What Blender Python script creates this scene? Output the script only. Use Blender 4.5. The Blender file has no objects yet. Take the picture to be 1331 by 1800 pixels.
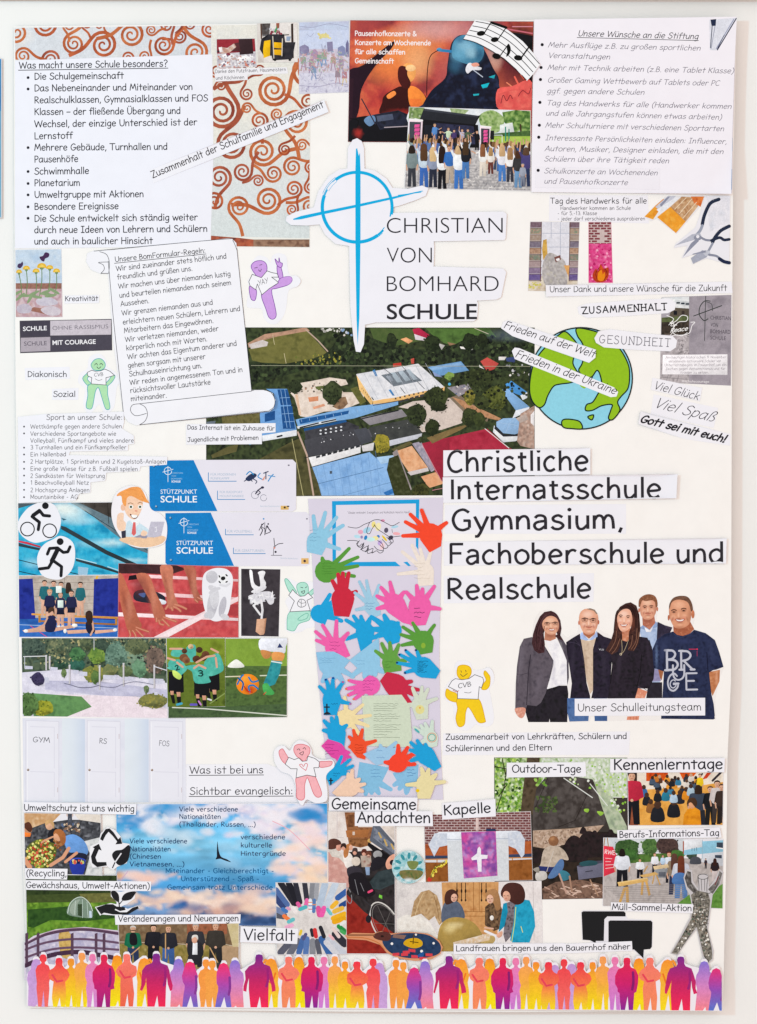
import bpy, math, random
from mathutils import Vector, noise
from mathutils.geometry import tessellate_polygon, delaunay_2d_cdt
random.seed(7)
SC = bpy.context.scene
PX = 0.0007            # one photograph pixel is 0.7 mm on the wall
TILT = 0.0115           # the poster hangs flat on its left edge and stands off the wall on its right
def W(x, y, h=0.0): return ((x-665.5)*PX, -(h+max(0.0, x-25)*PX*TILT), (900-y)*PX)

# ---- camera, world, lamps, exposure
cd = bpy.data.cameras.new('camera'); cam = bpy.data.objects.new('camera', cd); SC.collection.objects.link(cam)
cam.location = (0, -2.4, 0); cam.rotation_euler = (math.pi/2, 0, 0)
cd.sensor_fit = 'VERTICAL'; cd.sensor_height = 24; cd.lens = 24*2.4/(1800*PX)*1.0; cd.clip_end = 50
SC.camera = cam
wd = bpy.data.worlds.new('World'); SC.world = wd; wd.use_nodes = True
wd.node_tree.nodes['Background'].inputs[0].default_value = (1.0, .875, .81, 1)
wd.node_tree.nodes['Background'].inputs[1].default_value = 1.06
def lamp(name, loc, size, power, col):
    l = bpy.data.lights.new(name, 'AREA'); l.shape = 'SQUARE'; l.size = size; l.energy = power; l.color = col
    o = bpy.data.objects.new(name, l); SC.collection.objects.link(o); o.location = loc
    o.rotation_euler = (Vector((0, 0, 0))-Vector(loc)).to_track_quat('-Z', 'Y').to_euler()
lamp('key_light', (-2.7, -2.5, .9), .2, 50, (.3, .82, 1))  # key lamp from the left; cool tint leaves the poster's cast shadow warm
lamp('fill_light', (1.6, -3.2, 1.6), 1.5, 12, (1, .88, .8))  # weaker warm fill lamp added on the right to even the light
SC.view_settings.view_transform = 'Standard'; SC.view_settings.look = 'None'; SC.view_settings.exposure = 0; SC.view_settings.gamma = 1
SC.cycles.transparent_max_bounces = 48

# ---- colours and materials
KA = 0.86
_cc = {}
def hx(c):
    if c in _cc: return _cc[c]
    s = c if len(c) == 6 else ''.join(a+a for a in c)
    v = []
    for i in (0, 2, 4):
        u = int(s[i:i+2], 16)/255
        v.append(max(.004, (u/12.92 if u <= .04045 else ((u+.055)/1.055)**2.4)*KA-.006))
    _cc[c] = tuple(v); return _cc[c]
def mat(name, rough, spec, grain, gsize, wave=.25, soft=False, tooth=.06, blotch=0):
    m = bpy.data.materials.new(name); m.use_nodes = True; nt = m.node_tree; N = nt.nodes.new; L = nt.links.new
    b = nt.nodes['Principled BSDF']
    at = N('ShaderNodeVertexColor'); at.layer_name = 'Col'
    ge = N('ShaderNodeNewGeometry')
    n1 = N('ShaderNodeTexNoise'); n1.inputs['Scale'].default_value = gsize; n1.inputs['Detail'].default_value = 3; L(ge.outputs['Position'], n1.inputs['Vector'])
    mr = N('ShaderNodeMapRange'); L(n1.outputs[0], mr.inputs[0]); mr.inputs[1].default_value = .3; mr.inputs[2].default_value = .7
    mr.inputs[3].default_value = 1-grain; mr.inputs[4].default_value = 1+grain*.6
    mx = N('ShaderNodeMix'); mx.data_type = 'RGBA'; mx.blend_type = 'MULTIPLY'; mx.inputs[0].default_value = 1
    v = mr.outputs[0]
    if blotch:                             # uneven ink density and picture noise
        for sc_, k_ in ((210, blotch), (60, blotch*.4)):
            n4 = N('ShaderNodeTexNoise'); n4.inputs['Scale'].default_value = sc_; n4.inputs['Detail'].default_value = 4; n4.inputs['Roughness'].default_value = .65; L(ge.outputs['Position'], n4.inputs['Vector'])
            m4 = N('ShaderNodeMapRange'); L(n4.outputs[0], m4.inputs[0]); m4.inputs[1].default_value = .3; m4.inputs[2].default_value = .7; m4.inputs[3].default_value = 1-k_; m4.inputs[4].default_value = 1+k_*.9
            mm = N('ShaderNodeMath'); mm.operation = 'MULTIPLY'; L(v, mm.inputs[0]); L(m4.outputs[0], mm.inputs[1]); v = mm.outputs[0]
    L(at.outputs[0], mx.inputs[6]); L(v, mx.inputs[7]); L(mx.outputs[2], b.inputs['Base Color'])
    b.inputs['Roughness'].default_value = rough; b.inputs['Specular IOR Level'].default_value = spec
    n2 = N('ShaderNodeTexNoise'); n2.inputs['Scale'].default_value = 7; n2.inputs['Detail'].default_value = 2; L(ge.outputs['Position'], n2.inputs['Vector'])
    b1 = N('ShaderNodeBump'); b1.inputs['Strength'].default_value = wave; b1.inputs['Distance'].default_value = .02; L(n2.outputs[0], b1.inputs['Height'])
    n3 = N('ShaderNodeTexNoise'); n3.inputs['Scale'].default_value = 900; L(ge.outputs['Position'], n3.inputs['Vector'])
    b2 = N('ShaderNodeBump'); b2.inputs['Strength'].default_value = tooth; b2.inputs['Distance'].default_value = .0004; L(n3.outputs[0], b2.inputs['Height'])
    L(b1.outputs[0], b2.inputs['Normal']); L(b2.outputs[0], b.inputs['Normal'])
    if soft: L(at.outputs[1], b.inputs['Alpha'])
    return m
M_PAPER = mat('office_paper', .6, .2, .016, 60, wave=.3)
M_PRINT = mat('photo_print', .55, .1, .10, 620, blotch=.07)
M_SMOOTH = mat('smooth_print', .55, .1, .05, 700, blotch=.025)
M_INK = mat('toner_ink', .6, .06, .03, 300)
M_SOFT = mat('soft_ink', .48, .3, .05, 480, soft=True)
M_CARD = mat('coloured_paper', .65, .2, .06, 350, tooth=.25)

# ---- curves in pixel space
def P(s):
    if not isinstance(s, str): return [(float(a), float(b)) for a, b in s]
    v = [float(t) for t in s.replace(',', ' ').split()]
    return list(zip(v[::2], v[1::2]))
def spline(p, closed=False, n=5):
    out = []; m = len(p)
    if m < 3: return list(p)
    for i in range(m if closed else m-1):
        if closed: a, b, c, d = p[i-1], p[i], p[(i+1) % m], p[(i+2) % m]
        else: a, b, c, d = p[max(i-1, 0)], p[i], p[i+1], p[min(i+2, m-1)]
        for k in range(n):
            t = k/n
            out.append(tuple(.5*(2*b[j]+(c[j]-a[j])*t+(2*a[j]-5*b[j]+4*c[j]-d[j])*t*t+(3*b[j]-a[j]-3*c[j]+d[j])*t**3) for j in (0, 1)))
    if not closed: out.append(p[-1])
    return out
def ellp(cx, cy, rx, ry=None, rot=0, n=None):
    ry = rx if ry is None else ry; n = n or max(8, min(40, int(6+max(rx, ry)*1.2)))
    c, s = math.cos(math.radians(rot)), math.sin(math.radians(rot)); o = []
    for i in range(n):
        a = 2*math.pi*i/n; u, v = rx*math.cos(a), ry*math.sin(a); o.append((cx+u*c-v*s, cy+u*s+v*c))
    return o
def union_tris(polys):
    V = []; F = []
    for q in polys:
        a = sum(q[i][0]*q[(i+1) % len(q)][1]-q[(i+1) % len(q)][0]*q[i][1] for i in range(len(q)))
        if a < 0: q = q[::-1]
        k = len(V); V.extend(Vector(p) for p in q); F.append(list(range(k, k+len(q))))
    rv, re, rf, ov, oe, of = delaunay_2d_cdt(V, [], F, 1, 1e-4)
    return [tuple(v) for v in rv], [tuple(f) for f, o in zip(rf, of) if o]
def hull(pts):
    pts = sorted(set(pts)); r = []
    for seq in (pts, pts[::-1]):
        h = []
        for p in seq:
            while len(h) > 1 and (h[-1][0]-h[-2][0])*(p[1]-h[-2][1])-(h[-1][1]-h[-2][1])*(p[0]-h[-2][0]) <= 0: h.pop()
            h.append(p)
        r += h[:-1]
    return r
def stroke_tris(strokes, w, caps=6, flat=False):
    """union of round-ended strokes as non-overlapping triangles: strokes = list of point lists"""
    V = []; F = []
    def add(q):
        a = sum(q[i][0]*q[(i+1) % len(q)][1]-q[(i+1) % len(q)][0]*q[i][1] for i in range(len(q)))
        if abs(a) < 1e-9: return
        if a < 0: q = q[::-1]
        k = len(V); V.extend(Vector(p) for p in q); F.append(list(range(k, k+len(q))))
    r = w/2
    for j, st in enumerate(strokes):
        pts = [st[0]]
        for p in st[1:]:
            if math.dist(p, pts[-1]) > 1e-4: pts.append(p)
        if len(pts) == 1 or (len(st) == 2 and math.dist(*st) < .4): add([(x+.0007*j, y) for x, y in ellp(*pts[0], r*1.4, n=8)]); continue
        for i in range(len(pts)-1):
            (x0, y0), (x1, y1) = pts[i], pts[i+1]; l = math.hypot(x1-x0, y1-y0); nx, ny = -(y1-y0)/l*r, (x1-x0)/l*r
            add([(x0+nx, y0+ny), (x1+nx, y1+ny), (x1-nx, y1-ny), (x0-nx, y0-ny)])
        for i, (x, y) in enumerate(pts):
            if flat and i in (0, len(pts)-1) and st[0] != st[-1]: continue
            if 0 < i < len(pts)-1:
                a = math.atan2(pts[i][1]-pts[i-1][1], pts[i][0]-pts[i-1][0]); b = math.atan2(pts[i+1][1]-y, pts[i+1][0]-x)
                if abs((b-a+math.pi) % (2*math.pi)-math.pi) < .12: continue
            add(ellp(x, y, r, n=caps if r > .2 else 5, rot=7+13*i))
    rv, re, rf, ov, oe, of = delaunay_2d_cdt(V, [], F, 1, 1e-5)
    return [tuple(v) for v in rv], [tuple(f) for f, o in zip(rf, of) if o]

# ---- stroke lettering in the manner of a rounded handwriting face (units: cap height 7.4)
G = {}
for ln_ in '''a|5.4|~4 4.3 2.6 5 .9 4 .3 2.2 1 .4 2.3 .1 3.6 1.2 4.1 3;-4.2 5 4.2 1.5 4.8 0
b|5.2|-.6 7.8 .6 0;~.7 3.6 2 4.8 3.8 4 4.2 2.2 3.2 .3 1.6 0 .6 .9
c|4.7|~3.9 4.2 2.6 5 1 4 .4 2.3 1.2 .4 2.6 0 4 .7
d|5.3|~4 4 2.6 4.8 .9 3.9 .4 2.2 1.2 .3 2.6 .1 4 1.5;-4.2 7.8 4.2 0
e|5|~.6 2.5 4.1 2.9 3.8 4.3 2.4 5 1 4.1 .4 2.4 1.2 .5 2.6 0 4.1 .8
f|3.9|~4 7 3 7.6 2 6.8 1.8 5 1.8 0;-.3 4.6 3.6 4.6
g|5.1|~4 4.2 2.6 4.9 1 3.9 .5 2.2 1.4 .5 2.8 .4 4 1.8;~4.2 4.9 4.2 .5 3.8 -1.8 2.3 -2.5 .7 -2
h|5.1|-.6 7.8 .6 0;~.7 2.8 1.8 4.4 3.2 4.6 4 3.2 4.1 0
i|2|-.9 5 .9 0;-.9 7 .9 7.15
j|3|~1.9 5 1.9 0 1.5 -2 .2 -2.3;-1.9 7 1.9 7.15
k|4.8|-.7 7.8 .7 0;-4 4.8 .8 2.2;-1.9 2.9 4.2 0
l|1.9|-.9 7.8 .9 0
m|7.4|-.6 4.9 .6 0;~.6 3 1.6 4.6 2.8 4.6 3.5 3.2 3.5 0;~3.5 3 4.5 4.7 5.8 4.5 6.4 3 6.6 0
n|5|-.6 4.9 .6 0;~.6 2.8 1.8 4.5 3.2 4.7 4 3.3 4.1 0
o|5.2|~2.5 5 .9 4.1 .4 2.4 1.1 .6 2.5 0 4.1 .9 4.7 2.6 4 4.3 2.5 5
p|5.1|-.6 4.9 .6 -2.5;~.7 3.8 2.2 5 4 4.2 4.4 2.6 3.6 .7 2.2 .1 .7 1
q|5.2|~4 4 2.6 4.9 .9 3.9 .4 2.2 1.2 .3 2.6 .3 4 1.6;-4.2 5 4.2 -2.5
r|4.2|-.7 4.9 .7 0;~.7 2.8 1.6 4.4 2.8 4.9 3.8 4.4
s|4.6|~3.8 4.3 2.4 5 .9 4.2 1.2 3 3.2 2.3 4 1.2 2.8 .1 1.2 .2 .4 1
t|4.2|-2 7 2 0;-.2 4.7 3.9 4.7
u|5|~.5 4.9 .6 1.6 1.5 .2 2.9 .4 4 1.8;-4.1 4.9 4.2 0
v|4.5|-.3 4.9 2.2 0 4.2 4.9
w|6.9|-.3 4.9 1.8 0 3.4 4.2 5 0 6.6 4.9
x|4.6|-.4 4.9 4.2 0;-4.1 4.9 .2 0
y|4.7|-.3 4.9 2.3 .3;-4.4 4.9 1.2 -2.5
z|4.7|-.4 4.7 4 4.7 .4 .1 4.2 .1
ß|5.1|~.7 0 .7 5.5 1.4 7.3 2.8 7.5 3.6 6.3 2.8 4.8 2.3 4 3.6 3.2 4.5 1.8 3.8 .3 2.2 .1
A|6.4|-.3 0 3.2 7.4 6 0;-1.4 2.6 5 2.6
B|5.6|-.8 7.4 .8 0;~.8 7.3 3 7.2 4 5.9 3 4.3 .8 3.9;~.8 3.9 3.8 3.6 4.9 2 3.6 .3 .8 .1
C|6|~5.4 6.4 3.8 7.4 1.6 6.3 .6 3.5 1.5 .8 3.4 0 5.4 .9
D|6.3|-.8 7.4 .8 0;~.8 7.4 3.6 6.9 5.6 4.6 5.2 2 3.2 .4 .8 0
E|5.6|-5 7.3 .9 7.3 .9 0 5.1 0;-.9 3.9 4.5 3.9
F|5.4|-5 7.3 .9 7.3 .9 0;-.9 3.9 4.4 3.9
G|6.7|~5.5 6.3 4 7.4 1.8 6.4 .6 3.6 1.5 .8 3.6 0 5.6 1.4 6 3;-3.6 3.1 6.3 3.1
H|6.5|-.8 7.4 .8 0;-5.6 7.4 5.6 0;-.8 3.8 5.6 3.8
I|4.7|-.5 7.3 4 7.3;-2.3 7.3 2.3 0;-.5 .1 4.1 .1
J|5.8|~4 7.3 4 2 3 .2 1.4 .2 .4 1.6;-1.8 7.3 5.6 7.3
K|5.8|-.8 7.4 .8 0;-5 7.2 .9 3.6;-1.9 4.2 5.3 0
L|5.2|-.8 7.4 .8 0 4.9 0
M|8|-.4 0 1.6 7.4 3.8 1.8 6 7.4 7.5 0
N|6.5|-.8 0 .8 7.4 5.6 0 5.6 7.6
O|7.4|~3.7 7.4 1.5 6.2 .6 3.6 1.6 .8 3.6 0 6 1.2 6.8 3.8 5.8 6.4 3.7 7.4
P|5.1|-.8 7.4 .8 0;~.8 7.3 3.4 7.1 4.6 5.5 3.4 3.7 .8 3.2
R|5.9|-.8 7.4 .8 0;~.8 7.3 3.4 7.1 4.6 5.6 3.4 4 .8 3.4;-1.8 3.5 5.3 0
S|5.7|~5 6.5 3.2 7.5 1.2 6.4 1.6 4.6 4 3.5 5.1 1.8 3.6 .1 1.6 .1 .4 1.2
T|6.4|-.2 7.3 6.2 7.3;-3.2 7.3 3.2 0
U|6.5|~.8 7.4 .9 2.4 2.2 .2 4.2 .3 5.6 2.4 5.7 7.4
V|6|-.3 7.4 2.9 0 5.8 7.4
W|9.3|-.3 7.4 2.3 0 4.6 6.4 6.9 0 9 7.4
Y|5.7|-.2 7.4 3 3.8;-5.6 7.4 2 0
Z|6|-.5 7.3 5.4 7.3 .5 0 5.6 0
1|4|-.8 5.8 2.4 7.4 2.4 0
2|5|~.6 6.3 2.4 7.5 4.2 6 3.4 3.8 .5 0;-.5 0 4.8 0
3|5|~.6 6.6 2.6 7.4 4.2 6 3.6 4.3 1.8 4;~1.8 4 4 3.5 4.7 2 3.4 .2 .5 .6
5|5|-4.4 7.3 1 7.3 .8 4.3;~.8 4.3 3 4.6 4.6 2.8 3.8 .6 1.8 0 .3 .9
9|5|~4.2 5.6 2.6 7.4 .8 5.6 2 3.6 4 4.4;~4.2 7 4.2 3 2.2 0
.|2|-.9 .1 .9 .3
,|2|-1.2 .4 .5 -1.4
:|2.2|-.9 .6 .9 .8;-.9 4.2 .9 4.4
;|2.2|-.9 4.2 .9 4.4;-1 .4 .5 -1.2
-|3.8|-.6 2.9 3.2 2.9
–|4.8|-.4 2.9 4.4 2.9
?|4.8|~.6 6.4 2.4 7.6 4.2 6.2 3.6 4.5 2.2 3.6 2.2 2;-2.2 .1 2.2 .3
!|2.2|-1 7.5 1 2.2;-1 .1 1 .3
&|6.4|~5.8 .2 1.4 5.6 2.4 7.4 3.8 6 1.6 3.6 .5 1.8 1.8 0 4 .6 5.8 3
(|3.2|~2.9 8 1.2 5.5 .8 3 1.4 .2 2.7 -1.8
)|3.2|~.5 8 2 5.8 2.5 3 1.9 .3 .5 -1.8
"|3|-.8 7.8 .8 6;-2 7.8 2 6
/|4|-.3 -1 3.4 8'''.split('\n'):
    c_, a_, s_ = ln_.split('|', 2); G[c_] = (float(a_), s_)
G[' '] = (2.7, '')
for u_, b_, x_ in (('ä', 'a', 2.4), ('ö', 'o', 2.6), ('ü', 'u', 2.4), ('Ü', 'U', 3.3)):
    y_ = 9 if b_ == 'U' else 6.7
    G[u_] = (G[b_][0], G[b_][1]+';-%s %s %s %s;-%s %s %s %s' % (x_-1.1, y_, x_-1.1, y_+.15, x_+1.1, y_, x_+1.1, y_+.15))
SANS = dict(G)
for k_, a_, s_ in (('a', 4.9, '~.6 4.1 1.4 4.9 2.6 5 3.6 4.5 3.9 3.4 3.9 1.6 3.9 0;~3.9 3 2 2.8 .8 2.3 .4 1.3 1 .2 2.2 0 3.9 1.3'), ('I', 2.1, '-1 7.4 1 0'), ('t', 3.6, '~1.5 6.6 1.5 3.5 1.6 1 2.2 .1 3.3 .1;-.2 4.9 3.2 4.9'), ('J', 3.5, '~2.6 7.4 2.6 4 2.5 1.4 1.7 .1 .4 .2'),
                    ('G', 6.6, '~5.6 6.3 3.8 7.4 1.6 6.4 .6 3.7 1.6 .9 3.6 0 5.7 .8;-5.7 .8 5.7 3.4 3.8 3.4'), ('M', 7.3, '-.8 0 .8 7.4 3.6 1.6 6.4 7.4 6.4 0'), ('u', 5, '~.7 4.9 .7 1.8 1.3 .2 2.6 .1 3.9 1.4;-4.1 4.9 4.1 0'), ('ü', 5, '~.7 4.9 .7 1.8 1.3 .2 2.6 .1 3.9 1.4;-4.1 4.9 4.1 0;-1.4 6.8 1.4 7;-3.4 6.8 3.4 7'), ('y', 4.6, '-.2 4.9 2.3 0;-4.4 4.9 2 -1 1.2 -2.3 .3 -2.3')): SANS[k_] = (a_, s_)
_gc = {}
def glyph(ch, w, serif, flat=False):
    k = (ch, round(w, 2), serif, flat)
    if k not in _gc:
        st = []
        for t in (SANS if flat else G).get(ch, G['-'])[1].split(';'):
            if t:
                p = P(t[1:]); st.append(spline(p, n=4) if t[0] == '~' else p)
        if serif:
            for q in list(st):
                for x, y in (q[0], q[-1]):
                    if len(q) < 12 and (y < .3 or y > 7.1) and abs(q[0][1]-q[-1][1]) > .5: st.append([(x-serif, y), (x+serif, y)])
        _gc[k] = stroke_tris(st, w, flat=flat) if st else ([], [])
    return _gc[k]

def _caph():
    cu = bpy.data.curves.new('t', 'FONT'); cu.body = 'H'; cu.size = 1; ob = bpy.data.objects.new('t', cu); me = ob.to_mesh(); z = max(v.co.y for v in me.vertices)
    ob.to_mesh_clear(); bpy.data.objects.remove(ob); bpy.data.curves.remove(cu); return z
CAPH = _caph(); print('cap', CAPH)
# ---- one part = one mesh
class Part:
    def __init__(s, name, root, label=None): s.name, s.root, s.label = name, root, label; s.v = []; s.f = []; s.c = []; s.m = []; s.mats = []
    def mi(s, m):
        if m not in s.mats: s.mats.append(m)
        return s.mats.index(m)
    def add(s, vs, fs, cols, h, m):     # vs pixel points
        k = len(s.v); i = s.mi(m)
        s.v.extend((x, y, h) for x, y in vs); s.c.extend(cols); s.f.extend(tuple(a+k for a in f) for f in fs); s.m.extend([i]*len(fs))
    def build(s, org, coll, lift=None):
        if not s.f: return None
        me = bpy.data.meshes.new(s.name)
        if lift:
            a, b, t, k = lift; s.v = [(x, y, h+k*max(0, (x*a+y*b-t)/34)**2) for x, y, h in s.v]
        vs = [W(*v) for v in s.v]
        me.from_pydata([(a-org[0], b-org[1], c-org[2]) for a, b, c in vs], [], s.f)
        at = me.color_attributes.new('Col', 'FLOAT_COLOR', 'POINT'); at.data.foreach_set('color', [t for c in s.c for t in (c if len(c) == 4 else (*c, 1.0))])
        for m in s.mats: me.materials.append(m)
        me.polygons.foreach_set('material_index', s.m)
        o = bpy.data.objects.new(s.name, me); coll.objects.link(o); o.parent = s.root
        if s.label: o['label'] = s.label
        return o

CELL = 3; GW, GH = 1331//CELL+2, 1800//CELL+2
HG = [[0.0]*GW for _ in range(GH)]
def cells(poly):
    ys = [p[1] for p in poly]; n = len(poly)
    for j in range(max(0, int(min(ys)//CELL)), min(GH-1, int(max(ys)//CELL)+1)):
        y = (j+.5)*CELL; xs = []
        for i in range(n):
            (x0, y0), (x1, y1) = poly[i], poly[(i+1) % n]
            if (y0 <= y) != (y1 <= y): xs.append(x0+(y-y0)/(y1-y0)*(x1-x0))
        xs.sort()
        for a, b in zip(xs[::2], xs[1::2]):
            for i in range(max(0, int((a-1)//CELL)), min(GW-1, int((b+1)//CELL)+1)): yield j, i
E = 4e-6
def clip_tri(tri, cl):
    out = tri
    for i in range(len(cl)):
        (ax, ay), (bx, by) = cl[i], cl[(i+1) % len(cl)]
        if not out: return out
        inp, out = out, []
        d = [(bx-ax)*(p[1]-ay)-(by-ay)*(p[0]-ax) for p in inp]
        for k in range(len(inp)):
            p, q, dp, dq = inp[k-1], inp[k], d[k-1], d[k]
            if (dp >= 0) != (dq >= 0):
                t = dp/(dp-dq); out.append(tuple(a+(b-a)*t for a, b in zip(p, q)))
            if dq >= 0: out.append(q)
    return out
ALL = []
# corners and ends that have come unstuck: (direction x, direction y, start, rise in metres)
LIFT = {'Internatsschule': (1, 0, 1148, .0024), 'reading Christliche': (1, 0, 1000, .0016), 'widest headline': (1, 0, 1235, .0018), 'diagonal slip reading Zusammenhalt': (.93, -.37, 432, .0022), 'large lavender handwritten': (.8, .6, 1186, .0028),
        'upper diagonal slip': (.95, .32, 1163, .0018), 'GESUNDHEIT': (-1, 0, -1078, .0016), 'brush words': (-1, 0, -1156, .002), 'Kapelle': (.7, -.7, -402, .0022), 'reading Gemeinsame': (-1, 0, -610, .0018), 'Landfrauen': (-1, 0, -830, .0016), 'pink paper figure': (0, 1, 1384, .002),
        'rolled scroll': (1, 0, 448, .0026), 'curved white music': (.7, .7, 718, .002), 'bright red-orange': (0, -1, -914, .0028), 'pink paper hand with handwritten': (1, 0, 760, .0024), 'yellow dot': (1, 0, 766, .0022), 'Kennenlerntage above': (1, 0, 1240, .0018), 'Unser Dank': (-1, 0, -990, .0016),
        'Berufs': (1, -.1, 1086, .0016), 'Outdoor-Tage': (-1, .1, -772, .0014), 'Umweltschutz': (1, 0, 215, .0016), 'yellow paper figure': (.7, -.7, -238, .002), 'purple paper figure': (1, 0, 505, .002), 'thumb up': (-1, 0, -218, .002), 'wire mesh': (0, 1, 1668, .002)}
class Clip:
    """one cut-out lying on the poster: an Empty that parents its sheet and what is printed on it"""
    def __init__(s, name, label, cat, outline, paper='f1f0f8', group=None, smooth=False, clip=True, gap=.00005, sheet='sheet', m=None, thick=.00006, n=5, tris=None):
        o = P(outline) if tris is None else tris[0]
        s.lift = next((v for k, v in LIFT.items() if k in label), None)
        if smooth: o = spline(o, True, n)
        s.o = o; s.root = bpy.data.objects.new(name, None); SC.collection.objects.link(s.root); s.root.empty_display_size = .01
        s.root['label'] = label; s.root['category'] = cat; s.cat = cat
        if group: s.root['group'] = group
        xs = [p[0] for p in o]; ys = [p[1] for p in o]
        s.cs = list(dict.fromkeys(cells(o) if tris is None else [c for f in tris[1] for c in cells([o[i] for i in f])]))
        base = max([HG[j][i] for j, i in s.cs] or [0])+gap
        s.org = W((min(xs)+max(xs))/2, (min(ys)+max(ys))/2, base); s.root.location = s.org
        s.h = s.h0 = base+thick; s.g = {}; s.parts = []; s.bb = (min(xs), min(ys), max(xs), max(ys))
        a = sum(o[i][0]*o[(i+1) % len(o)][1]-o[(i+1) % len(o)][0]*o[i][1] for i in range(len(o)))
        if a < 0: o = o[::-1]
        p = Part(sheet, s.root); s.parts.append(p); n = len(o); c = hx(paper)
        m = m or M_PAPER
        if tris:
            V, F = tris; p.add(V, F, [c]*n, s.h, m); ed = {}
            for f in F:
                for a_, b_ in zip(f, f[1:]+f[:1]): ed[(a_, b_)] = 1
            bd = [e for e in ed if (e[1], e[0]) not in ed]; k = n
            p.v += [(x, y, base) for x, y in V]; p.c += [c]*n; p.f += [(b_, a_, a_+k, b_+k) for a_, b_ in bd]+[tuple(i+k for i in f[::-1]) for f in F]; p.m += [0]*(len(bd)+len(F))
            s.cl = None; s.pm = M_PRINT; s.part('print'); ALL.append(s); return
        if s.lift:                                  # tessellated so that it can bend
            xs2 = [q[0] for q in o]; ys2 = [q[1] for q in o]; gp = [Vector(q) for q in o]
            gp += [Vector((x+.37, y+.21)) for x in range(int(min(xs2)), int(max(xs2)), 4) for y in range(int(min(ys2)), int(max(ys2)), 4)]
            V, e_, F, a1, a2, oF = delaunay_2d_cdt(gp, [], [list(range(n))], 1, 1e-4); F = [tuple(f) for f, q in zip(F, oF) if q]; V = [tuple(v) for v in V]
            p.add(V, F, [c]*len(V), s.h, m); k = len(p.v); p.v += [(x, y, base) for x, y in V]; p.c += [c]*len(V); p.f += [tuple(i+k for i in f[::-1]) for f in F]; p.m += [0]*len(F)
            s.h0 = s.h = s.h+2.5e-5
        else: p.add(o, [tuple(range(n))], [c]*n, s.h, m)
        k = len(p.v); p.v += [(x, y, base) for x, y in o]+[(x, y, s.h) for x, y in o]; p.c += [c]*2*n
        back = [] if s.lift else [tuple(range(k, k+n))[::-1]]; p.f += back+[(k+i, k+(i+1) % n, k+n+(i+1) % n, k+n+i) for i in range(n)]; p.m += [0]*(n+len(back))
        s.cl = None; s.pm = M_PRINT
        if clip and len(P(outline)) == 4 and not smooth:
            cx = sum(q[0] for q in o)/4; cy = sum(q[1] for q in o)/4
            s.cl = [(x+(.6 if x < cx else -.6), y+(.6 if y < cy else -.6)) for x, y in o]
        s.part('print'); ALL.append(s)
    def part(s, name, label=None): s.p = Part(name, s.root, label); s.parts.append(s.p); return s
    def add(s, vs, fs, cols, m):
        if s.cl:
            cx = [p[0] for p in s.cl]; cy = [p[1] for p in s.cl]; x0, x1, y0, y1 = min(cx), max(cx), min(cy), max(cy)
            ins = [x0+3 < x < x1-3 and y0+3 < y < y1-3 for x, y in vs]
            V2, F2, C2 = [], [], []
            for f in fs:
                q = [(*vs[i], *cols[i]) for i in f]
                if not all(ins[i] for i in f):
                    if len(q) > 3: raise ValueError
                    q = clip_tri(q, s.cl)
                if len(q) < 3: continue
                k = len(V2); V2 += [t[:2] for t in q]; C2 += [t[2:] for t in q]; F2.append(tuple(range(k, k+len(q))))
            vs, fs, cols = V2, F2, C2
        cs = set()                                 # lie just above whatever is printed underneath, cell by cell
        for f in fs:
            q = [vs[i] for i in f]; x0 = min(p[0] for p in q); x1 = max(p[0] for p in q); y0 = min(p[1] for p in q); y1 = max(p[1] for p in q)
            i0, i1, j0, j1 = int(x0//4), int(x1//4), int(y0//4), int(y1//4)
            if (i1-i0)*(j1-j0) > 8:
                for j in range(j0, j1+1):          # only the cells the triangle really spans in this row
                    ya, yb_ = j*4, j*4+4; xs = [p[0] for p in q if ya <= p[1] <= yb_]
                    for (ax, ay), (bx, by) in zip(q, q[1:]+q[:1]):
                        for yy in (ya, yb_):
                            if (ay <= yy) != (by <= yy): xs.append(ax+(yy-ay)/(by-ay)*(bx-ax))
                    if xs: cs.update((i, j) for i in range(int(min(xs)//4), int(max(xs)//4)+1))
            else: cs.update((i, j) for i in range(i0, i1+1) for j in range(j0, j1+1))
        if not cs: return
        h = max(s.g.get(c, s.h0) for c in cs)+E
        for c in cs: s.g[c] = h
        s.h = max(s.h, h); s.p.add(vs, fs, cols, h, m)
    def colf(s, spec, pts):
        """'abc' flat, 'abc>def' top to bottom, 'abc|def' left to right"""
        if '>' in spec or '|' in spec:
            v = '>' in spec; st = [hx(t) for t in spec.split('>' if v else '|')]; q = [p[1 if v else 0] for p in pts]; lo, hi = min(q), max(q)
            def f(x, y):
                t = ((y if v else x)-lo)/(hi-lo+1e-9)*(len(st)-1); i = min(int(max(t, 0)), len(st)-2); t -= i
                return tuple(a+(b-a)*t for a, b in zip(st[i], st[i+1]))
            return f, len(st) > 2
        c = hx(spec); return (lambda x, y: c), False
    def poly(s, spec, pts, m=None, smooth=False, n=5, a=1):
        pts = P(pts)
        if smooth: pts = spline(pts, True, n)
        f, fine = s.colf(spec, pts)
        if fine: return s.tex(spec, pts, 6, 0)
        xs = [p[0] for p in pts]; ys = [p[1] for p in pts]; mn, mxx = min(max(xs)-min(xs), max(ys)-min(ys)), max(max(xs)-min(xs), max(ys)-min(ys))
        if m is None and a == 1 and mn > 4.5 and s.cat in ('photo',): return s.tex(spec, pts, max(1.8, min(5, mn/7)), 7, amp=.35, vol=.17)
        t = tessellate_polygon([[Vector((x, y, 0)) for x, y in pts]])
        s.add(pts, t, [(*f(x, y), a) for x, y in pts], (M_SOFT if a < 1 else m or s.pm)); return s
    def blob(s, spec, pts, m=None, a=1, n=4): return s.poly(spec, pts, m, True, n, a)
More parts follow.
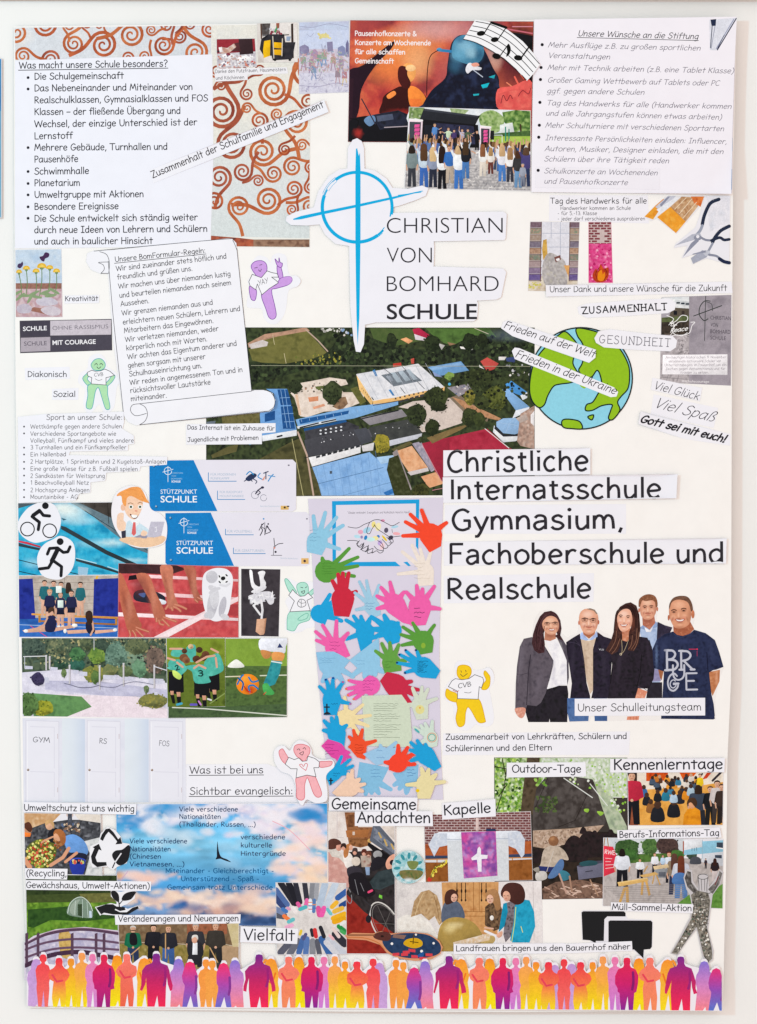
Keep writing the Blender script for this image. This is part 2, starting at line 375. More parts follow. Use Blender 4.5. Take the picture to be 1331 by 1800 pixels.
    def ell(s, spec, cx, cy, rx, ry=None, rot=0, m=None, a=1): return s.poly(spec, ellp(cx, cy, rx, ry, rot), m, a=a)
    def rect(s, spec, x0, y0, x1, y1, a=1): return s.poly(spec, [(x0, y0), (x1, y0), (x1, y1), (x0, y1)], a=a)
    def tex(s, spec, pts, cell=4, sc=14, smooth=False, st=1.0, seed=0, amp=1.0, m=None, vol=0):
        """mottled patch: spec 'aaa,bbb,ccc' mixes the inks by noise; sc = size of the mottling in px, st = horizontal stretch"""
        pts = P(pts)
        if smooth: pts = spline(pts, True, 4)
        if s.cl:                                   # keep only what can show
            x0, y0 = min(p[0] for p in s.cl)-1, min(p[1] for p in s.cl)-1; x1, y1 = max(p[0] for p in s.cl)+1, max(p[1] for p in s.cl)+1
            pts = [(min(max(x, x0), x1), min(max(y, y0), y1)) for x, y in pts]
        V = []; last = None
        for p in pts:
            if p != last and (not V or p != V[0]): V.append(p); last = p
        if len(V) < 3: return s
        nb = len(V); xs = [p[0] for p in V]; ys = [p[1] for p in V]
        a = sum(V[i][0]*V[(i+1) % nb][1]-V[(i+1) % nb][0]*V[i][1] for i in range(nb))
        if a < 0: V = V[::-1]
        cx = V[:]; rr = random.Random(seed+nb)
        y = min(ys)+cell*.5; j = 0
        while y < max(ys):
            x = min(xs)+cell*(.5 if j % 2 else 1)
            while x < max(xs): cx.append((x+rr.uniform(-.25, .25)*cell, y+rr.uniform(-.25, .25)*cell)); x += cell
            y += cell; j += 1
        rv, re, rf, ov, oe, of = delaunay_2d_cdt([Vector(p) for p in cx], [], [list(range(nb))], 1, 1e-4)
        rv = [tuple(v) for v in rv]
        if ',' in spec:
            pal = [hx(t) for t in spec.split(',')]; cols = []; L = len(pal)-1
            for x, y in rv:
                v = noise.fractal((x/sc/st+seed*7.3, y/sc, seed*3.1), .6, 2.1, 4)*.75*amp+.5
                v += rr.uniform(-.1, .1)
                v = min(max(v, 0), .9999)*L; i = int(v); t = v-i
                cols.append((*[p+(q-p)*t for p, q in zip(pal[i], pal[i+1])], 1))
        else:
            f, _ = s.colf(spec, V); cols = []
            for x, y in rv:
                k = 1+(noise.fractal((x/sc/st, y/sc, seed*3.1), .6, 2.1, 3)*.35*amp if sc else 0)
                cols.append((*[c*k for c in f(x, y)], 1))
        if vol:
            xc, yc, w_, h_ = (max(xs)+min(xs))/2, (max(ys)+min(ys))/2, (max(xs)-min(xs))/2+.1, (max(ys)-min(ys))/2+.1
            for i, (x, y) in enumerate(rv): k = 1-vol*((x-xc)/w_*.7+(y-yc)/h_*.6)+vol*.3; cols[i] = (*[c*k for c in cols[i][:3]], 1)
        s.add(rv, [tuple(f) for f, o in zip(rf, of) if o], cols, m or s.pm); return s
    def soft(s, c, cx, cy, rx, ry=None, a=.8, rot=0):
        """blend an ink softly into everything printed so far inside the ellipse"""
        ry = rx if ry is None else ry; col = hx(c); ca, sa = math.cos(math.radians(rot)), math.sin(math.radians(rot)); R = max(rx, ry)
        for p in s.parts:
            if p.name == 'sheet' and len(s.parts) > 2 and len(s.p.v) > 3: continue
            C = p.c
            for i, (x, y, h) in enumerate(p.v):
                dx, dy = x-cx, y-cy
                if -R < dx < R and -R < dy < R:
                    u, v = (dx*ca+dy*sa)/rx, (dy*ca-dx*sa)/ry; q = u*u+v*v
                    if q < 1:
                        k = a*(1-q)**1.3; o = C[i]; C[i] = (o[0]+(col[0]-o[0])*k, o[1]+(col[1]-o[1])*k, o[2]+(col[2]-o[2])*k, 1)
        return s
    def ln(s, c, w, pts, smooth=False, m=None):
        if isinstance(pts, str): st = [P(t) for t in pts.split(';')]
        else: st = [P(pts)]
        if smooth: st = [spline(t, n=5) for t in st]
        V, F = stroke_tris(st, w, 8)
        t3 = []
        for f in F: t3 += [(f[0], f[i], f[i+1]) for i in range(1, len(f)-1)]
        col = hx(c); s.add(V, t3, [(*col, 1)]*len(V), m or M_INK); return s
    def curve(s, c, w, pts, m=None): return s.ln(c, w, pts, True, m)
    def dabs(s, pal, pts, n, r, st=1.0, seed=1, rot=None):
        """n small irregular flecks inside the polygon"""
        pts = P(pts); rr = random.Random(seed); pal = [hx(t) for t in pal.split(',')]
        xs = [p[0] for p in pts]; ys = [p[1] for p in pts]; lay = [([], [], []) for _ in range(14)]; k = 0; tr = 0
        while k < n and tr < n*20:
            tr += 1; x, y = rr.uniform(min(xs), max(xs)), rr.uniform(min(ys), max(ys)); ins = False
            for i in range(len(pts)):
                (x0, y0), (x1, y1) = pts[i-1], pts[i]
                if (y0 > y) != (y1 > y) and x < (x1-x0)*(y-y0)/(y1-y0)+x0: ins = not ins
            if not ins: continue
            V, F, C = lay[k % 14]; q = r*rr.uniform(.5, 1.3); a0 = rr.uniform(0, 360) if rot is None else rot+rr.uniform(-15, 15); b = len(V)
            V += [(x+(u-x)*rr.uniform(.75, 1.2), y+(v-y)*rr.uniform(.75, 1.2)) for u, v in ellp(x, y, q*st, q/st, a0, 6)]
            C += [(*rr.choice(pal), 1)]*6; F += [(b, b+i, b+i+1) for i in range(1, 5)]; k += 1
        for V, F, C in lay: s.add(V, F, C, M_PRINT)
        return s
    # -- lettering: baseline from (x0,y0) to (x1,y1), cap height h
    def txt(s, t, x0, y0, x1, y1, h, w=.11, c='2b2b30', slant=0, serif=0, font='c', bold=0, ul=0, m=None):
        L = math.hypot(x1-x0, y1-y0); ux, uy = (x1-x0)/L, (y1-y0)/L; V = []; F = []
        if font in 'cs':
            k = h/7.4; x = 0; wu = w*7.4
            for i, ch in enumerate(t):
                gv, gf = glyph(ch, wu, serif, font == 's'); b = len(V); jx = random.uniform(-.03, .03)
                V += [(x+u+v*slant, v) for u, v in gv]; F += [tuple(a+b for a in f) for f in gf]; x += (SANS if font == 's' else G).get(ch, G['-'])[0]+(.5 if font == 's' else 1.5 if serif else .35)
            tot = x-.75
            V = [(u*L/tot, v*k) for u, v in V]
        else:
            cu = bpy.data.curves.new('t', 'FONT'); cu.body = t; cu.size = 1; cu.resolution_u = 3 if h < 14 else 6; cu.offset = bold; cu.shear = slant
            ob = bpy.data.objects.new('t', cu); me = ob.to_mesh()
            vv = [(v.co.x, v.co.y) for v in me.vertices]; F = [tuple(p.vertices) for p in me.polygons]
            ob.to_mesh_clear(); bpy.data.objects.remove(ob); bpy.data.curves.remove(cu)
            lo = min(v[0] for v in vv); hi = max(v[0] for v in vv)
            V = [((u-lo)*L/(hi-lo), v*h/CAPH) for u, v in vv]
        t3 = []
        for f in F: t3 += [(f[0], f[i], f[i+1]) for i in range(1, len(f)-1)]
        V = [(x0+u*ux+v*uy, y0+u*uy-v*ux) for u, v in V]
        s.add(V, t3, [(*hx(c), 1)]*len(V), m or M_INK)
        if ul: s.ln(c, ul, [(x0-1*ux, y0-uy+h*.26), (x1+ux, y1+uy+h*.26)])
        return s
    def done(s):
        for p in s.parts: p.build(s.org, SC.collection, s.lift)
        for j, i in s.cs: HG[j][i] = s.h
        return s.root
def note(label, outline, lines, h=11, w=.135, paper='f1f0f8', name='caption_slip', cat='paper slip', c='2f2f36', bullets='', br=2.6, **k):
    """a slip of paper with lines of lettering: (text, x0, y0, x1, y1)"""
    smooth = k.pop('smooth', False); group = k.pop('group', None)
    q = Clip(name, label, cat, outline, paper, smooth=smooth, clip=False, group=group).part('lettering')
    for t in lines: q.txt(*t[:5], t[5] if len(t) > 5 else h, w, c, **k)
    if bullets:
        for x, y in P(bullets): q.part('bullet_point').ell(c, x, y, br, m=M_INK)
    q.done(); return q

def fig(q, x, y, H, hair, top, leg, skin='d2a489', arm='', lh=0, w=1.0, name='person_figure', split=True):
    """a small printed person, y = top of the head; arm: u up, d down, l/r one arm out; lh = long hair"""
    q.part(name); r = H*.074; s_ = H*.12*w; yn = y+r*2.3; yh = y+H*.52
    if split: q.poly(leg, [(x-s_*.75, yh-2), (x+s_*.75, yh-2), (x+s_*.85, y+H), (x+s_*.2, y+H), (x, yh+H*.12), (x-s_*.2, y+H), (x-s_*.85, y+H)])
    else: q.poly(leg, [(x-s_*.8, yh-2), (x+s_*.8, yh-2), (x+s_, y+H), (x-s_, y+H)])
    q.poly(skin, [(x-r*.4, yn-r), (x+r*.4, yn-r), (x+r*.6, yn+r*.5), (x-r*.6, yn+r*.5)])
    q.blob(top, [(x-r*.7, yn), (x-s_, yn+r*.6), (x-s_*.85, yh), (x+s_*.85, yh), (x+s_, yn+r*.6), (x+r*.7, yn)])
    a = H*.05
    for d in (-1, 1):
        k = arm[0 if d < 0 else -1] if arm else 'd'; sx = x+d*s_*.9
        if k == 'u': q.ln(top, a, [(sx, yn+r), (sx+d*s_*.5, yn-r)]).ln(skin, a*.7, [(sx+d*s_*.5, yn-r), (sx+d*s_*.3, yn-r*4)])
        elif k == 'o': q.ln(top, a, [(sx, yn+r), (sx+d*s_, yn+r*1.5)]).ln(skin, a*.7, [(sx+d*s_, yn+r*1.5), (sx+d*s_*2, yn+r*.6)])
        elif k == 'f': q.ln(top, a, [(sx, yn+r), (sx+d*s_*.2, yn+r*4), (x, yn+r*5)]).ell(skin, x, yn+r*5, a*.6)
        else: q.ln(top, a, [(sx, yn+r), (sx+d*s_*.25, yn+r*4)]).ln(skin, a*.65, [(sx+d*s_*.25, yn+r*4), (sx+d*s_*.1, yh+r)])
    q.ell(skin, x, y+r*1.15, r*.85, r*1.1)
    if lh: q.blob(hair, [(x-r, y+r), (x-r*.5, y), (x+r*.5, y), (x+r, y+r), (x+r*1.1, y+r*(2+lh)), (x, y+r*(2.3+lh)), (x-r*1.1, y+r*(2+lh))])
    elif lh == 0:
        q.blob(hair, [(x-r, y+r), (x-r*.85, y+r*.2), (x, y-r*.15), (x+r*.85, y+r*.2), (x+r, y+r), (x+r*.6, y+r*.5), (x, y+r*.42), (x-r*.6, y+r*.5)])
        if r > 3.5: q.ell('4a3028', x-r*.33, y+r*1.05, r*.13).ell('4a3028', x+r*.33, y+r*1.05, r*.13).ln('a85a50', r*.14, [(x-r*.25, y+r*1.65), (x+r*.25, y+r*1.65)])
    return q
def photo(name, label, outline, cat='photo', paper='e9e7ee', **k): return Clip(name, label, cat, outline, paper, **k)

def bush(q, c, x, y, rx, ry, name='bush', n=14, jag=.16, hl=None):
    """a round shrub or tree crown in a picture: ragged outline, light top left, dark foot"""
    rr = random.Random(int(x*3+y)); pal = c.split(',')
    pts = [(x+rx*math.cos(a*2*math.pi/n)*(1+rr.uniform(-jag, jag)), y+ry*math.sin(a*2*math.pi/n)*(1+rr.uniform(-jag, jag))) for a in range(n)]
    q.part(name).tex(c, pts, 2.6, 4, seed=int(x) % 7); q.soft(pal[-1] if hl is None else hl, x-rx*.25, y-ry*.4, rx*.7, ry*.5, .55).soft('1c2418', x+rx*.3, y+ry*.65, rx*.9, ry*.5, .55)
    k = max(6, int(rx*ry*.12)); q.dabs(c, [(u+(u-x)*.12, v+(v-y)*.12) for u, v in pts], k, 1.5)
# ---- the wall behind, the edges of the neighbouring posters, and the big cream sheet
def struct(name, x0, y0, x1, y1, depth, col, m):
    me = bpy.data.meshes.new(name)
    X = [(x-665.5)*PX for x in (x0, x1)]; Z = [(900-y)*PX for y in (y1, y0)]; Y = (.0012, .0012+depth)
    v = [(a, b, c) for a in X for b in Y for c in Z]
    me.from_pydata(v, [], [(0, 1, 3, 2), (4, 6, 7, 5), (0, 4, 5, 1), (2, 3, 7, 6), (0, 2, 6, 4), (1, 5, 7, 3)])
    at = me.color_attributes.new('Col', 'FLOAT_COLOR', 'POINT'); at.data.foreach_set('color', [*hx(col), 1]*8)
    me.materials.append(m); o = bpy.data.objects.new(name, me); SC.collection.objects.link(o); return o
M_WALL = mat('painted_wall', .75, .15, .012, 9, wave=.12, tooth=.3)
w_ = struct('wall', -900, -1500, 2300, 2900, .06, 'f2f1f0', M_WALL); w_['kind'] = 'structure'
def edge_thing(name, label, cat, x0, y0, x1, y1, d, col, extra=None):
    q = Clip(name, label, cat, [(x0, y0), (x1, y0), (x1, y1), (x0, y1)], col, clip=False, gap=d, thick=.0006)
    if extra: extra(q)
    q.done(); return q
def f_(q):
    q.part('shadow_gap_line')
edge_thing('picture_rail', 'thin beige wooden rail along the very top edge of the wall', 'rail', -200, -30, 1531, 1.0, .0003, 'd9c2b2')
def blue_(q):
    q.tex('0a5fa8,2a90d0,1c78be,58aede', [(-118, 104), (2.2, 104), (2.2, 195), (-118, 195)], 5, 12); q.tex('0f70b8,3a98d4,86c4e8', [(-118, 195), (1.8, 195), (1.8, 382), (-118, 382)], 5, 14)
edge_thing('neighbouring_poster', 'narrow edge of a blue poster cut by the left border of the view', 'poster', -120, 103, 4, 384, .0003, 'c9ccd2', blue_)
# the cream poster sheet
P_OUT = '25 47 400 44 800 40 1292 34 1291 90 1286 300 1284 600 1283 900 1282 1200 1276 1330 1274 1500 1268 1772 900 1776 600 1776 300 1774 50 1771 40 1500 33 1100 28 700 25 300'
Clip('poster_sheet', 'large cream poster sheet on the white wall that carries the whole collage', 'poster', P_OUT, 'f7f4f2', clip=False, gap=.0009, thick=.0003).done()
# blue printed sheet peeping out behind the wishes list
q = Clip('blue_print_sheet', 'torn blue and white printed sheet peeping out behind the right edge of the wishes list', 'paper sheet', '1256 60 1290 44 1289 120 1285 250 1284 342 1256 344', 'e4e3ee')
q.cl = [(1256, 44), (1288, 46), (1283.5, 341), (1256, 341)]
q.tex('3f86c8,5a9ed8,a9cbe8,e6e8f2', '1270 46 1291 46 1290 88 1281 84', 3, 8)
q.poly('3b82c4', '1284 108 1292 100 1291 128 1285 130').poly('6aa5d8', '1280 196 1290 206 1284 226 1280 216').poly('3a86c6', '1278 300 1290 300 1290 336 1279 336').poly('8fb9e0', '1279 238 1288 250 1286 272 1280 262')
q.done()
# ================= top left =================
def curl(q, cx, cy, r, turns=2.2, a0=0, d=1, w=5, c='b9643f', c2='96422f', tail=None, cw=.45):
    """a tapering scroll; tail = points that lead from the outer end"""
    n = int(turns*18); pts = []
    for i in range(n+1):
        t = i/n; rr = r*(1-t)**.85+r*.07; a = math.radians(a0)+d*t*turns*2*math.pi
        pts.append((cx+rr*math.cos(a), cy+rr*math.sin(a)))
    if tail: pts = spline(P(tail)+[pts[0]], n=5)[:-1]+pts
    m = len(pts); L = []; R = []
    for i, (x, y) in enumerate(pts):
        x0, y0 = pts[max(i-1, 0)]; x1, y1 = pts[min(i+1, m-1)]; l = math.hypot(x1-x0, y1-y0) or 1
        hw = w/2*(1-(i/m)*(1-cw)); nx, ny = -(y1-y0)/l*hw, (x1-x0)/l*hw
        L.append((x+nx, y+ny)); R.append((x-nx, y-ny))
    V = []; F = []; C = []; a, b = hx(c), hx(c2)
    for i in range(m):
        k = .5+.9*noise.noise((pts[i][0]*.06, pts[i][1]*.06, r)); k = min(max(k, 0), 1); col = (*[u+(v-u)*k for u, v in zip(a, b)], 1)
        V += [L[i], R[i]]; C += [col, col]
        if i: F += [(2*i-2, 2*i-1, 2*i+1), (2*i-2, 2*i+1, 2*i)]
    q.add(V, F, C, M_PRINT)
def scrolls(q, x0, y0, x1, y1, seed, n, rmin, rmax):
    """a plain repeating scroll ornament: curls of several sizes packed at random, joined by thin stems"""
    rr = random.Random(seed); pk = []; t = 0
    while len(pk) < n and t < 4000:
        t += 1; r = rr.uniform(rmin, rmax)*(1 if t < 300 else .6); x, y = rr.uniform(x0, x1), rr.uniform(y0, y1)
        if all(math.hypot(x-a, y-b) > r+c+5 for a, b, c in pk): pk.append((x, y, r))
    for x, y, r in pk:
        a = rr.uniform(0, 360); d = rr.choice((-1, 1)); ra = math.radians(a); px, py = x+r*1.07*math.cos(ra), y+r*1.07*math.sin(ra)
        tx, ty = -math.sin(ra)*-d, math.cos(ra)*-d
        tail = [(px+tx*r*2.1+math.cos(ra)*r*.9, py+ty*r*2.1+math.sin(ra)*r*.9), (px+tx*r*1.1+math.cos(ra)*r*.22, py+ty*r*1.1+math.sin(ra)*r*.22)]
        q.part('scroll'); k = rr.random()
        curl(q, x, y, r, 1.6+r*.035, a, d, 2.4+r*.2, ('c96a42', 'bb6448', 'd07a4c')[int(k*3)], ('9e4a32', '8c4234', 'b05a38')[int(k*3)], tail)
q = Clip('scroll_strip', 'pale blue strip printed with orange scrolls across the top left corner', 'patterned paper', '26 49 456 45 456 108 27 106', 'e8e6e6')
q.tex('d7dbe2,dcdfe6,e3e0df', '26 48 457 45 457 109 26 109', 12, 60)
scrolls(q, 24, 44, 456, 106, 5, 24, 11, 25); q.done()
q = Clip('scroll_sheet', 'tall cream sheet of brown and orange scrolls behind the diagonal caption', 'patterned paper', '372 46 546 44 545 436 371 434', 'eceae4')
q.tex('ece8e0,e9e6de,e2e2de', '371 46 547 46 547 262 371 262', 10, 50).tex('e0e2e0>dde1e3>d8dfe0', '371 262 547 262 547 420 371 416', 8, 0)
scrolls(q, 374, 120, 548, 372, 11, 30, 14, 33)
q.part('brown_band').tex('a2503f,c0694a,8a4034,b26a50', '371 415 420 419 446 422 446 437 371 437', 4, 9).tex('6b4a3c,8a6a58,a5826c,55403a', '446 422 546 422 546 437 446 437', 4, 8)
q.done()
note('large lavender sheet listing what makes the school special under the orange scroll strip', '27 107 374 97 376 270 371 422 374 434 27 437', [
 ('Was macht unsere Schule besonders?', 34, 121, 295, 118), ('Die Schulgemeinschaft', 61, 140.5, 218, 139), ('Das Nebeneinander und Miteinander von', 61, 161, 339, 159), ('Realschulklassen, Gymnasialklassen und FOS', 61, 182, 366, 179),
 ('Klassen – der fließende Übergang und', 61, 202.5, 318, 201), ('Wechsel, der einzige Unterschied ist der', 61, 224, 347, 221), ('Lernstoff', 61, 245, 128, 244), ('Mehrere Gebäude, Turnhallen und', 61, 265, 295, 264),
 ('Pausenhöfe', 61, 286, 138, 285), ('Schwimmhalle', 61, 307, 157, 306), ('Planetarium', 61, 327.5, 141, 327), ('Umweltgruppe mit Aktionen', 61, 348, 253, 347), ('Besondere Ereignisse', 61, 369, 209, 368),
 ('Die Schule entwickelt sich ständig weiter', 61, 390, 348, 388), ('durch neue Ideen von Lehrern und Schülern', 61, 410, 365, 408), ('und auch in baulicher Hinsicht', 61, 430, 269, 429)],
 h=11.3, w=.14, paper='efeff9', name='text_sheet', cat='paper sheet', bullets='50 137 50 157 50 260 50 302 50 323 50 343 50 364 50 384')
q = ALL[-1]
note('diagonal slip reading Zusammenhalt der Schulfamilie und Engagement', '263 300 570 178 578 199 270 323', [('Zusammenhalt der Schulfamilie und Engagement', 269, 314, 570, 190)], h=12, w=.13, c='3a3436')
ALL[-2].part('underline').ln('2f2f36', 1.3, '33 124 296 121'); ALL[-2].p.build(ALL[-2].org, SC.collection)
# cooks and cleaners
q = Clip('kitchen_photo', 'small photo of a set table with red wall above the thank-you slip', 'photo', '381 70 449 69 452 119 382 121', 'dad6da')
q.tex('8b2c34,a03540,7a2730', '381 69 450 69 450 98 381 98', 4, 20).tex('c9c4ce,e3e0e6,b3aab4,ece9ec', '381 96 452 92 453 122 381 122', 3, 8)
q.part('pot').poly('3a2a2e', '420 70 444 69 446 96 422 98').poly('5a3236', '408 92 412 78 420 76 424 92').tex('d9b6a2,b98878,e9ddd8', '386 84 400 86 412 78 416 84 404 94 390 96', 3, 6).poly('f0ecee', '385 85 391 84 392 93 387 94')
q.part('plate').ell('f3f1f4', 430, 105, 12, 5).ell('f3f1f4', 402, 100, 11, 4).ell('8a3a44', 402, 97, 4, 2.6).ell('f0eef2', 398, 114, 10, 4).ell('d9806a', 434, 116, 3, 2).ell('c94a4a', 444, 110, 2).ell('4a3338', 384, 92, 3, 2).dabs('c8a8a0,7a6a80,f6f4f6,d08878', '384 98 450 98 450 120 384 120', 70, 1.7)
q.done()
q = Clip('cleaning_cart_photo', 'photo of a yellow and black cleaning cart in a corridor', 'photo', '452 43 523 41 524 111 454 112', 'ded8d6')
q.tex('cfc3bd,e2dcd8', '452 42 464 42 464 112 452 112', 5, 20).tex('ece6e4,e2dad6,f0ecea', '464 42 525 42 525 112 464 112', 6, 30).poly('5a4238', '458 42 463 42 461 70 459 70').tex('3f3a3c,5a5350,7a7a80', '460 43 476 42 474 64 462 66', 3, 6).poly('9a5a48', '486 42 492 42 491 56 486 58').poly('3c302c', '512 44 516 43 517 104 513 104')
q.part('cart').tex('2b2a30,3a383e,1e1e22', '460 70 472 62 500 62 502 76 520 76 514 106 480 108 478 100 463 98 457 88', 4, 9)
q.poly('eab81e', '465 74 476 72 475 100 464 104 463 90').poly('e6b01c', '482 76 496 77 496 87 482 86').poly('dfa91a', '482 89 495 89 496 99 482 98').ln('d9cfc0', 1.6, '480 66 482 104;497 70 496 100').ln('222', 1.6, '494 64 508 63').ell('222', 484, 107, 2.4).ell('222', 510, 107, 2.4)
q.dabs('cf9a9a,8a3a4a,c9c9d2,3f7a56', '476 52 494 52 496 62 474 62', 20, 2.2).poly('4e9a68', '482 58 488 46 486 60').poly('8fa0ba', '504 66 512 66 510 74 504 74')
q.done()
note('thank-you slip for cleaners and caretakers below the cleaning cart photo', '378 122 505 120 507 131 436 133 436 142 379 145 378 133', [('Danke den Putzfrauen, Hausmeistern', 379, 130, 503, 126.5), ('und Köchinnen', 380, 141.5, 430, 140)], h=6, w=.12, font='s', c='4a474e', paper='eeecf2')
# crayon drawing
q = Clip('crayon_drawing', 'pale blue crayon drawing of children in front of a town beside the concert photo', 'drawing', '526 41 614 39 614 164 526 167', 'd7d6e6')
q.tex('b4b3cc,c3cae2,c6d2ea', '526 38 615 38 615 56 526 56', 4, 14, st=3).tex('c4cfec,d0d8ee,c8d2ee', '526 55 615 55 615 92 526 92', 5, 20).tex('d0cade,d8d0de,c8bed0,dcd8e4', '526 88 615 88 615 132 526 132', 3, 9).tex('d5d2e2,dad8e8,cccade', '526 130 615 130 615 168 526 168', 4, 12, st=3)
q.part('drawn_house').tex('9a94b4,7f7a9c', '527 84 536 80 543 84 545 98 527 100', 3, 6).poly('8d88a8', '575 76 585 75 586 92 576 93').poly('8a90b6', '594 86 602 82 607 86 608 100 595 100').poly('76749a', '608 80 611 72 614 80 614 102 608 102').poly('b294b0', '546 92 554 88 560 94 560 106 547 106')
q.part('drawn_sun').ell('ded39a', 570, 65, 9, 4).dabs('e6d890,dccf88', '560 60 582 60 582 70 560 70', 12, 2)
q.part('drawn_child')
for x, y, c, d in ((534, 108, '9cb49a', 'b48a98'), (548, 112, 'b490a4', '9a86a8'), (562, 104, '8cae98', '7f9cc8'), (570, 100, 'a0b89a', '6f98cc'), (586, 108, 'c0a48e', 'a98ea0'), (600, 112, 'b09ab0', '9a8aa8'), (552, 124, '86a4c8', '7898c4'), (594, 132, 'a48e9c', 'c0a0a8'), (606, 134, 'c8868e', 'd8c088')):
    q.ell('cbb3b4', x, y-9, 3).poly(c, [(x-4, y-6), (x+4, y-6), (x+5, y+6), (x-5, y+6)], a=.7).ln(d, 1.8, [(x-2, y+6), (x-4, y+18)]).ln(d, 1.8, [(x+2, y+6), (x+4, y+17)])
q.dabs('b7a4b8,c0b0a4,9ca8c0,a8bca8,c49aa0', '528 92 613 92 613 128 528 128', 160, 1.8, 1.8).dabs('b2aec8,c8c4da', '528 130 613 130 613 164 528 164', 60, 1.6, 2.2)
q.part('crayon_stroke').curve('8f8eb0', .7, '527 48 550 50 580 44 613 50').curve('9a9ab8', .6, '540 62 546 66 552 60').curve('9088a8', .7, '530 118 544 122 552 134 560 140 566 128').curve('8a84a4', .7, '566 80 568 92 572 82 574 94').curve('9a90b0', .6, '527 152 560 154 590 148 614 152')
q.done()
# ================= concert photo, outdoor concert, stave =================
q = photo('concert_photo', 'photo of a singer in blue smoke and a pianist in red stage light', '616 38 937 41 933 254 612 251', paper='8a3a3c')
q.tex('c85a48,d96a4c,bf4c44,8e3a3e', '614 36 940 36 940 256 610 256', 4, 60)
for a in (('ee8648', 690, 105, 80, 60, .9), ('f09a5c', 720, 80, 70, 40, .8), ('dca4a0', 770, 55, 90, 26, .85), ('c07880', 840, 55, 60, 24, .7), ('a84848', 640, 48, 50, 26, .8), ('f2b07a', 735, 112, 36, 40, .8), ('c23a3a', 690, 190, 60, 50, .7), ('b65a5a', 790, 130, 40, 50, .8), ('5e2630', 905, 120, 60, 60, .95), ('2e1a22', 915, 70, 40, 40, .95), ('b89a98', 868, 95, 22, 34, .8), ('d9a690', 868, 115, 16, 20, .6)): q.soft(*a)
q.part('dark_drape').blob('2a1c26', '608 136 640 116 690 76 688 88 660 118 636 158 630 200 608 244').soft('2a1c26', 650, 116, 40, 12, .8, -40).poly('33202a', '610 140 622 140 618 250 608 252')
q.part('pianist').blob('3a1a1c', '672 182 676 170 694 158 706 154 724 158 742 166 750 176 748 198 672 204').blob('f08a3e', '718 156 732 156 746 170 748 182 732 190 720 186').ell('f4a860', 718, 130, 13, 17).blob('4a2020', '700 124 706 118 716 122 716 134 722 148 718 158 708 156 700 142').ell('f8c890', 722, 122, 9, 6).soft('3a1a1c', 690, 180, 24, 20, .9).soft('c83a34', 706, 206, 40, 14, .7).blob('f6924a', '680 170 692 162 696 168 684 176')
q.poly('e8783a', '720 176 740 176 744 192 722 192')
q.part('singer').blob('1c2030', '740 192 758 162 782 140 786 118 790 92 796 74 812 64 840 72 866 122 876 140 876 160 872 197 740 197').tex('20263a,161a28,2c3450', '740 196 752 180 784 144 790 100 800 76 840 76 866 122 874 142 872 196', 3.5, 20, True)
q.blob('4a86a6', '794 86 800 72 816 64 834 70 848 82 850 98 842 112 826 116 810 112 796 104')
for a in (('8cc0da', 818, 84, 22, 16, .9), ('6fb0d0', 806, 100, 18, 16, .8), ('a8d2e4', 828, 96, 14, 12, .7), ('3a6a8a', 800, 118, 16, 18, .7), ('2d5a7c', 842, 100, 10, 14, .8), ('28384e', 815, 126, 12, 10, .9), ('3b6f93', 808, 72, 14, 8, .8)): q.soft(*a)
q.blob('e0dfe6', '820 118 826 113 838 119 846 122 843 126 830 126 822 132 818 126').blob('e8a08c', '828 115 838 113 842 118 832 120').ln('c8d0e0', 1.5, '832 126 848 138').poly('1fb4c6', '845 152 860 148 856 156 848 158').poly('28a8b8', '858 138 870 134 868 141').poly('2ab0c0', '831 168 842 167 841 170 832 171')
q.ln('3b82b4', 5, '774 91 792 93').ell('4a90bc', 772, 90, 5, 3.4).curve('2c1a1e', 1.4, '770 91 756 102 751 130 750 170')
q.part('tattooed_arm').blob('e2605a', '874 160 900 154 934 144 938 194 900 200 874 192').tex('ee7468,e05c58,d4504e', '874 168 900 160 938 158 938 190 906 194 872 190', 4, 14).curve('7a2a34', 1.3, '880 184 884 170 890 180 896 170 900 176').curve('7a2a34', 1.2, '910 172 918 162 928 168 932 158').ln('ee6a5a', 3, '904 138 910 150').ln('f08a6a', 2, '890 148 898 154').ln('e2604c', 2, '914 134 920 142')
q.part('stage_light').ln('c86a78', 2.5, '890 54 935 62').ln('d890a0', 1.6, '900 50 935 50').ln('a8566a', 2, '904 66 936 80').poly('1b1620', '900 60 936 66 936 150 920 130 905 100')
q.part('keyboard').blob('1a1620', '612 218 640 206 712 206 724 222 724 252 610 252').tex('20202c,2e3244,15131c', '654 204 700 196 724 206 722 222 668 230', 4, 10).blob('6a8ab0', '640 214 648 206 658 206 660 216 650 224').ln('3a3440', 2, '636 176 660 220').poly('50586e', '662 206 690 202 692 212 664 216').ln('b4a8b0', 1.6, '676 226 716 224').curve('1a1418', 1.2, '616 210 630 214 628 224').soft('c03a34', 630, 236, 9, 10, .9)
q.part('lettering')
for t, a, b, y in (('Pausenhofkonzerte &', 624, 732, 65), ('Konzerte am Wochenende', 624, 757, 81), ('für alle schaffen', 624, 712, 97), ('Gemeinschaft', 624, 692, 113)): q.txt(t, a, y, b, y+1, 8.4, .17, 'f6eef0')
q.done()
q = photo('schoolyard_concert_photo', 'photo of pupils with raised arms before an outdoor stage on cobbles', '719 190 932 197 932 338 711 332')
q.tex('dfe6ee,eef1f4,c9d6e2', '708 188 934 188 934 250 708 250', 6, 30)
q.part('tree').tex('6c8a4a,96ad6e,55733c,c4d0b0', '718 190 746 190 746 214 730 210 718 214', 3, 7).tex('7a9656,b6c69a,5c7a44', '790 192 824 196 816 204 794 202', 3, 7)
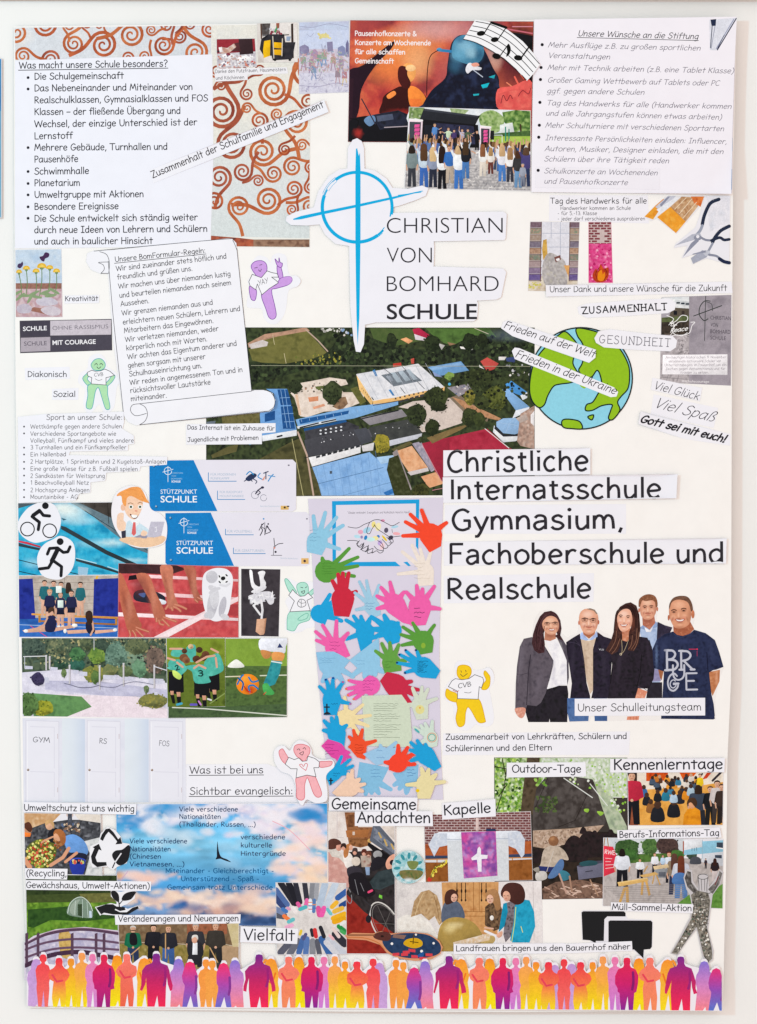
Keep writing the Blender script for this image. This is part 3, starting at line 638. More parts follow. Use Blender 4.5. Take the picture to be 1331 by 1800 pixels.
q.tex('6a8f48,8fae66,b8cc94,527838', '842 206 862 196 880 204 886 216 876 234 858 236 846 226', 3, 7, True).tex('4f7a3a,3d6430,86a85a,a8c27c', '882 200 906 196 932 198 932 240 914 232 902 236 894 226 886 218', 3, 7)
q.ln('4a3c2e', 3, '914 222 916 250').poly('d9dfdf', '878 222 900 218 904 238 878 238')
q.part('hedge').tex('3c5a30,587844,2c4426', '858 238 932 232 932 244 858 244', 3, 6)
q.part('meadow').tex('9fbf4e,b8cf62,8aae44', '858 242 932 242 932 262 858 262', 4, 12, st=3).part('meadow').tex('86a648,a2bc58', '718 236 726 236 726 250 716 250', 4, 8)
q.part('goal').ln('eef0f0', 1, '866 256 866 240 882 240 882 256').ln('2f8a78', 2, '888 226 888 250').ln('2f8a78', 2, '894 230 894 250')
q.part('stage').poly('2a2c32', '745 193 842 206 834 222 738 212').poly('3c3f48', '745 193 842 206 841 209 746 197').poly('191a20', '742 212 840 222 842 256 842 300 822 298 740 262').poly('22242c', '746 222 760 222 760 258 746 258').ln('15151a', 2, '842 206 832 226').tex('2c2e40,3a3c58,1c1c26', '762 218 832 224 836 256 762 256', 3, 10).poly('232327', '862 232 868 232 868 248 860 248').poly('8a8f94', '824 270 842 272 842 284 824 282').ln('333', 1, '824 276 842 278')
q.part('banner').poly('e9d4df', '719 213 743 214 741 254 718 252').poly('454850', '720 216 740 217 738 252 719 251').ln('f4f0f2', 3.2, '720 212 742 214').part('banner').poly('e9d4df', '843 225 862 227 860 258 843 256').poly('3e4148', '845 228 860 229 859 256 845 255').ln('f4f0f2', 2.6, '844 224 862 226')
for t, x, y in (('P', 738, 224), ('E', 738, 231), ('A', 738, 238), ('C', 738, 245), ('E', 738, 251)): q.poly('e2589a', [(x-9, y-3), (x, y-3.5), (x-1, y+2.4), (x-10, y+2.4)])
for y in (234, 240, 246, 252): q.poly('e2589a', [(850, y-3), (857, y-3), (856, y+2), (849, y+2)])
q.part('cobbles').tex('b5b2b2,cfcaca,98969a,dcd8d6', '708 262 934 262 934 340 708 340', 3, 5, st=1.5)
for i in range(9): q.ln('8c8a8e', .6, [(760+i*2, 292+i*5), (932, 296+i*5)])
q.dabs('8f8c90,dedad8,a8a4a4', '712 300 932 300 932 338 712 336', 160, 1.6, 1.5)
rr = random.Random(4); sh = ['dce2ea', 'c8d0dc', 'f0f0f2', '3a3c48', '5c78a8', 'aebccc', 'e8e4e0', '2c2e36', '8a9a9a', '4a66a0', 'b8b4c8']; hs = ['4a3426', '7a5a3c', 'a8845a', '2c2220', 'c8a878', '5c4030']; lg = ['3c4658', '2a2c34', '5a80b8', '4a6ea8', '1e2026', '6a90c4', 'c8bcac']
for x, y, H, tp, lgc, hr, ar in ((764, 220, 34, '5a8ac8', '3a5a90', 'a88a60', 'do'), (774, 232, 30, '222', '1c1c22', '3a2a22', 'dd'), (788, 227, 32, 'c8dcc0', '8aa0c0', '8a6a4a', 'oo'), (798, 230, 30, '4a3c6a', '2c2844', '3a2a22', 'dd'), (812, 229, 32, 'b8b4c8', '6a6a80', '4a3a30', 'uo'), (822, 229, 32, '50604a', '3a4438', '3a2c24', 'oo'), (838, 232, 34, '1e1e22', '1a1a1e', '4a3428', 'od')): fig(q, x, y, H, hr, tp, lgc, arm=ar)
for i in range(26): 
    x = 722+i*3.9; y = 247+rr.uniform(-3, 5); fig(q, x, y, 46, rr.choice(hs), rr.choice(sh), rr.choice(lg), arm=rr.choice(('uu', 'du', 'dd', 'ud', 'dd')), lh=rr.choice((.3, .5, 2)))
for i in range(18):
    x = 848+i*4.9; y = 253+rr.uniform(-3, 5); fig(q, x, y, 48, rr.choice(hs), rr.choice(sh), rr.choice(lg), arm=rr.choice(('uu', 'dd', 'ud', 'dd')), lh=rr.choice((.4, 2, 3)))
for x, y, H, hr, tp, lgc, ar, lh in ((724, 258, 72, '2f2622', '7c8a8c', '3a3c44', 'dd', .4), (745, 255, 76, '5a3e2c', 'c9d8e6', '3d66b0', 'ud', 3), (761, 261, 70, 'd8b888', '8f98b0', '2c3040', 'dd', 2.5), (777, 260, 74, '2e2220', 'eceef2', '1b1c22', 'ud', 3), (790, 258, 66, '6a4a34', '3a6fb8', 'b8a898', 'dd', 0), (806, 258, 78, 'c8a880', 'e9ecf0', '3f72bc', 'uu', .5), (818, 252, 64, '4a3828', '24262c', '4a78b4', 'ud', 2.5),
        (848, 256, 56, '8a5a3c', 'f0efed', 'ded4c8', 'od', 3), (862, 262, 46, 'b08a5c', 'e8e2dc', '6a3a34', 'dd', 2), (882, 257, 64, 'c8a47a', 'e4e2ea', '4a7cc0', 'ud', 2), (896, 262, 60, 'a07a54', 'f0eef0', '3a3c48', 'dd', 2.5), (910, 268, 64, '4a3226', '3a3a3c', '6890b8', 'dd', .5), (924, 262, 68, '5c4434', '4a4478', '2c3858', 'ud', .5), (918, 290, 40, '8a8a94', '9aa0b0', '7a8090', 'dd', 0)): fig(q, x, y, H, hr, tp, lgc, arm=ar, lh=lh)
q.done()
# ================= wishes list =================
q = Clip('wishes_sheet', 'large lavender handwritten-style list of wishes to the foundation, upper right', 'paper sheet', '938 38 1292 34 1288 120 1284 250 1281 345 1100 342 933 340 935 200', 'f2eff8', clip=False)
q.part('heading').txt('Unsere Wünsche an die Stiftung', 1014, 67, 1224, 73, 10, .11, '2c2a30', slant=.242, ul=1)
q.part('lettering')
for t, x0, y0, x1, y1 in (('Mehr Ausflüge z.B. zu großen sportlichen', 962, 86.5, 1228, 93), ('Veranstaltungen', 962, 105, 1070, 108), ('Mehr mit Technik arbeiten (z.B. eine Tablet Klasse)', 961, 126, 1286, 133), ('Großer Gaming Wettbewerb auf Tablets oder PC', 961, 148, 1261, 154.5), ('ggf. gegen andere Schulen', 960, 167, 1130, 170),
   ('Tag des Handwerks für alle (Handwerker kommen', 959, 188, 1282, 195), ('und alle Jahrgangstufen können etwas arbeiten)', 958, 206, 1265, 214), ('Mehr Schulturniere mit verschiedenen Sportarten', 957, 227, 1269, 234), ('Interessante Persönlichkeiten einladen: Influencer,', 957, 249, 1274, 256.5), ('Autoren, Musiker, Designer einladen, die mit den', 956, 268, 1268, 274), ('Schülern über ihre Tätigkeit reden', 955, 286, 1173, 290)):
    q.txt(t, x0, y0, x1, y1, 9, .095, '6e6a78', slant=.24)
for x, y in P('952 82 950 122 949 143 948 183 947 223 946 244'): q.part('bullet_point').ell('26242a', x, y, 2.9, m=M_INK)
q.part('printed_pencil').poly('dfe2ee', '1244 39 1292 36 1256 93 1245 92').poly('26304a', '1246 39 1256 38 1255 50 1248 50').ln('4a5066', 1.4, '1249 50 1246 88').ln('8a8ea6', 1, '1254 50 1247 90').ln('2e3450', 1.8, '1291 37 1258 92').ln('9aa0bc', 1.6, '1287 38 1256 90').ln('333a55', 1, '1270 66 1258 90')
q.done()
q = Clip('wish_slip', 'lavender slip with the school concert wish pasted at the foot of the wishes list', 'paper slip', '941 296 1158 300 1157 336 940 332', 'efecf5', clip=False).part('lettering')
q.txt('Schulkonzerte an Wochenenden', 955, 307, 1153, 311, 9, .095, '6e6a78', slant=.24).txt('und Pausenhofkonzerte', 955, 325, 1101, 328, 9, .095, '6e6a78', slant=.24)
q.part('bullet_point').ell('26242a', 945, 302, 2.9, m=M_INK); q.done()
q = Clip('music_stave', 'curved white music stave with black notes at the corner of the concert photo', 'paper cut-out', '835 38 864 42 892 56 918 76 936 96 948 117 936 134 925 146 906 124 886 106 860 90 836 78 814 72', 'f4f4f8', clip=False)
q.part('stave_line')
L0 = [(836, 41), (866, 48), (898, 66), (926, 92), (947, 116)]; L4 = [(814, 72), (838, 79), (872, 98), (904, 123), (924, 144)]
for k in range(5): q.curve('26262a', 1.3, [(a+(c-a)*k/4, b+(d-b)*k/4) for (a, b), (c, d) in zip(L0, L4)])
q.part('music_note').ell('1a1a1c', 845, 62, 7.5, 4.4, -8, M_INK).ell('1a1a1c', 869, 73, 7, 4.4, -8, M_INK).ln('1a1a1c', 1.8, '851 61 863 42;875 72 889 52').ln('1a1a1c', 4.4, '863 43 889 52')
q.part('music_note').ell('1a1a1c', 872, 102, 7.5, 5, 12, M_INK).ln('1a1a1c', 1.8, '878 102 893 81').blob('1a1a1c', '893 80 897 88 895 98 889 103 891 94 890 88', M_INK)
q.part('music_note').ell('1a1a1c', 910, 105, 7.5, 4.8, 8, M_INK).ln('1a1a1c', 2.6, '916 104 934 79')
q.done()
# ================= crafts day =================
q = Clip('crafts_day_slip', 'slip announcing the crafts day for all with three small lines', 'paper slip', '965 345 1137 346 1139 395 964 390', 'f0eef6', clip=False).part('lettering')
q.txt('Tag des Handwerks für alle', 966, 360, 1135, 360, 10, .12, font='s').txt('Handwerker kommen an Schule', 984, 371, 1107, 371, 6.4, .12, font='s', c='4c4a50').txt('- für 5.-13. Klasse', 979, 380, 1048, 380, 6.4, .12, font='s', c='4c4a50').txt('- jeder darf verschiedenes ausprobieren', 979, 389.5, 1132, 389.5, 6.4, .12, font='s', c='4c4a50').done()
q = Clip('brush_cutout', 'cut-out photo of a flat orange paint brush above the pliers', 'paper cut-out', '1131 384 1168 348 1235 347 1228 366 1187 413 1152 386 1143 391', 'e8e6ea', clip=False)
q.tex('e0902c,efa93c,d98228', '1131 383 1150 364 1164 352 1168 356 1146 388', 4, 10).poly('c9cbd8', '1150 366 1172 347 1186 347 1160 374').poly('8d90a6', '1158 362 1172 348 1176 348 1160 366').poly('e9ebf2', '1152 371 1186 349 1190 352 1160 378')
q.tex('f0a63a,e9982c,f4b850', '1153 384 1176 366 1203 392 1186 412', 4, 10).tex('b98a66,d9b48c,a8764e,e8cca8', '1176 366 1196 348 1228 350 1224 366 1203 392', 3, 5).tex('d4662c,e88a4a,c05028', '1212 348 1235 348 1229 366 1218 360', 3, 5).ln('f0dcc0', 1, '1184 370 1204 350;1192 378 1214 352;1198 386 1222 358')
q.done()
q = Clip('pliers_cutout', 'cut-out photo of two pliers with dark blue handles', 'paper cut-out', '1236 347 1281 347 1279 468 1258 461 1240 456 1214 466 1214 458 1228 446 1196 456 1206 434 1182 438 1186 430 1220 402 1228 380', 'eae9f1', clip=False)
q.tex('dfe0ea,eceaf2,d4d7e2', '1240 350 1280 350 1278 400 1244 410', 6, 20).part('pliers').curve('2b3348', 6, '1261 353 1246 360 1236 380 1232 397').curve('9aa0b2', 5, '1232 399 1228 408 1221 416').poly('b9bccb', '1184 434 1214 414 1228 412 1232 420 1204 428').poly('8f93a6', '1198 454 1212 430 1224 420 1226 426 1210 442').ell('8e92a4', 1224, 420, 7, 5).ell('e6e6ee', 1224, 418, 3).curve('8a8ea0', 4, '1230 420 1238 424 1248 425').curve('2b3348', 5, '1248 425 1262 420 1270 424 1279 423')
q.part('pliers').curve('2b3348', 6, '1279 400 1264 408 1254 420 1250 428').curve('9499aa', 4, '1250 430 1242 444 1236 448').poly('aaaebf', '1212 456 1232 442 1242 444 1240 454 1216 466').ell('c4c7d4', 1240, 447, 6, 5).poly('9296aa', '1214 450 1216 448 1238 442 1238 446').curve('8a8ea0', 4, '1244 450 1256 452 1262 456').curve('28304a', 6, '1262 457 1270 462 1279 464').done()
q = photo('library_drawing', 'crayon drawing of two bookshelves and a grey figure, left of the pink one', '931 391 1018 392 1014 515 927 513', cat='drawing', paper='e2dcdf')
q.tex('dcdce6,e6e4ec', '950 392 1002 392 1000 500 950 500', 6, 20).tex('d8cbb8,e3d8c8,c9b49c', '926 486 1016 486 1016 516 926 516', 4, 9)
for x0, x1 in ((930, 951), (1001, 1018)):
    for i in range(9):
        c = ('6b5560,8a7480', '8f7a70,b59a88,5f8a74', '9c8474,b0a096', '6a5f70,8c8290', 'a5826a,c09c84,8a6a5a', '8a6a60,7a8a7a,a88a80', 'a08a8c,b4a0a0', '7a6680,9a88a4', '5f4f88,7a6a9c')[i]
        q.part('bookshelf').tex(c, [(x0-1, 392+i*11.5), (x1, 392+i*11.5), (x1-1, 402+i*11.5), (x0-1.5, 402+i*11.5)], 2.5, 3); q.ln('5a4440', 1, [(x0-1, 403+i*11.5), (x1, 403+i*11.5)])
    q.ln('6a4c44', 1.2, [(x1 if x0 < 960 else x0, 392), ((x1 if x0 < 960 else x0)-2, 496)])
q.part('window_line').ln('aab0c4', .7, '968 392 968 420;984 392 984 460;952 412 1000 412;952 436 1000 436')
q.part('drawn_figure').tex('c99a3c,d8b060,b8862c', '954 424 960 422 962 456 954 458 952 440', 3, 6).tex('b4aeae,cac4c2,a09a9c,c0baac', '956 456 966 446 980 452 992 462 996 490 992 504 962 506 952 484', 3, 6, True).poly('7a4e48', '973 454 984 450 985 458 976 463').poly('f0ecee', '976 457 982 455 983 459 978 461').poly('e0a868', '990 468 1000 468 998 488').dabs('c8c060,d8cc7c', '928 497 950 498 948 508 928 507', 16, 2).done()
q = photo('campfire_drawing', 'narrow drawing of a brick wall over bright pink paint with an orange flower', '1033 392 1073 392 1076 499 1033 499', cat='drawing', paper='f0a8c0')
q.rect('cbb8b6', 1032, 391, 1076, 432).part('brick')
for j in range(9):
    for i in range(5):
        x = 1033+i*11-(5 if j % 2 else 0); y = 393+j*4.5
        if not (i == 2 and 3 <= j <= 7): q.part('drawn_brick').tex('7a3a44,8e4a50,6a323c', [(x, y), (x+9, y), (x+9, y+3.2), (x, y+3.2)], 3, 4)
q.part('pink_paint').tex('d8357f,e8609c,c82a70,f08ab4', '1032 430 1078 430 1078 500 1032 500', 3, 6).dabs('f4a4c4,b82466,e04488', '1034 434 1074 434 1074 496 1034 496', 60, 2)
q.part('orange_flower').tex('c8431f,a83420,d85a24', '1040 486 1046 474 1050 478 1054 466 1060 474 1068 472 1068 488 1060 497 1046 497', 3, 5, True).blob('e88a1c', '1050 494 1050 482 1056 476 1058 484 1062 480 1060 494').curve('6a2018', 1, '1048 492 1046 482 1052 472').curve('6a2018', 1, '1060 494 1066 484 1062 474').done()
q = photo('school_sign_photo', 'grey photo of the school name stone beside the yard with the white peace dove', '1161 524 1283 520 1282 679 1158 673', paper='a8a2ac')
q.tex('9a939c,a8a0aa,8d8690', '1206 518 1284 518 1284 680 1206 680', 6, 26).tex('d9dfe4,eceef0', '1160 520 1209 520 1209 545 1160 545', 6, 20).poly('e6e8ea', '1166 526 1209 530 1209 545 1184 540')
q.part('school_building').poly('5a5248', '1180 542 1209 544 1209 560 1172 562').poly('c8ccd0', '1184 528 1209 532 1209 540 1184 536').ln('333a44', 3, '1188 534 1192 534;1196 535 1200 535;1204 536 1208 536').poly('1e2026', '1182 548 1188 548 1188 555 1182 555').poly('3a3230', '1196 548 1201 548 1201 556 1196 556').tex('4a5a38,66704a,39422c', '1160 560 1209 556 1209 566 1160 570', 3, 6).tex('4a4038,2f2b28,5e5248', '1160 568 1209 566 1209 592 1160 592', 3, 8)
q.part('paving').tex('a8a0a4,c4bcc0,8c868a', '1158 590 1209 590 1209 680 1156 680', 3, 5).dabs('8a8488,cfc8cc', '1190 592 1208 592 1208 640 1188 640', 50, 1.4, 1.4).ln('6e6a70', .6, '1160 650 1206 656;1160 664 1206 668;1176 648 1168 676;1194 650 1186 678')
q.part('dove_line').curve('f6f4f6', 1.2, '1170 556 1182 562 1176 570 1186 566 1196 556 1206 558 1204 566 1190 568 1180 582 1186 590 1200 590 1210 586 1214 574 1219 568 1212 568').curve('f6f4f6', 1, '1182 584 1176 592 1188 590 1196 592 1206 586').txt('for', 1172, 572, 1184, 577, 8, .14, 'ffffff', slant=.4).txt('Peace', 1176, 586, 1206, 582, 7, .14, 'ffffff', slant=.4)
q.part('school_emblem').ln('3b403f', 1.2, '1238 520 1236 600').curve('3b403f', 1.6, '1246 531 1236 531 1228 541 1227 555 1235 565 1242 562').curve('3b403f', 1, '1238 532 1248 536 1250 548').ln('3b403f', 1.6, '1217 557 1266 539')
q.part('lettering')
for t, x1, y in (('CHRISTIAN', 1282, 563), ('VON', 1259, 575), ('BOMHARD', 1281, 587), ('SCHULE', 1273, 598)): q.txt(t, 1246, y, x1, y+1.5, 6.6, font='b', c='4a4650')
q.part('text_block').poly('f0edf2', '1163 625 1276 624 1276 660 1162 659')
for i, (t, a, b) in enumerate((('Am heutigen historischen 9. November', 1168, 1274), ('versammeln sich unsere Schüler vor', 1173, 1265), ('Unterrichtsbeginn im Pausenhof, um ein', 1166, 1274), ('Zeichen gegen Antisemitismus und für', 1168, 1272), ('Frieden zu setzen.', 1194, 1244))): q.txt(t, a, 631.5+i*6.7, b, 631+i*6.7, 4.2, .1, '8a828c')
q.txt('#schulecourage', 1196, 673, 1244, 674, 4.4, font='b', c='f0ecf0').done()
# ================= aerial photo, globe, emblem =================
q = photo('aerial_photo', 'large aerial photo of the school grounds with blue and grey roofs among dark trees', '363 576 939 577 939 870 363 873', paper='3a3c34')
q.tex('242a20,333c2a,4a5536,181c15', '361 574 941 574 941 875 361 875', 4, 9)
# (coordinates below in photograph pixels)
q.part('football_pitch').tex('6a6838,7c7844,5f5f34', '438 615 470 594 538 580 576 622 540 634 500 640 470 640 444 634', 4, 14, st=2)
q.tex('b08a72,c89c84,9a7c68', '436 604 466 588 494 584 538 576 545 582 488 592 460 600 438 612', 3, 7).tex('c8bcb8,dcd4d4', '438 606 462 598 472 602 470 609 442 614', 3, 6).ln('cbbf98', 1, '480 590 483 606;500 622 504 642').ln('c0a898', 2.2, '538 580 560 600 578 620').dabs('e0dcd8,a8a4a0', '566 578 600 578 600 584 566 584', 14, 2.2)
q.part('sports_field').tex('4c6a34,5a7a3e,40582e', '748 578 860 578 872 594 846 606 812 612 780 604 758 588', 4, 14, st=2).tex('4a5e34,58683c', '650 578 676 578 730 580 740 600 700 608 660 604', 4, 10).ln('c8c0a8', 1.2, '834 578 858 588').poly('e8a878', '704 597 714 594 726 600 718 605').tex('8a6a50,a08064', '786 602 812 608 808 614 792 612', 3, 5)
q.part('wood').tex('1f241d,2c3428,3c4830,161a15', '640 590 668 600 700 612 760 616 800 606 830 590 940 600 940 660 780 650 700 650 600 656 540 650 430 680 430 636 500 640 560 630 578 618 600 590', 3, 7)
q.dabs('1b201a,3c4a30,4c5a3a,252b22', '640 590 668 600 700 612 760 616 800 606 830 590 940 600 940 660 780 650 700 650 600 656 540 650 450 670 446 640 500 642 560 634 590 620 580 578 640 578', 380, 3.4, seed=3).dabs('a09a40,6a7238,8a8444', '520 626 600 618 600 640 520 644', 50, 1.8)
q.part('hall_building').poly('b02c4a', '725 580 736 577 758 592 758 598 740 596 728 588').poly('d8ccd4', '728 588 758 598 757 601 730 598')
for a in (('c04038', '691 640 705 638 706 644 691 646'), ('c8544a', '722 632 728 630 728 640 723 640'), ('c0504a', '844 636 856 629 876 640 868 650 856 654'), ('e4e0e0', '842 642 856 654 868 652 866 656 842 646'), ('e6e2e0', '808 610 832 612 830 616 810 614'), ('b8b4b2', '770 604 782 608 776 616'), ('dcd8d6', '876 628 890 628 886 634 876 634'), ('3c4a78', '888 630 906 628 904 638 890 636')): q.part('small_house').poly(*a)
q.part('schoolyard').tex('e0cec0,eedfd4,d0beb0', '514 676 550 670 580 664 608 668 612 676 596 680 604 690 640 690 640 706 600 722 570 724 540 734 528 732 518 700 510 690', 4, 12).tex('cfc0b8,dccdc4', '700 716 726 706 790 700 814 724 812 744 776 756 742 760 732 748 744 724', 4, 14)
q.poly('d88f6a', '542 699 560 697 560 705 544 707').poly('d89a7c', '550 716 570 710 572 714 552 720').tex('e0b89a,e8c8ae', '519 694 524 694 530 730 526 730', 3, 6).tex('8a6a54,9c7c60,6a5040', '590 700 608 698 612 710 600 722 586 716', 3, 6).tex('5a6438,6c7440', '554 680 574 678 578 684 558 687', 3, 5).tex('5c5c34,70703c', '616 684 628 680 644 706 634 712', 3, 6).tex('7a6a5a,8c7c68', '790 700 806 694 860 730 856 742 812 722', 3, 8).tex('b0805c,c49470,94684a', '794 698 812 704 880 736 876 740 826 728', 3, 6)
q.dabs('6a6058,f0e8e0,b88a70', '520 676 604 668 600 690 524 692', 26, 1.6)
for a in (('6f8094', 900, 590, 60, 14, .35), ('f4f2f0', 700, 660, 40, 16, .6)): q.soft(*a)
q.dabs('f2f0ec,d8d0c8,b84a40,c8ccd8,8aa4c8', '600 578 640 578 640 592 600 590', 12, 2).dabs('e8e4e0,c8c8cc,8a8a90', '890 640 936 640 936 664 890 660', 14, 2)
q.part('car_park').tex('8c8690,a49ea6,78727c', '786 682 840 672 824 688 806 698', 3, 6)
q.part('main_building').poly('c9cbd2', '627 658 735 640 780 680 770 690 690 704 672 702 650 698 640 680').tex('dcdde4,ecebf0,d0d2da', '627 658 735 640 780 680 690 704 658 704', 4, 12).poly('eac080', '627 660 656 704 654 714 632 686').poly('e6b878', '656 704 692 700 782 680 780 692 700 706 690 712 656 714')
q.tex('6c737d,7e8690,5c636c', '670 660 718 650 742 670 692 680', 3, 6).poly('a6b2bd', '686 656 694 655 708 672 698 673').poly('a6b2bd', '700 654 708 652 722 669 713 671').poly('a6b2bd', '713 651 720 650 734 667 727 669').poly('9098a4', '678 662 686 661 692 670 686 672').ln('41454c', 1, '674 648 690 660;706 644 714 652;704 682 712 692;734 672 746 684').poly('4a84bc', '655 652 659 650 664 662 660 662').poly('4a84bc', '683 686 687 685 694 696 690 696')
for i in range(9): q.rect('5c5248', 694+i*8, 699.5-i*1.9, 697+i*8, 702.5-i*1.9)
for i in range(6): q.poly('3e424a', [(693+i*9, 707-i*2.4), (700+i*9, 705-i*2.4), (700+i*9, 709-i*2.4), (693+i*9, 711-i*2.4)])
for i in range(6): q.rect('8a6840', 636+i*3, 682+i*3.6, 637+i*3, 685+i*3.6)
q.part('solar_roof').poly('6fa0d8', '468 684 505 684 522 756 460 768 457 724 478 722 484 712 482 692').tex('1f4a86,2a5c9a,183c70', '488 685 506 685 513 712 494 713', 3, 6).tex('1f4a86,2a5c9a', '494 715 514 714 519 754 498 754', 3, 6).tex('1f4a86,2a5c9a', '466 728 484 722 484 738 466 742', 3, 6).ln('8fb8e4', .8, '493 700 510 699;496 728 516 727;500 742 518 741;494 686 505 752;501 685 511 752').poly('e6e8ee', '461 766 522 756 522 766 462 776').ln('30343c', 3, '488 768 496 766')
q.part('long_roof').poly('7eabda', '520 738 616 716 700 706 700 712 622 736 524 750').tex('1e4c88,2c66a6', '526 738 614 722 612 728 528 746', 3, 5).poly('d8dce2', '522 750 590 736 592 740 524 754').ln('2e323a', 2.4, '528 752 560 744;566 743 590 738').tex('1a4a80,2a5c94', '534 754 608 738 610 742 536 760', 3, 5)
q.part('grey_roof').tex('3a3a40,4a4a50,2e2e34', '536 758 612 742 632 750 626 776 636 780 640 785 540 804', 4, 10).poly('47474d', '535 774 624 754 640 785 632 790 542 806').poly('e6e4e6', '540 805 634 783 634 796 547 822').poly('55555b', '640 756 710 742 712 752 650 770').poly('8f8a90', '634 735 706 720 716 732 650 748').tex('3c3e3e,4c4e4c', '648 752 724 736 742 762 660 780', 3, 10).poly('c8cad4', '660 780 742 762 740 770 664 790').poly('4a4c54', '622 756 644 752 656 776 636 782').poly('d6d2d4', '636 784 658 778 656 792 638 794').ln('2b2d33', 2, '634 737 700 722')
for i in range(8): q.poly('33353b', [(556+i*10, 802-i*2.6), (563+i*10, 800.4-i*2.6), (563+i*10, 804-i*2.6), (556+i*10, 806-i*2.6)])
for i in range(10): q.ell('e2e4ea', 564+(i % 5)*9, 757-(i % 5)*1.6+(i//5)*6, 2, 1.5)
q.part('front_roof').tex('86b2e4,94bdec,7aa6da', '546 822 650 795 662 806 694 800 692 812 680 826 700 864 694 874 554 874', 5, 20).ln('52749c', .9, '554 852 674 822').ln('6488b0', .8, '600 872 694 846').tex('2c6cb4,3f7cc0', '674 866 692 858 694 866 680 872', 3, 4).poly('4c545e', '580 828 584 828 584 833 580 833').poly('a8c8e8', '662 804 694 800 690 812 670 816')
q.part('court').tex('a82c42,b8384e,982438', '740 780 856 754 892 786 920 800 780 800 780 850 770 840', 5, 16, st=2).poly('9c2c40', '740 780 790 770 790 856 776 846').tex('e0a47a,ecb890,d49468', '694 794 724 784 752 822 720 832', 4, 10).tex('dc9c72,e8b088', '740 838 766 830 780 850 754 858', 3, 8).tex('b0a8b4,8e8a9c,c8bccc', '724 780 740 776 764 826 758 830', 3, 4).ln('eceaec', 1.2, '852 754 894 788').ln('d0909a', 1, '742 782 776 846;760 862 780 858').tex('c8c0c4,d8d0d0', '716 830 752 822 754 828 722 836', 3, 5)
q.part('round_building').poly('cfd4dc', '868 748 884 774 905 774 918 764 918 770 905 776 884 778 866 760').poly('e4e6ea', '868 752 884 766 916 766 916 772 904 776 886 776 870 764').poly('2e3036', '870 748 886 764 916 764 917 767 884 768 868 754').poly('8fb2d8', '872 742 884 736 906 735 918 746 918 760 904 764 884 762 872 750').ln('a8c4e4', .7, '894 746 873 743;894 746 905 736;894 746 918 750;894 746 888 762')
q.part('blue_roof_house').poly('4c90d0', '888 676 898 670 926 690 914 696 894 688').poly('e0e4ea', '914 696 926 690 926 700 918 704').poly('82acd8', '880 686 892 684 930 716 906 722').poly('dde0e8', '906 722 930 716 928 724 900 736').part('blue_roof_house').poly('6f9ccc', '752 646 810 636 824 652 770 662').poly('8ab0da', '754 648 808 638 812 642 760 652').poly('8a9ac4', '760 654 772 660 778 664 764 662').ell('5ab0e0', 790, 676, 2.6)
q.part('rubble_yard').tex('b08f82,c8a898,94786c,dcc8bc', '914 728 938 714 940 790 914 784 908 776', 3, 5).poly('e4e0e2', '932 730 939 722 939 750 932 744').poly('b8a8a0', '906 736 924 728 928 738 914 744')
q.part('lawn').tex('4c4a30,5e5a3a,3c3c28', '363 846 440 816 514 776 530 770 560 850 566 874 362 874', 4, 14, st=2).tex('585434,6a6440', '372 800 400 786 420 780 416 794 374 806', 3, 8).tex('b4a498,c8b8ac', '363 838 430 812 514 768 516 774 440 806 363 842', 3, 6).tex('66603c,7a7248,54502f', '390 734 440 720 458 722 456 746 392 746', 3, 7).poly('6a7480', '363 742 380 740 378 746 364 746').poly('3f92c0', '438 776 442 775 442 782 438 782').tex('7a6644,8a744c', '750 770 800 752 830 744 810 756 760 780', 3, 7).tex('5c5638,6e6844', '688 790 720 776 726 780 694 794', 3, 6).tex('a49a9a,8c8284', '690 796 698 790 724 860 714 870', 3, 7).tex('43462e,33381f,52563a', '684 806 700 800 726 874 694 874 680 826', 3, 7)
q.part('path').ln('c4a898', 3, '524 760 540 800 552 874').ln('b8b080', 1.2, '514 772 534 874')
q.part('photo_seam').ln('a8a890', .8, '442 643 939 645')
q.part('roof_detail')
for i in range(7): q.ln('b4b6c0', .6, [(640+i*18, 657-i*2.9), (664+i*18, 702-i*2.9)])
for i in range(9): q.ln('6c94c4', .5, [(556+i*13, 822-i*3.6), (566+i*13, 873)])
for i in range(12): q.ln('a8c8ea', .6, [(530+i*14, 738-i*2.4), (531+i*14, 742-i*2.4)])
q.dabs('e8e8ee,2a2c30,9a9aa4', '560 770 630 756 634 764 566 780', 14, 1.1).dabs('d8d8de,3a3c42', '650 756 720 742 724 750 656 766', 12, 1.1).dabs('e8e4e0,6a5c50,c8b4a4,3a4a30', '700 716 800 702 812 740 742 756', 24, 1.4).dabs('e0d8d0,5a6a8a,8a3c3c,f0ece8', '796 680 838 674 820 692 800 696', 10, 1.5).ln('f0ecee', 1, '627 659 656 705;656 705 780 681').ln('4a4034', 1.4, '656 713 782 691').ln('2c2e2c', 1.2, '536 805 612 790;546 822 634 797')
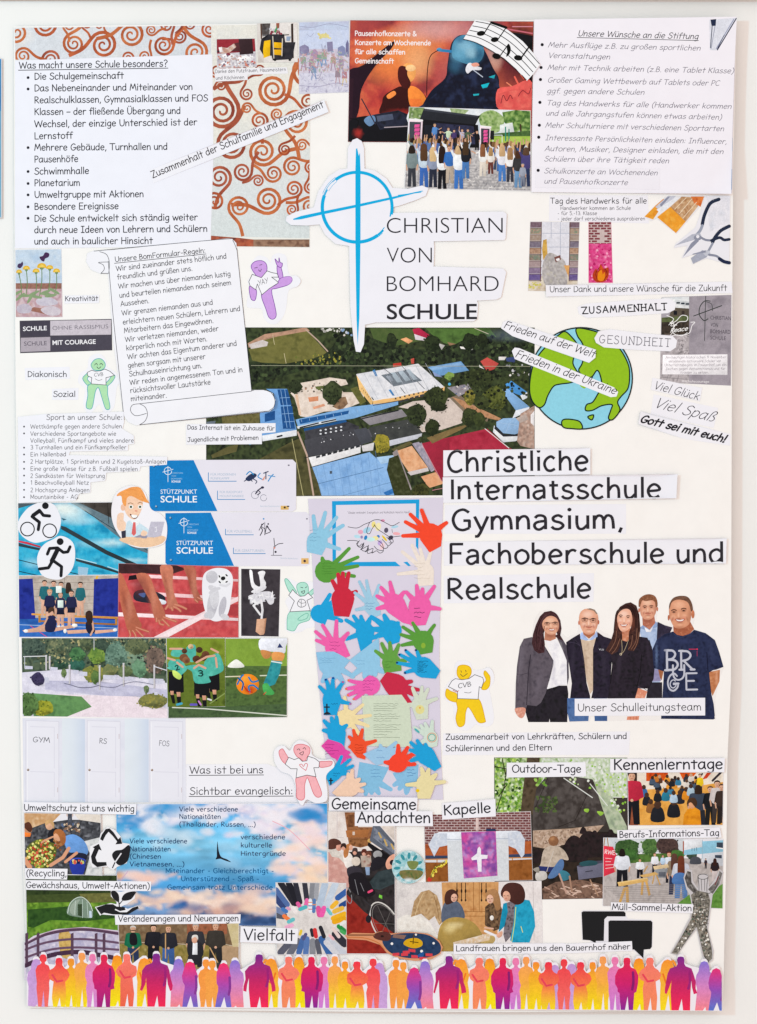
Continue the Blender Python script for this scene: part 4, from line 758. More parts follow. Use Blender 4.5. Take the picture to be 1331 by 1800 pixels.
for x, y, rx, ry, c in ((585, 690, 17, 20, '23291f,3a432c,4c5638'), (520, 680, 12, 12, '23281e,3c4630'), (732, 730, 17, 19, '2c3224,424c30,1c2018'), (766, 700, 22, 18, '2f3626,46502f,1f241b'), (760, 752, 13, 14, '20251c,3a4228'), (770, 716, 14, 8, '38402a,24291e'), (825, 734, 15, 16, '2a3022,454e2f'), (842, 738, 11, 12, '333a26,48522f'), (868, 700, 22, 20, '50592f,6a7038,39401f'), (846, 708, 14, 12, '353c26,4a5230'), (844, 668, 24, 20, '2f3624,434c2e,20251b'), (826, 698, 10, 14, '8a8438,5c5c2c,a0944c'), (790, 662, 9, 7, '6c8a44,88a454'), (672, 780, 14, 18, '8c8434,b0a03c,6c6a2c'), (740, 773, 6, 5, '2f3626,485030'), (688, 600, 9, 14, '222820,38422c'), (760, 604, 14, 14, '1f241c,35402a'), (825, 602, 12, 16, '1c211a,323c28'), (848, 600, 9, 14, '1e231b,303a26'), (740, 865, 16, 16, '3a3c24,52542f,282b1c')):
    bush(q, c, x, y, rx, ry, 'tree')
q.dabs('1e221b,4a5434,39422b', '800 650 930 650 936 700 900 690 880 720 830 720 790 668', 90, 2.6)
q.done()
q = Clip('globe_cutout', 'round cut-out drawing of a green and blue globe, upper right of the aerial photo', 'paper cut-out', ellp(1020, 666, 91, 90, n=64), '1f2a2a', clip=False)
q.part('sea').poly('8fd3e8', ellp(1020, 666, 88.5, 87.5, n=64), M_CARD)
def land(pts, n=5):
    p = spline(P(pts), True, n); q.part('continent').poly('93c01f', p, M_CARD); q.ln('1f2a2a', 2.3, p+[p[0]])
land('981 590 972 598 950 620 936 644 930 680 934 704 946 717 956 712 962 696 972 680 984 676 1000 674 1012 670 1020 664 1012 652 1006 640 1008 628 1012 620 1014 608 1004 594 992 584')
land('1012 579 1030 580 1060 590 1086 612 1102 640 1105 662 1102 684 1090 698 1084 708 1088 722 1076 738 1068 736 1072 722 1074 712 1056 714 1040 722 1028 722 1030 712 1040 708 1048 696 1056 680 1054 662 1048 652 1038 664 1024 662 1016 652 1022 640 1026 620 1022 604 1014 592')
land('986 744 990 738 1004 738 1018 742 1022 754 1004 754 990 752'); land('1032 733 1042 730 1040 738 1036 738', 3)
q.part('continent').blob('93c01f', '1018 678 1026 684 1030 678 1024 670', M_CARD); q.done()
# emblem with brush strokes
q = Clip('cross_emblem', 'white cut-out with blue brushed circle and long cross, centre top', 'paper cut-out', '612 262 620 248 628 245 636 250 640 262 641 298 660 302 680 316 690 332 716 334 742 328 753 333 748 346 730 354 700 364 690 366 691 376 884 374 890 378 888 420 886 424 762 426 763 434 762 470 884 474 889 480 880 524 872 528 838 530 840 536 838 562 832 566 660 568 642 572 640 606 634 620 626 619 622 600 616 540 614 434 590 430 572 414 562 396 540 398 512 397 503 390 504 382 520 374 552 366 560 338 578 312 596 300 611 298', 'efeef7', clip=False, gap=.00007)
q.part('vertical_stroke').poly('00aee2', '626 264 628 262 631 276 633 270 634 300 634 420 633 500 632 560 629 608 627 560 626 500 625 420 625 300', M_INK)
q.part('circle_stroke')
arc = lambda r, a0, a1, n=40: [(628+r*math.cos(math.radians(a0+(a1-a0)*i/n)), 366-r*math.sin(math.radians(a0+(a1-a0)*i/n))) for i in range(n+1)]
o_ = arc(62, -60, -8) ; R0 = arc(64, 128, -12); R1 = arc(58.5, 128, -12)
q.poly('00aee2', R0+R1[::-1], M_INK); R0 = arc(64, 160, 306); R1 = arc(58, 160, 306); q.poly('00aee2', R0+R1[::-1], M_INK)
for r, a, b, w in ((62.5, 118, 164, 1), (60.5, 150, 162, 2.4), (65, 126, 158, .8), (57.5, 128, 150, .7), (61.5, 300, 318, 2.5), (59.5, 300, 323, 1.5), (62, 122, 134, 1.6), (63.5, 304, 314, 1), (60, -6, -15, 2.5)): q.ln('00aee2', w, arc(r, a, b, 14), m=M_INK)
q.part('cross_stroke').poly('00aee2', '516 386 530 381 568 373 628 361 684 349 742 337 744 338 690 352 628 366 570 378 530 387 516 388', M_INK).ln('00aee2', 1.2, '700 345 740 340')
q.part('lettering')
for t, x1, y, b in (('CHRISTIAN', 883, 411.5, -.014), ('VON', 759, 463.5, -.014), ('BOMHARD', 876, 513.5, -.014), ('SCHULE', 838, 562, .012)): q.txt(t, 680, y, x1, y, 27 if t != 'SCHULE' else 26, font='b', bold=b, c='333238')
q.done()
for t, x1, y in (('Frieden auf der Welt', 0, 0),):
    note('upper diagonal slip reading Frieden auf der Welt across the globe', '880 578 884 567 892 564 1046 616 1045 630 1034 639 900 592', [('Frieden auf der Welt', 884, 577, 1042, 630)], h=13, w=.1, c='232328', slant=.22)
note('lower diagonal slip reading Frieden in der Ukraine across the globe', '899 618 904 612 912 613 1078 682 1085 690 1082 698 1072 699 904 632', [('Frieden in der Ukraine', 904, 628, 1079, 694)], h=13.5, w=.1, c='232328', slant=.22)
# ================= left column =================
q = photo('dandelion_drawing', 'watercolour of yellow dandelions and two purple butterflies on brown soil', '27 439 109 438 111 558 28 558', cat='drawing', paper='e4e0e4')
q.tex('c3d4e8,cfdcea,b5cae2', '27 438 111 438 111 500 27 500', 5, 20).tex('8c5f52,a3786a,7a5048', '27 498 109 498 109 510 27 512', 3, 6).tex('c8acb4,b8909a,d8c4ca,c49c98', '27 508 111 508 111 560 27 560', 4, 9).tex('a87868,946054', '50 546 60 540 84 544 100 552 84 554 70 550', 3, 5)
q.part('stone').tex('c4bccc,d4ced8', '64 528 76 522 96 526 102 534 84 538 68 536', 4, 8, True).tex('bcb0c0,ccc4d0', '30 540 44 534 56 540 52 550 34 550', 4, 8, True).part('stone').tex('c8bcc8,d8ced6', '72 544 90 538 106 544 104 554 84 554', 4, 8, True)
for x, y, x2, r in ((34, 478, 38, 5), (47, 472, 46, 6), (64, 477, 62, 6), (74, 469, 70, 8), (88, 471, 84, 6), (100, 477, 96, 6)):
    q.part('dandelion').curve('6f8a5c', 1.5, [(x, y+4), ((x+x2)/2+2, y+26), (x2, 520)]).blob('e6b83c', [(x-r, y+2), (x-r*.8, y-r*.5), (x, y-r*.8), (x+r*.8, y-r*.5), (x+r, y+2), (x, y+r*.3)]).blob('f2cf62', [(x-r*.6, y), (x, y-r*.5), (x+r*.6, y), (x, y+1)]).blob('7a9266', [(x-r*.5, y+2), (x+r*.5, y+2), (x, y+6)])
for x, y, a in ((36, 522, -60), (44, 520, 30), (60, 516, -45), (64, 522, 40), (80, 514, -40), (84, 518, 38), (96, 512, 60), (90, 520, 20), (54, 524, -80), (30, 516, -50)): q.part('leaf').ell('8aa078', x, y, 11, 2.6, a-30 if a > 0 else a+200)
q.part('butterfly').blob('4c3a5e', '33 464 31 469 36 472 41 466 40 460 37 463').part('butterfly').blob('4a3054', '70 452 76 450 80 444 87 446 86 452 80 455 78 460 73 458').done()
note('small slip reading Kreativität beside the dandelion drawing', '114 520 175 519 175 533 114 534', [('Kreativität', 115, 529.5, 173, 529)], h=8.4)
q = photo('courage_sign', 'dark and grey printed sign against racism with four lettered fields', '35 564 197 561 198 616 36 621', cat='sign', paper='4b4650')
q.part('dark_field').poly('484450', '36 565 88 564 89 591 37 592').part('light_field').poly('cdc4ce', '89 564 196 562.5 196 588.5 89 590').part('light_field').poly('b4aab4', '37 594 89 592.5 89 617 37 619').part('dark_field').poly('4e4a56', '90 592 197 589.5 197 614.5 90 617')
q.part('lettering').txt('SCHULE', 41, 582, 83, 580.5, 7.4, font='b', c='f2f0f4', bold=.02).txt('OHNE RASSISMUS', 93, 580.5, 191, 577.5, 7, font='b', c='6a6470', bold=-.01).txt('SCHULE', 43, 608, 83, 607, 7.4, font='b', c='5a5460').txt('MIT COURAGE', 93, 606.5, 169, 604.5, 7.6, font='b', c='f4f2f6', bold=.02).done()
note('small slip reading Diakonisch left of the green figure', '44 647 123 645 124 666 45 668', [('Diakonisch', 49, 662.5, 118, 662.5)], h=9.6, w=.12)
note('small slip reading Sozial below the Diakonisch slip', '92 684 139 682 138 703 92 703', [('Sozial', 94, 697.5, 133, 697.5)], h=9.6, w=.12)
def figure(label, outline, body, shirt, face, line, fill, extra=(), wr=None, shirtline='4a4a50'):
    q = Clip('paper_figure', label, 'paper cut-out', outline, 'f2f1f8', smooth=True, clip=False, gap=.00007)
    for b in body:
        p = spline(P(b), True, 4); q.part('limb').poly(fill, p, M_CARD); q.ln(line, 1.1, p+[p[0]])
    q.part('shirt'); p = P(shirt); q.poly('f4f3f9', p, M_PAPER); q.ln(shirtline, 1, p+[p[0]])
    q.part('face')
    for f in face: q.curve('3a343c', 1, f)
    if wr: q.part('lettering').txt(*wr)
    for c, w, f in extra: q.curve(c, w, f)
    q.done()
figure('green paper figure with hands on hips and a smiling face', '158 628 176 622 186 632 190 645 204 655 212 668 206 682 204 700 200 718 186 728 176 712 170 716 158 728 148 716 148 700 150 684 138 672 142 656 154 648',
 ['161 640 168 632 178 631 185 638 185 646 178 651 167 651 162 646', '158 654 152 658 146 665 150 673 158 680 162 676 155 668 155 664 160 660', '196 658 203 661 199 670 192 677 188 680 186 675 192 668 196 662', '157 676 187 676 190 694 194 714 192 720 186 718 180 700 175 684 172 682 168 690 163 716 156 719 152 714 155 696'],
 '162 651 168 653 178 652 185 649 194 653 202 660 192 663 187 664 187 677 161 675 162 664 155 661 154 655', ['167 642 170 639 172 642', '176 641 179 639 181 642', '171 645 174 648 178 645'], '4aa8b8', 'b2e2b4', wr=('CVB', 166, 662, 182, 661, 6, .12, '55555c', .1), extra=(('66666c', .8, '168 666 174 669 180 667'),))
figure('purple paper figure raising one knee and a hand', '446 458 456 450 470 454 476 462 480 450 492 446 504 452 506 470 510 484 522 486 529 494 524 504 508 512 504 540 498 558 486 570 472 568 464 558 460 544 440 542 434 536 438 510 436 494 444 484 440 470',
 ['442 470 448 461 460 459 468 464 470 474 466 485 458 490 450 484', '488 467 494 470 498 488 492 491 488 480', '484 456 490 462 491 454 493 462 497 464 495 471 488 468', '439 504 451 510 450 526 446 529 441 524', '460 519 472 508 486 501 494 490 510 487 514 494 506 502 486 508 478 512 484 540 486 556 480 562 473 558 468 544'],
 '438 496 444 483 452 486 460 489 470 477 478 480 488 482 490 488 478 488 486 494 490 498 474 508 461 519 453 500 450 510 440 503', ['448 472 453 471', '457 467 461 466', '455 475 458 478 460 474'], '7a3fa0', 'cfa0e6', wr=('YAY', 455, 503, 472, 498, 9, .1, '55505c', .15))
figure('mint paper figure jumping with both arms up and a ball on the shirt', '500 1020 506 1016 516 1020 526 1024 536 1022 548 1022 560 1030 564 1044 552 1050 548 1062 552 1080 560 1090 552 1102 540 1104 530 1110 512 1112 502 1104 504 1084 508 1072 502 1056 512 1042',
 ['501 1020 506 1018 518 1034 522 1042 516 1044 508 1038', '543 1042 552 1034 556 1036 548 1046 543 1048', '522 1030 528 1024 537 1024 542 1030 542 1042 534 1048 526 1044', '510 1075 545 1074 546 1082 543 1090 526 1096 518 1108 508 1107 505 1102', '534 1080 542 1078 540 1086 530 1090 524 1088'],
 '515 1036 520 1042 528 1048 536 1047 542 1042 550 1050 540 1055 546 1073 510 1075 518 1056 508 1046', ['529 1032 533 1033', '537 1033 540 1031', '530 1040 536 1038 534 1043 530 1040'], '6fb8a4', 'b4e6d6', extra=(('55555c', 1, '523 1060 528 1053 536 1055 538 1063 531 1067 525 1065 523 1060'), ('55555c', .8, '525 1056 530 1060 537 1059'), ('55555c', .8, '530 1054 530 1066')))
figure('yellow paper figure giving a thumbs up beside the leadership team', '800 1166 812 1160 826 1164 832 1176 846 1176 858 1172 866 1180 868 1196 860 1210 862 1222 868 1260 862 1274 846 1276 836 1272 824 1282 806 1280 798 1264 796 1240 782 1228 782 1208 792 1194 800 1186',
 ['803 1178 806 1170 816 1168 826 1172 828 1182 822 1192 810 1193 804 1187', '846 1210 850 1200 854 1194 850 1184 852 1178 858 1184 861 1190 860 1204 854 1211', '785 1210 792 1214 802 1218 804 1226 802 1233 790 1230 783 1222', '802 1230 812 1224 832 1224 844 1232 852 1262 852 1268 840 1268 828 1248 822 1242 818 1252 816 1272 806 1276 801 1262 804 1244'],
 '800 1192 812 1194 824 1192 834 1185 848 1190 850 1196 846 1208 842 1206 840 1228 804 1227 804 1214 788 1206 794 1196', ['810 1178 811 1181', '818 1177 819 1180', '809 1184 814 1188 821 1183'], 'd8a420', 'f5cd1e', wr=('CVB', 805, 1209, 828, 1205, 8, .12, '4a4a52', .1), extra=(('66666c', .9, '816 1216 824 1217 828 1215'), ('c86a60', 1.2, '796 1212 802 1215 806 1213')))
note('long slip reading Unser Dank und unsere Wünsche für die Zukunft', '958 503 1283 497 1285 517 1120 520 959 523', [('Unser Dank und unsere Wünsche für die Zukunft', 965, 515, 1275, 513)], h=10.5, w=.11, c='262428')
note('rounded white slip reading ZUSAMMENHALT in old serif capitals', '1014 541 1030 535 1100 530 1175 526 1186 534 1184 546 1172 552 1100 557 1030 560 1016 553', [('ZUSAMMENHALT', 1022, 553, 1172, 546)], h=11.6, w=.17, c='222226', serif=1.05)
note('rounded grey slip reading GESUNDHEIT on the right rim of the globe', '1043 596 1050 584 1070 580 1120 586 1180 592 1188 600 1186 612 1176 619 1110 616 1060 612 1046 604', [('GESUNDHEIT', 1051, 604, 1178, 611)], h=14, w=.09, c='6b6972', serif=1.0)
# ---- rules scroll
q = Clip('rules_scroll', 'white rolled scroll with the rules of politeness written on it', 'paper cut-out', '154 446 166 441 200 440 400 420 408 420 416 428 418 446 443 686 466 686 480 692 485 704 482 718 474 724 240 748 226 742 218 730 200 600 191 482 176 481 160 474 152 460', 'f2f1f8', clip=False, gap=.00007)
q.part('scroll_outline').curve('3a3a42', .9, '166 442 250 434 400 421 410 424 417 440').ln('3a3a42', .9, '417 438 443 688').ln('3a3a42', .9, '191 460 200 560 219 738').curve('3a3a42', .9, '176 443 188 448 193 462 192 480').curve('3a3a42', .9, '193 481 178 481').curve('3a3a42', .9, '192 461 174 462 182 466 184 474 178 481')
q.curve('3a3a42', .9, '443 687 464 686 478 692 484 704 482 716 474 722').ln('3a3a42', .9, '474 723 246 747').ln('3a3a42', .9, '443 688 246 710').curve('3a3a42', .9, '246 710 234 712 230 720 234 728 242 731 258 727').curve('3a3a42', .9, '246 710 256 716 260 728 256 740 246 747')
q.part('heading').txt('Unsere BomFormular-Regeln:', 203, 461, 362, 445, 9, .12, ul=1)
q.part('lettering')
for t, x0, y0, x1, y1 in (('Wir sind zueinander stets höflich und', 205, 477, 399, 455), ('freundlich und grüßen uns.', 207, 492, 339, 476.5), ('Wir machen uns über niemanden lustig', 209, 508, 406, 486), ('und beurteilen niemanden nach seinem', 211, 524, 407, 501.5), ('Aussehen.', 213, 539, 263, 533), ('Wir grenzen niemanden aus und', 215, 555, 375, 536), ('erleichtern neuen Schülern, Lehrern und', 217, 571, 423, 547), ('Mitarbeitern das Eingewöhnen.', 219, 586, 376, 568),
  ('Wir verletzen niemanden, weder', 221, 601.5, 385, 582), ('körperlich noch mit Worten.', 223, 616.5, 365, 600), ('Wir achten das Eigentum anderer und', 225, 632, 417, 608), ('gehen sorgsam mit unserer', 226, 647, 362, 631), ('Schulhauseinrichtung um.', 228, 662, 356, 647), ('Wir reden in angemessenem Ton und in', 229, 677, 427, 654), ('rücksichtsvoller Lautstärke', 230, 691, 371, 676), ('miteinander.', 231, 705.5, 294, 699)):
    q.txt(t, x0, y0, x1, y1, 8.8, .12, '34343a')
q.done()
# ---- sports list
note('slip reading Das Internat ist ein Zuhause für Jugendliche mit Problemen', '328 746 485 744 485 760 461 762 461 781 328 782', [('Das Internat ist ein Zuhause für', 330, 755, 483, 757), ('Jugendliche mit Problemen', 330, 777, 455, 773)], h=7.6)
# ---- support plates
def plate(label, o, slant, pts, w0):
    x0, y0, x1, y1 = o
    q = Clip('support_plate', label, 'sign', [(x0, y0+3), (x0+3, y0), (x1-6, y0-1), (x1, y0+5), (x1, y1-4), (x1-6, y1), (x0+5, y1), (x0, y1-5)], 'e6e2ee', clip=False, gap=.00008)
    q.part('blue_field').poly('1080c8', [(x0+.5, y0+1), (slant[0], y0), (slant[1], y1-.5), (x0+5, y1-.5), (x0+.5, y1-6)])
    a, b = w0
    q.part('emblem').ln('e8f2fa', 1, [(a+32, b+11), (a+32, b+38)]).ln('e8f2fa', 1, [(a+23, b+21), (a+41, b+16)]).curve('e8f2fa', 1, ellp(a+32, b+19, 6.5, n=10))
    q.part('lettering').txt('CHRISTIAN', a+38, b+24, a+58, b+24, 2.8, font='b', c='9ac8e8').txt('VON', a+38, b+29, a+46, b+29, 2.8, font='b', c='9ac8e8').txt('BOMHARD', a+38, b+34, a+57, b+34, 2.8, font='b', c='9ac8e8').txt('SCHULE', a+38, b+39, a+54, b+39, 3.2, font='b', c='eef4fa', bold=.03)
    q.txt('STÜTZPUNKT', a+19, b+59, a+83, b+59, 7.4, font='b', c='f2f7fc').txt('SCHULE', a+19, b+74, a+83, b+74, 11, font='b', c='f2f7fc', bold=.012)
    for x, y in pts: q.part('screw').ell('1a4a78', x+.8, y+.8, 2.2).ell('9ab4c8', x, y, 1.7)
    return q
q = plate('upper blue and lavender support school plate with riders and cyclist signs', (263, 809, 521, 899), (341, 383), ((271, 819), (275, 890)), (264, 809))
q.part('label_bracket').ln('2a86c0', 1.2, '367 831 367 846 416 846').part('label_bracket').ln('2a86c0', 1.2, '383 863 383 878 431 878')
q.part('lettering').txt('FÜR MODERNEN', 371, 836, 415, 836, 4, font='b', c='a9bcd2').txt('FÜNFKAMPF', 371, 843, 404, 843, 4, font='b', c='a9bcd2').txt('FÜR RADSPORT', 387, 867, 427, 867, 4, font='b', c='a9bcd2').txt('MOUNTAINBIKE', 387, 874, 429, 874, 4, font='b', c='a9bcd2')
q.part('rider_symbol').blob('2f3c5c', '432 842 440 834 448 832 452 836 446 842 438 846').curve('2f3c5c', 1.6, '430 846 438 842 444 846').curve('2f3c5c', 1.6, '446 842 452 846 450 850').curve('2b90cc', 2, '434 834 440 829 446 834').curve('2b90cc', 1.8, '458 832 454 838 462 843').curve('e09a84', 1.4, '462 844 466 838 464 844').ln('2f3c5c', 1.8, '468 830 468 842;464 832 472 829').curve('2b90cc', 1.8, '472 846 477 838 481 834').ln('2b90cc', 1.4, '472 836 484 838')
q.part('cyclist_symbol').curve('8a8c9c', .9, ellp(449, 870, 6.5, n=10)).part('cyclist_symbol').curve('8a8c9c', .9, ellp(464, 875, 5.5, n=10)).curve('2f2c44', 2.2, '450 868 454 862 460 858').curve('2f2c44', 1.6, '454 862 458 866 453 870').ell('2f2c44', 462, 857, 3, 2.2)
q.part('crest').txt('Bayerisches Staatsministerium', 458, 891, 492, 891, 2.8, font='b', c='b4c4d6').poly('e0b870', '494 889 508 889 508 896 494 896').ell('4a3a30', 501, 892, 2).ell('3a3a44', 507, 890, 2.4, 1.2).part('screw').ell('7a7484', 508, 818, 1.9, 1.4).done()
q = plate('lower blue and lavender support school plate with volleyball and gymnast signs', (291, 901, 545, 995), (371, 412), ((300, 910), (301, 984)), (292, 899))
q.part('label_bracket').ln('2a86c0', 1.2, '397 930 397 940 446 940').part('label_bracket').ln('2a86c0', 1.2, '411 963 411 973 467 973')
q.part('lettering').txt('FÜR VOLLEYBALL', 400, 936, 444, 936, 4.4, font='b', c='a9bcd2').txt('FÜR GERÄTTURNEN', 414, 970, 465, 970, 4.4, font='b', c='a9bcd2')
q.part('player_symbol').curve('2f2c38', 1.6, '458 941 462 932 459 926 464 920').curve('2f2c38', 1.2, '456 932 460 926 466 930').part('player_symbol').curve('2f2c38', 1.5, '466 940 468 930 470 924 474 931 477 933').ln('2f2c38', .9, '466 918 466 936').curve('2f2c38', 1.3, '468 938 476 934 470 926').ell('2b90cc', 464, 912, 1.5).ell('2f2c38', 461, 922, 1.5).ell('2f2c38', 472, 921, 1.5)
q.part('gymnast_symbol').ln('2f2c38', .9, '477 976 496 976;481 976 482 960').curve('2f2c38', 1.2, '482 946 483 956 484 962').curve('2f2c38', 1.2, '484 960 490 956 498 955').ell('e08a78', 483, 963, 1.6).ell('2f2c38', 485, 970, 2)
q.part('crest').txt('Bayerisches Staatsministerium', 494, 982, 524, 983, 2.8, font='b', c='b4c4d6').poly('e8bc78', '530 981 543 981 543 991 530 991').ell('4a3a40', 536, 986, 2.4).part('screw').ell('7a7484', 540, 912, 1.7, 1.3).done()
note('stepped slip listing sports and halls at the school above the pool photo', '32 733 80 728 218 724 219 742 216 754 236 766 237 780 226 782 226 792 124 794 122 800 295 803 294 817 248 820 246 828 188 831 186 845 160 848 160 854 160 866 140 868 134 880 34 884', [
 ('Sport an unser Schule:', 82, 738, 216, 738, 9), ('Wettkämpfe gegen andere Schulen', 54, 753.5, 215, 753), ('Verschiedene Sportangebote wie', 54, 766, 205, 766), ('Volleyball, Fünfkampf und vieles andere', 54, 778, 236, 778), ('3 Turnhallen und ein Fünfkampfkeller', 54, 790, 223, 790), ('Ein Hallenbad', 54, 802.5, 117, 802),
 ('2 Hartplätze, 1 Sprintbahn und 2 Kugelstoß-Anlagen', 54, 815, 292, 815), ('Eine große Wiese für z.B. Fußball spielen', 54, 827.5, 243, 828), ('2 Sandkästen für Weitsprung', 54, 840, 185, 840), ('1 Beachvolleyball Netz', 54, 852, 157, 852), ('2 Hochsprung Anlagen', 54, 865, 158, 865), ('Mountainbike - AG', 54, 877, 138, 877)],
 h=7.4, w=.115, font='s', name='text_sheet', cat='paper sheet', c='56545a', bullets='43 750 43 762 43 787 43 799 43 812 43 824 43 836 43 849 43 861 43 874', br=1.7)
# ================= good wishes slips =================
note('slip with the light curly words Viel Glück right of the globe', '1145 665 1232 683 1228 706 1142 686', [('Viel Glück', 1146, 684, 1224, 704)], h=14, w=.09, slant=.25, c='4a4850')
note('slip with the light curly words Viel Spaß below the other good wish', '1147 694 1260 718 1252 753 1142 728', [('Viel Spaß', 1146, 716, 1250, 742)], h=18, w=.075, slant=.45, c='3a3840')
note('slip with the bold brush words Gott sei mit euch!', '1124 724 1282 764 1280 784 1200 772 1120 746', [('Gott sei mit euch!', 1122, 742, 1270, 778)], h=13, w=.22, slant=.35, c='2a282e')
# ================= headline slips =================
for o, t, x0, y, x1, h, l in (('779 792 1036 788 1036 834 779 838', 'Christliche', 785, 830, 1033, 35, 'headline slip reading Christliche, the topmost of the big headline'),
    ('778 839 1188 834 1186 876 778 884', 'Internatsschule', 790, 878, 1160, 33, 'headline slip reading Internatsschule below the first headline word'),
    ('782 888 1099 886 1099 938 782 938', 'Gymnasium,', 793, 932, 1094, 34, 'headline slip reading Gymnasium with a comma'),
    ('780 952 1274 946 1273 990 780 994', 'Fachoberschule und', 788, 991, 1270, 33, 'widest headline slip reading Fachoberschule und'),
    ('780 1012 1043 1007 1042 1057 780 1060', 'Realschule', 785, 1053, 1038, 34, 'lowest headline slip reading Realschule')):
    q = Clip('headline_slip', l, 'paper slip', o, 'f0eff7', clip=False, group='big headline slips on the right').part('lettering')
    q.txt(t, x0, y, x1, y-3, h+2, .135, font='s', c='333136'); q.done()
# ================= leadership team =================
q = Clip('team_photo_cutout', 'cut-out group photo of five smiling school leaders standing side by side', 'photo', '904 1246 904 1205 910 1180 914 1128 934 1118 938 1090 948 1074 962 1071 976 1074 984 1090 986 1112 996 1120 1014 1112 1018 1084 1028 1072 1040 1070 1052 1078 1052 1106 1074 1118 1078 1100 1084 1074 1094 1060 1108 1058 1120 1066 1122 1050 1134 1044 1148 1048 1154 1062 1152 1092 1176 1100 1176 1060 1186 1048 1204 1046 1216 1060 1220 1080 1214 1106 1252 1124 1270 1172 1262 1190 1254 1230 1256 1263 1046 1266 1040 1256 1034 1268 1000 1268 994 1216 997 1268 930 1268 922 1240 916 1260', 'f1edec', clip=False)
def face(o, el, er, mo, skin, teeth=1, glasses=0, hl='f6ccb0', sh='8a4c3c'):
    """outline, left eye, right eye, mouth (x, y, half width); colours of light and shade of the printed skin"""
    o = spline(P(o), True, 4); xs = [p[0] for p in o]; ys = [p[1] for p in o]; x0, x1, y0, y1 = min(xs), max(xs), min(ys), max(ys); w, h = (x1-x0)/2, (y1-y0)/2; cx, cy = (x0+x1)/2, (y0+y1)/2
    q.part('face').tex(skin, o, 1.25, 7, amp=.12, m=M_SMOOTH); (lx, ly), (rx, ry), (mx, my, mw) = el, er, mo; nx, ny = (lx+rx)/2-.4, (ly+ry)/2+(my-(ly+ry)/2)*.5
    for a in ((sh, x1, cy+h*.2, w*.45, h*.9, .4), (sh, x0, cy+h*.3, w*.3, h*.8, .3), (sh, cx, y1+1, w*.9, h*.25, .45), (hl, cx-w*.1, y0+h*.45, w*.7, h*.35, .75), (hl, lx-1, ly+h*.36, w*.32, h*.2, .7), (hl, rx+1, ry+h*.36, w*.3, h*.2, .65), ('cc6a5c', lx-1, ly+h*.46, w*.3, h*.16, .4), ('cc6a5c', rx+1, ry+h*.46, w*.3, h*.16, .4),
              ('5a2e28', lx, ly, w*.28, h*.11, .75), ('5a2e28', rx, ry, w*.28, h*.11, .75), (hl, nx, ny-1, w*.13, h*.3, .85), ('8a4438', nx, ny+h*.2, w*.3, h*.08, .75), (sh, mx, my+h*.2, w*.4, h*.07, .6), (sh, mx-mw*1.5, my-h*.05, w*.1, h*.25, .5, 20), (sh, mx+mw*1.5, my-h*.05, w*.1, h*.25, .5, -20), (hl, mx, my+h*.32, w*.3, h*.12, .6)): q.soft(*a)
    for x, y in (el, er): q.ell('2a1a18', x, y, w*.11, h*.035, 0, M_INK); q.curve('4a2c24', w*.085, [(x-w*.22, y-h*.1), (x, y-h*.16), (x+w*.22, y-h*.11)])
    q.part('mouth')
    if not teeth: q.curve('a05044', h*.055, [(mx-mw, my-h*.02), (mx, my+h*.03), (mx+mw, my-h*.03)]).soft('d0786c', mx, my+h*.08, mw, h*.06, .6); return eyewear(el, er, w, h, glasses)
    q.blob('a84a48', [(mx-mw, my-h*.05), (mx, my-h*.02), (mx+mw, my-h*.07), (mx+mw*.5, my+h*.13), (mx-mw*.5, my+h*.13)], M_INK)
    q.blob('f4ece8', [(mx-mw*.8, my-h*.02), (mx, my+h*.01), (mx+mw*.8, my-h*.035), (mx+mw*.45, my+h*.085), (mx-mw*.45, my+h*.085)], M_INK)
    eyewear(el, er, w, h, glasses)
def eyewear(el, er, w, h, glasses):
    (lx, ly), (rx, ry) = el, er
    if glasses:
        q.part('glasses')
        for x, y in (el, er): q.ln('3c2c2e', w*.06, [(x-w*.3, y-h*.1), (x+w*.3, y-h*.12)]).curve('6a5654', w*.035, [(x-w*.3, y-h*.1), (x-w*.24, y+h*.1), (x, y+h*.15), (x+w*.24, y+h*.1), (x+w*.3, y-h*.12)])
        q.ln('3c2c2e', w*.05, [(lx+w*.28, ly-h*.08), (rx-w*.28, ry-h*.08)])
def strands(c, w, lines):
    for l in lines: q.curve(c, w, l)
q.pm = M_SMOOTH
q.part('blue_shirt').tex('a9bddf,b8cae8,94aad0', '1122 1104 1130 1096 1148 1092 1156 1094 1160 1130 1158 1200 1140 1200', 3, 8).poly('8ea4cc', '1123 1102 1130 1097 1132 1106 1124 1104').poly('8ea4cc', '1150 1091 1156 1096 1152 1102 1145 1104').poly('f0eef2', '1131 1102 1140 1107 1146 1101 1142 1110 1134 1110')
q.part('dark_jacket').tex('3a3448,2e2a3a,443e54', '1154 1092 1166 1098 1180 1102 1172 1120 1156 1140 1150 1170 1152 1130', 3, 8).part('lilac_shirt').tex('8a84a8,a09ac0', '1144 1174 1156 1176 1160 1196 1143 1197', 3, 6).part('dark_trousers').tex('28242c,322e38', '1138 1198 1162 1198 1162 1240 1132 1240', 4, 8)
q.part('neck').tex('c07860,a86450,cc8870', '1127 1080 1148 1080 1150 1094 1140 1106 1128 1098', 2, 5)
face('1123 1062 1127 1053 1138 1050 1149 1053 1152 1066 1150 1079 1143 1087 1136 1089 1129 1086 1124 1078', (1131.5, 1067), (1143, 1066.5), (1137.3, 1077.5, 5), 'e0a286', 0)
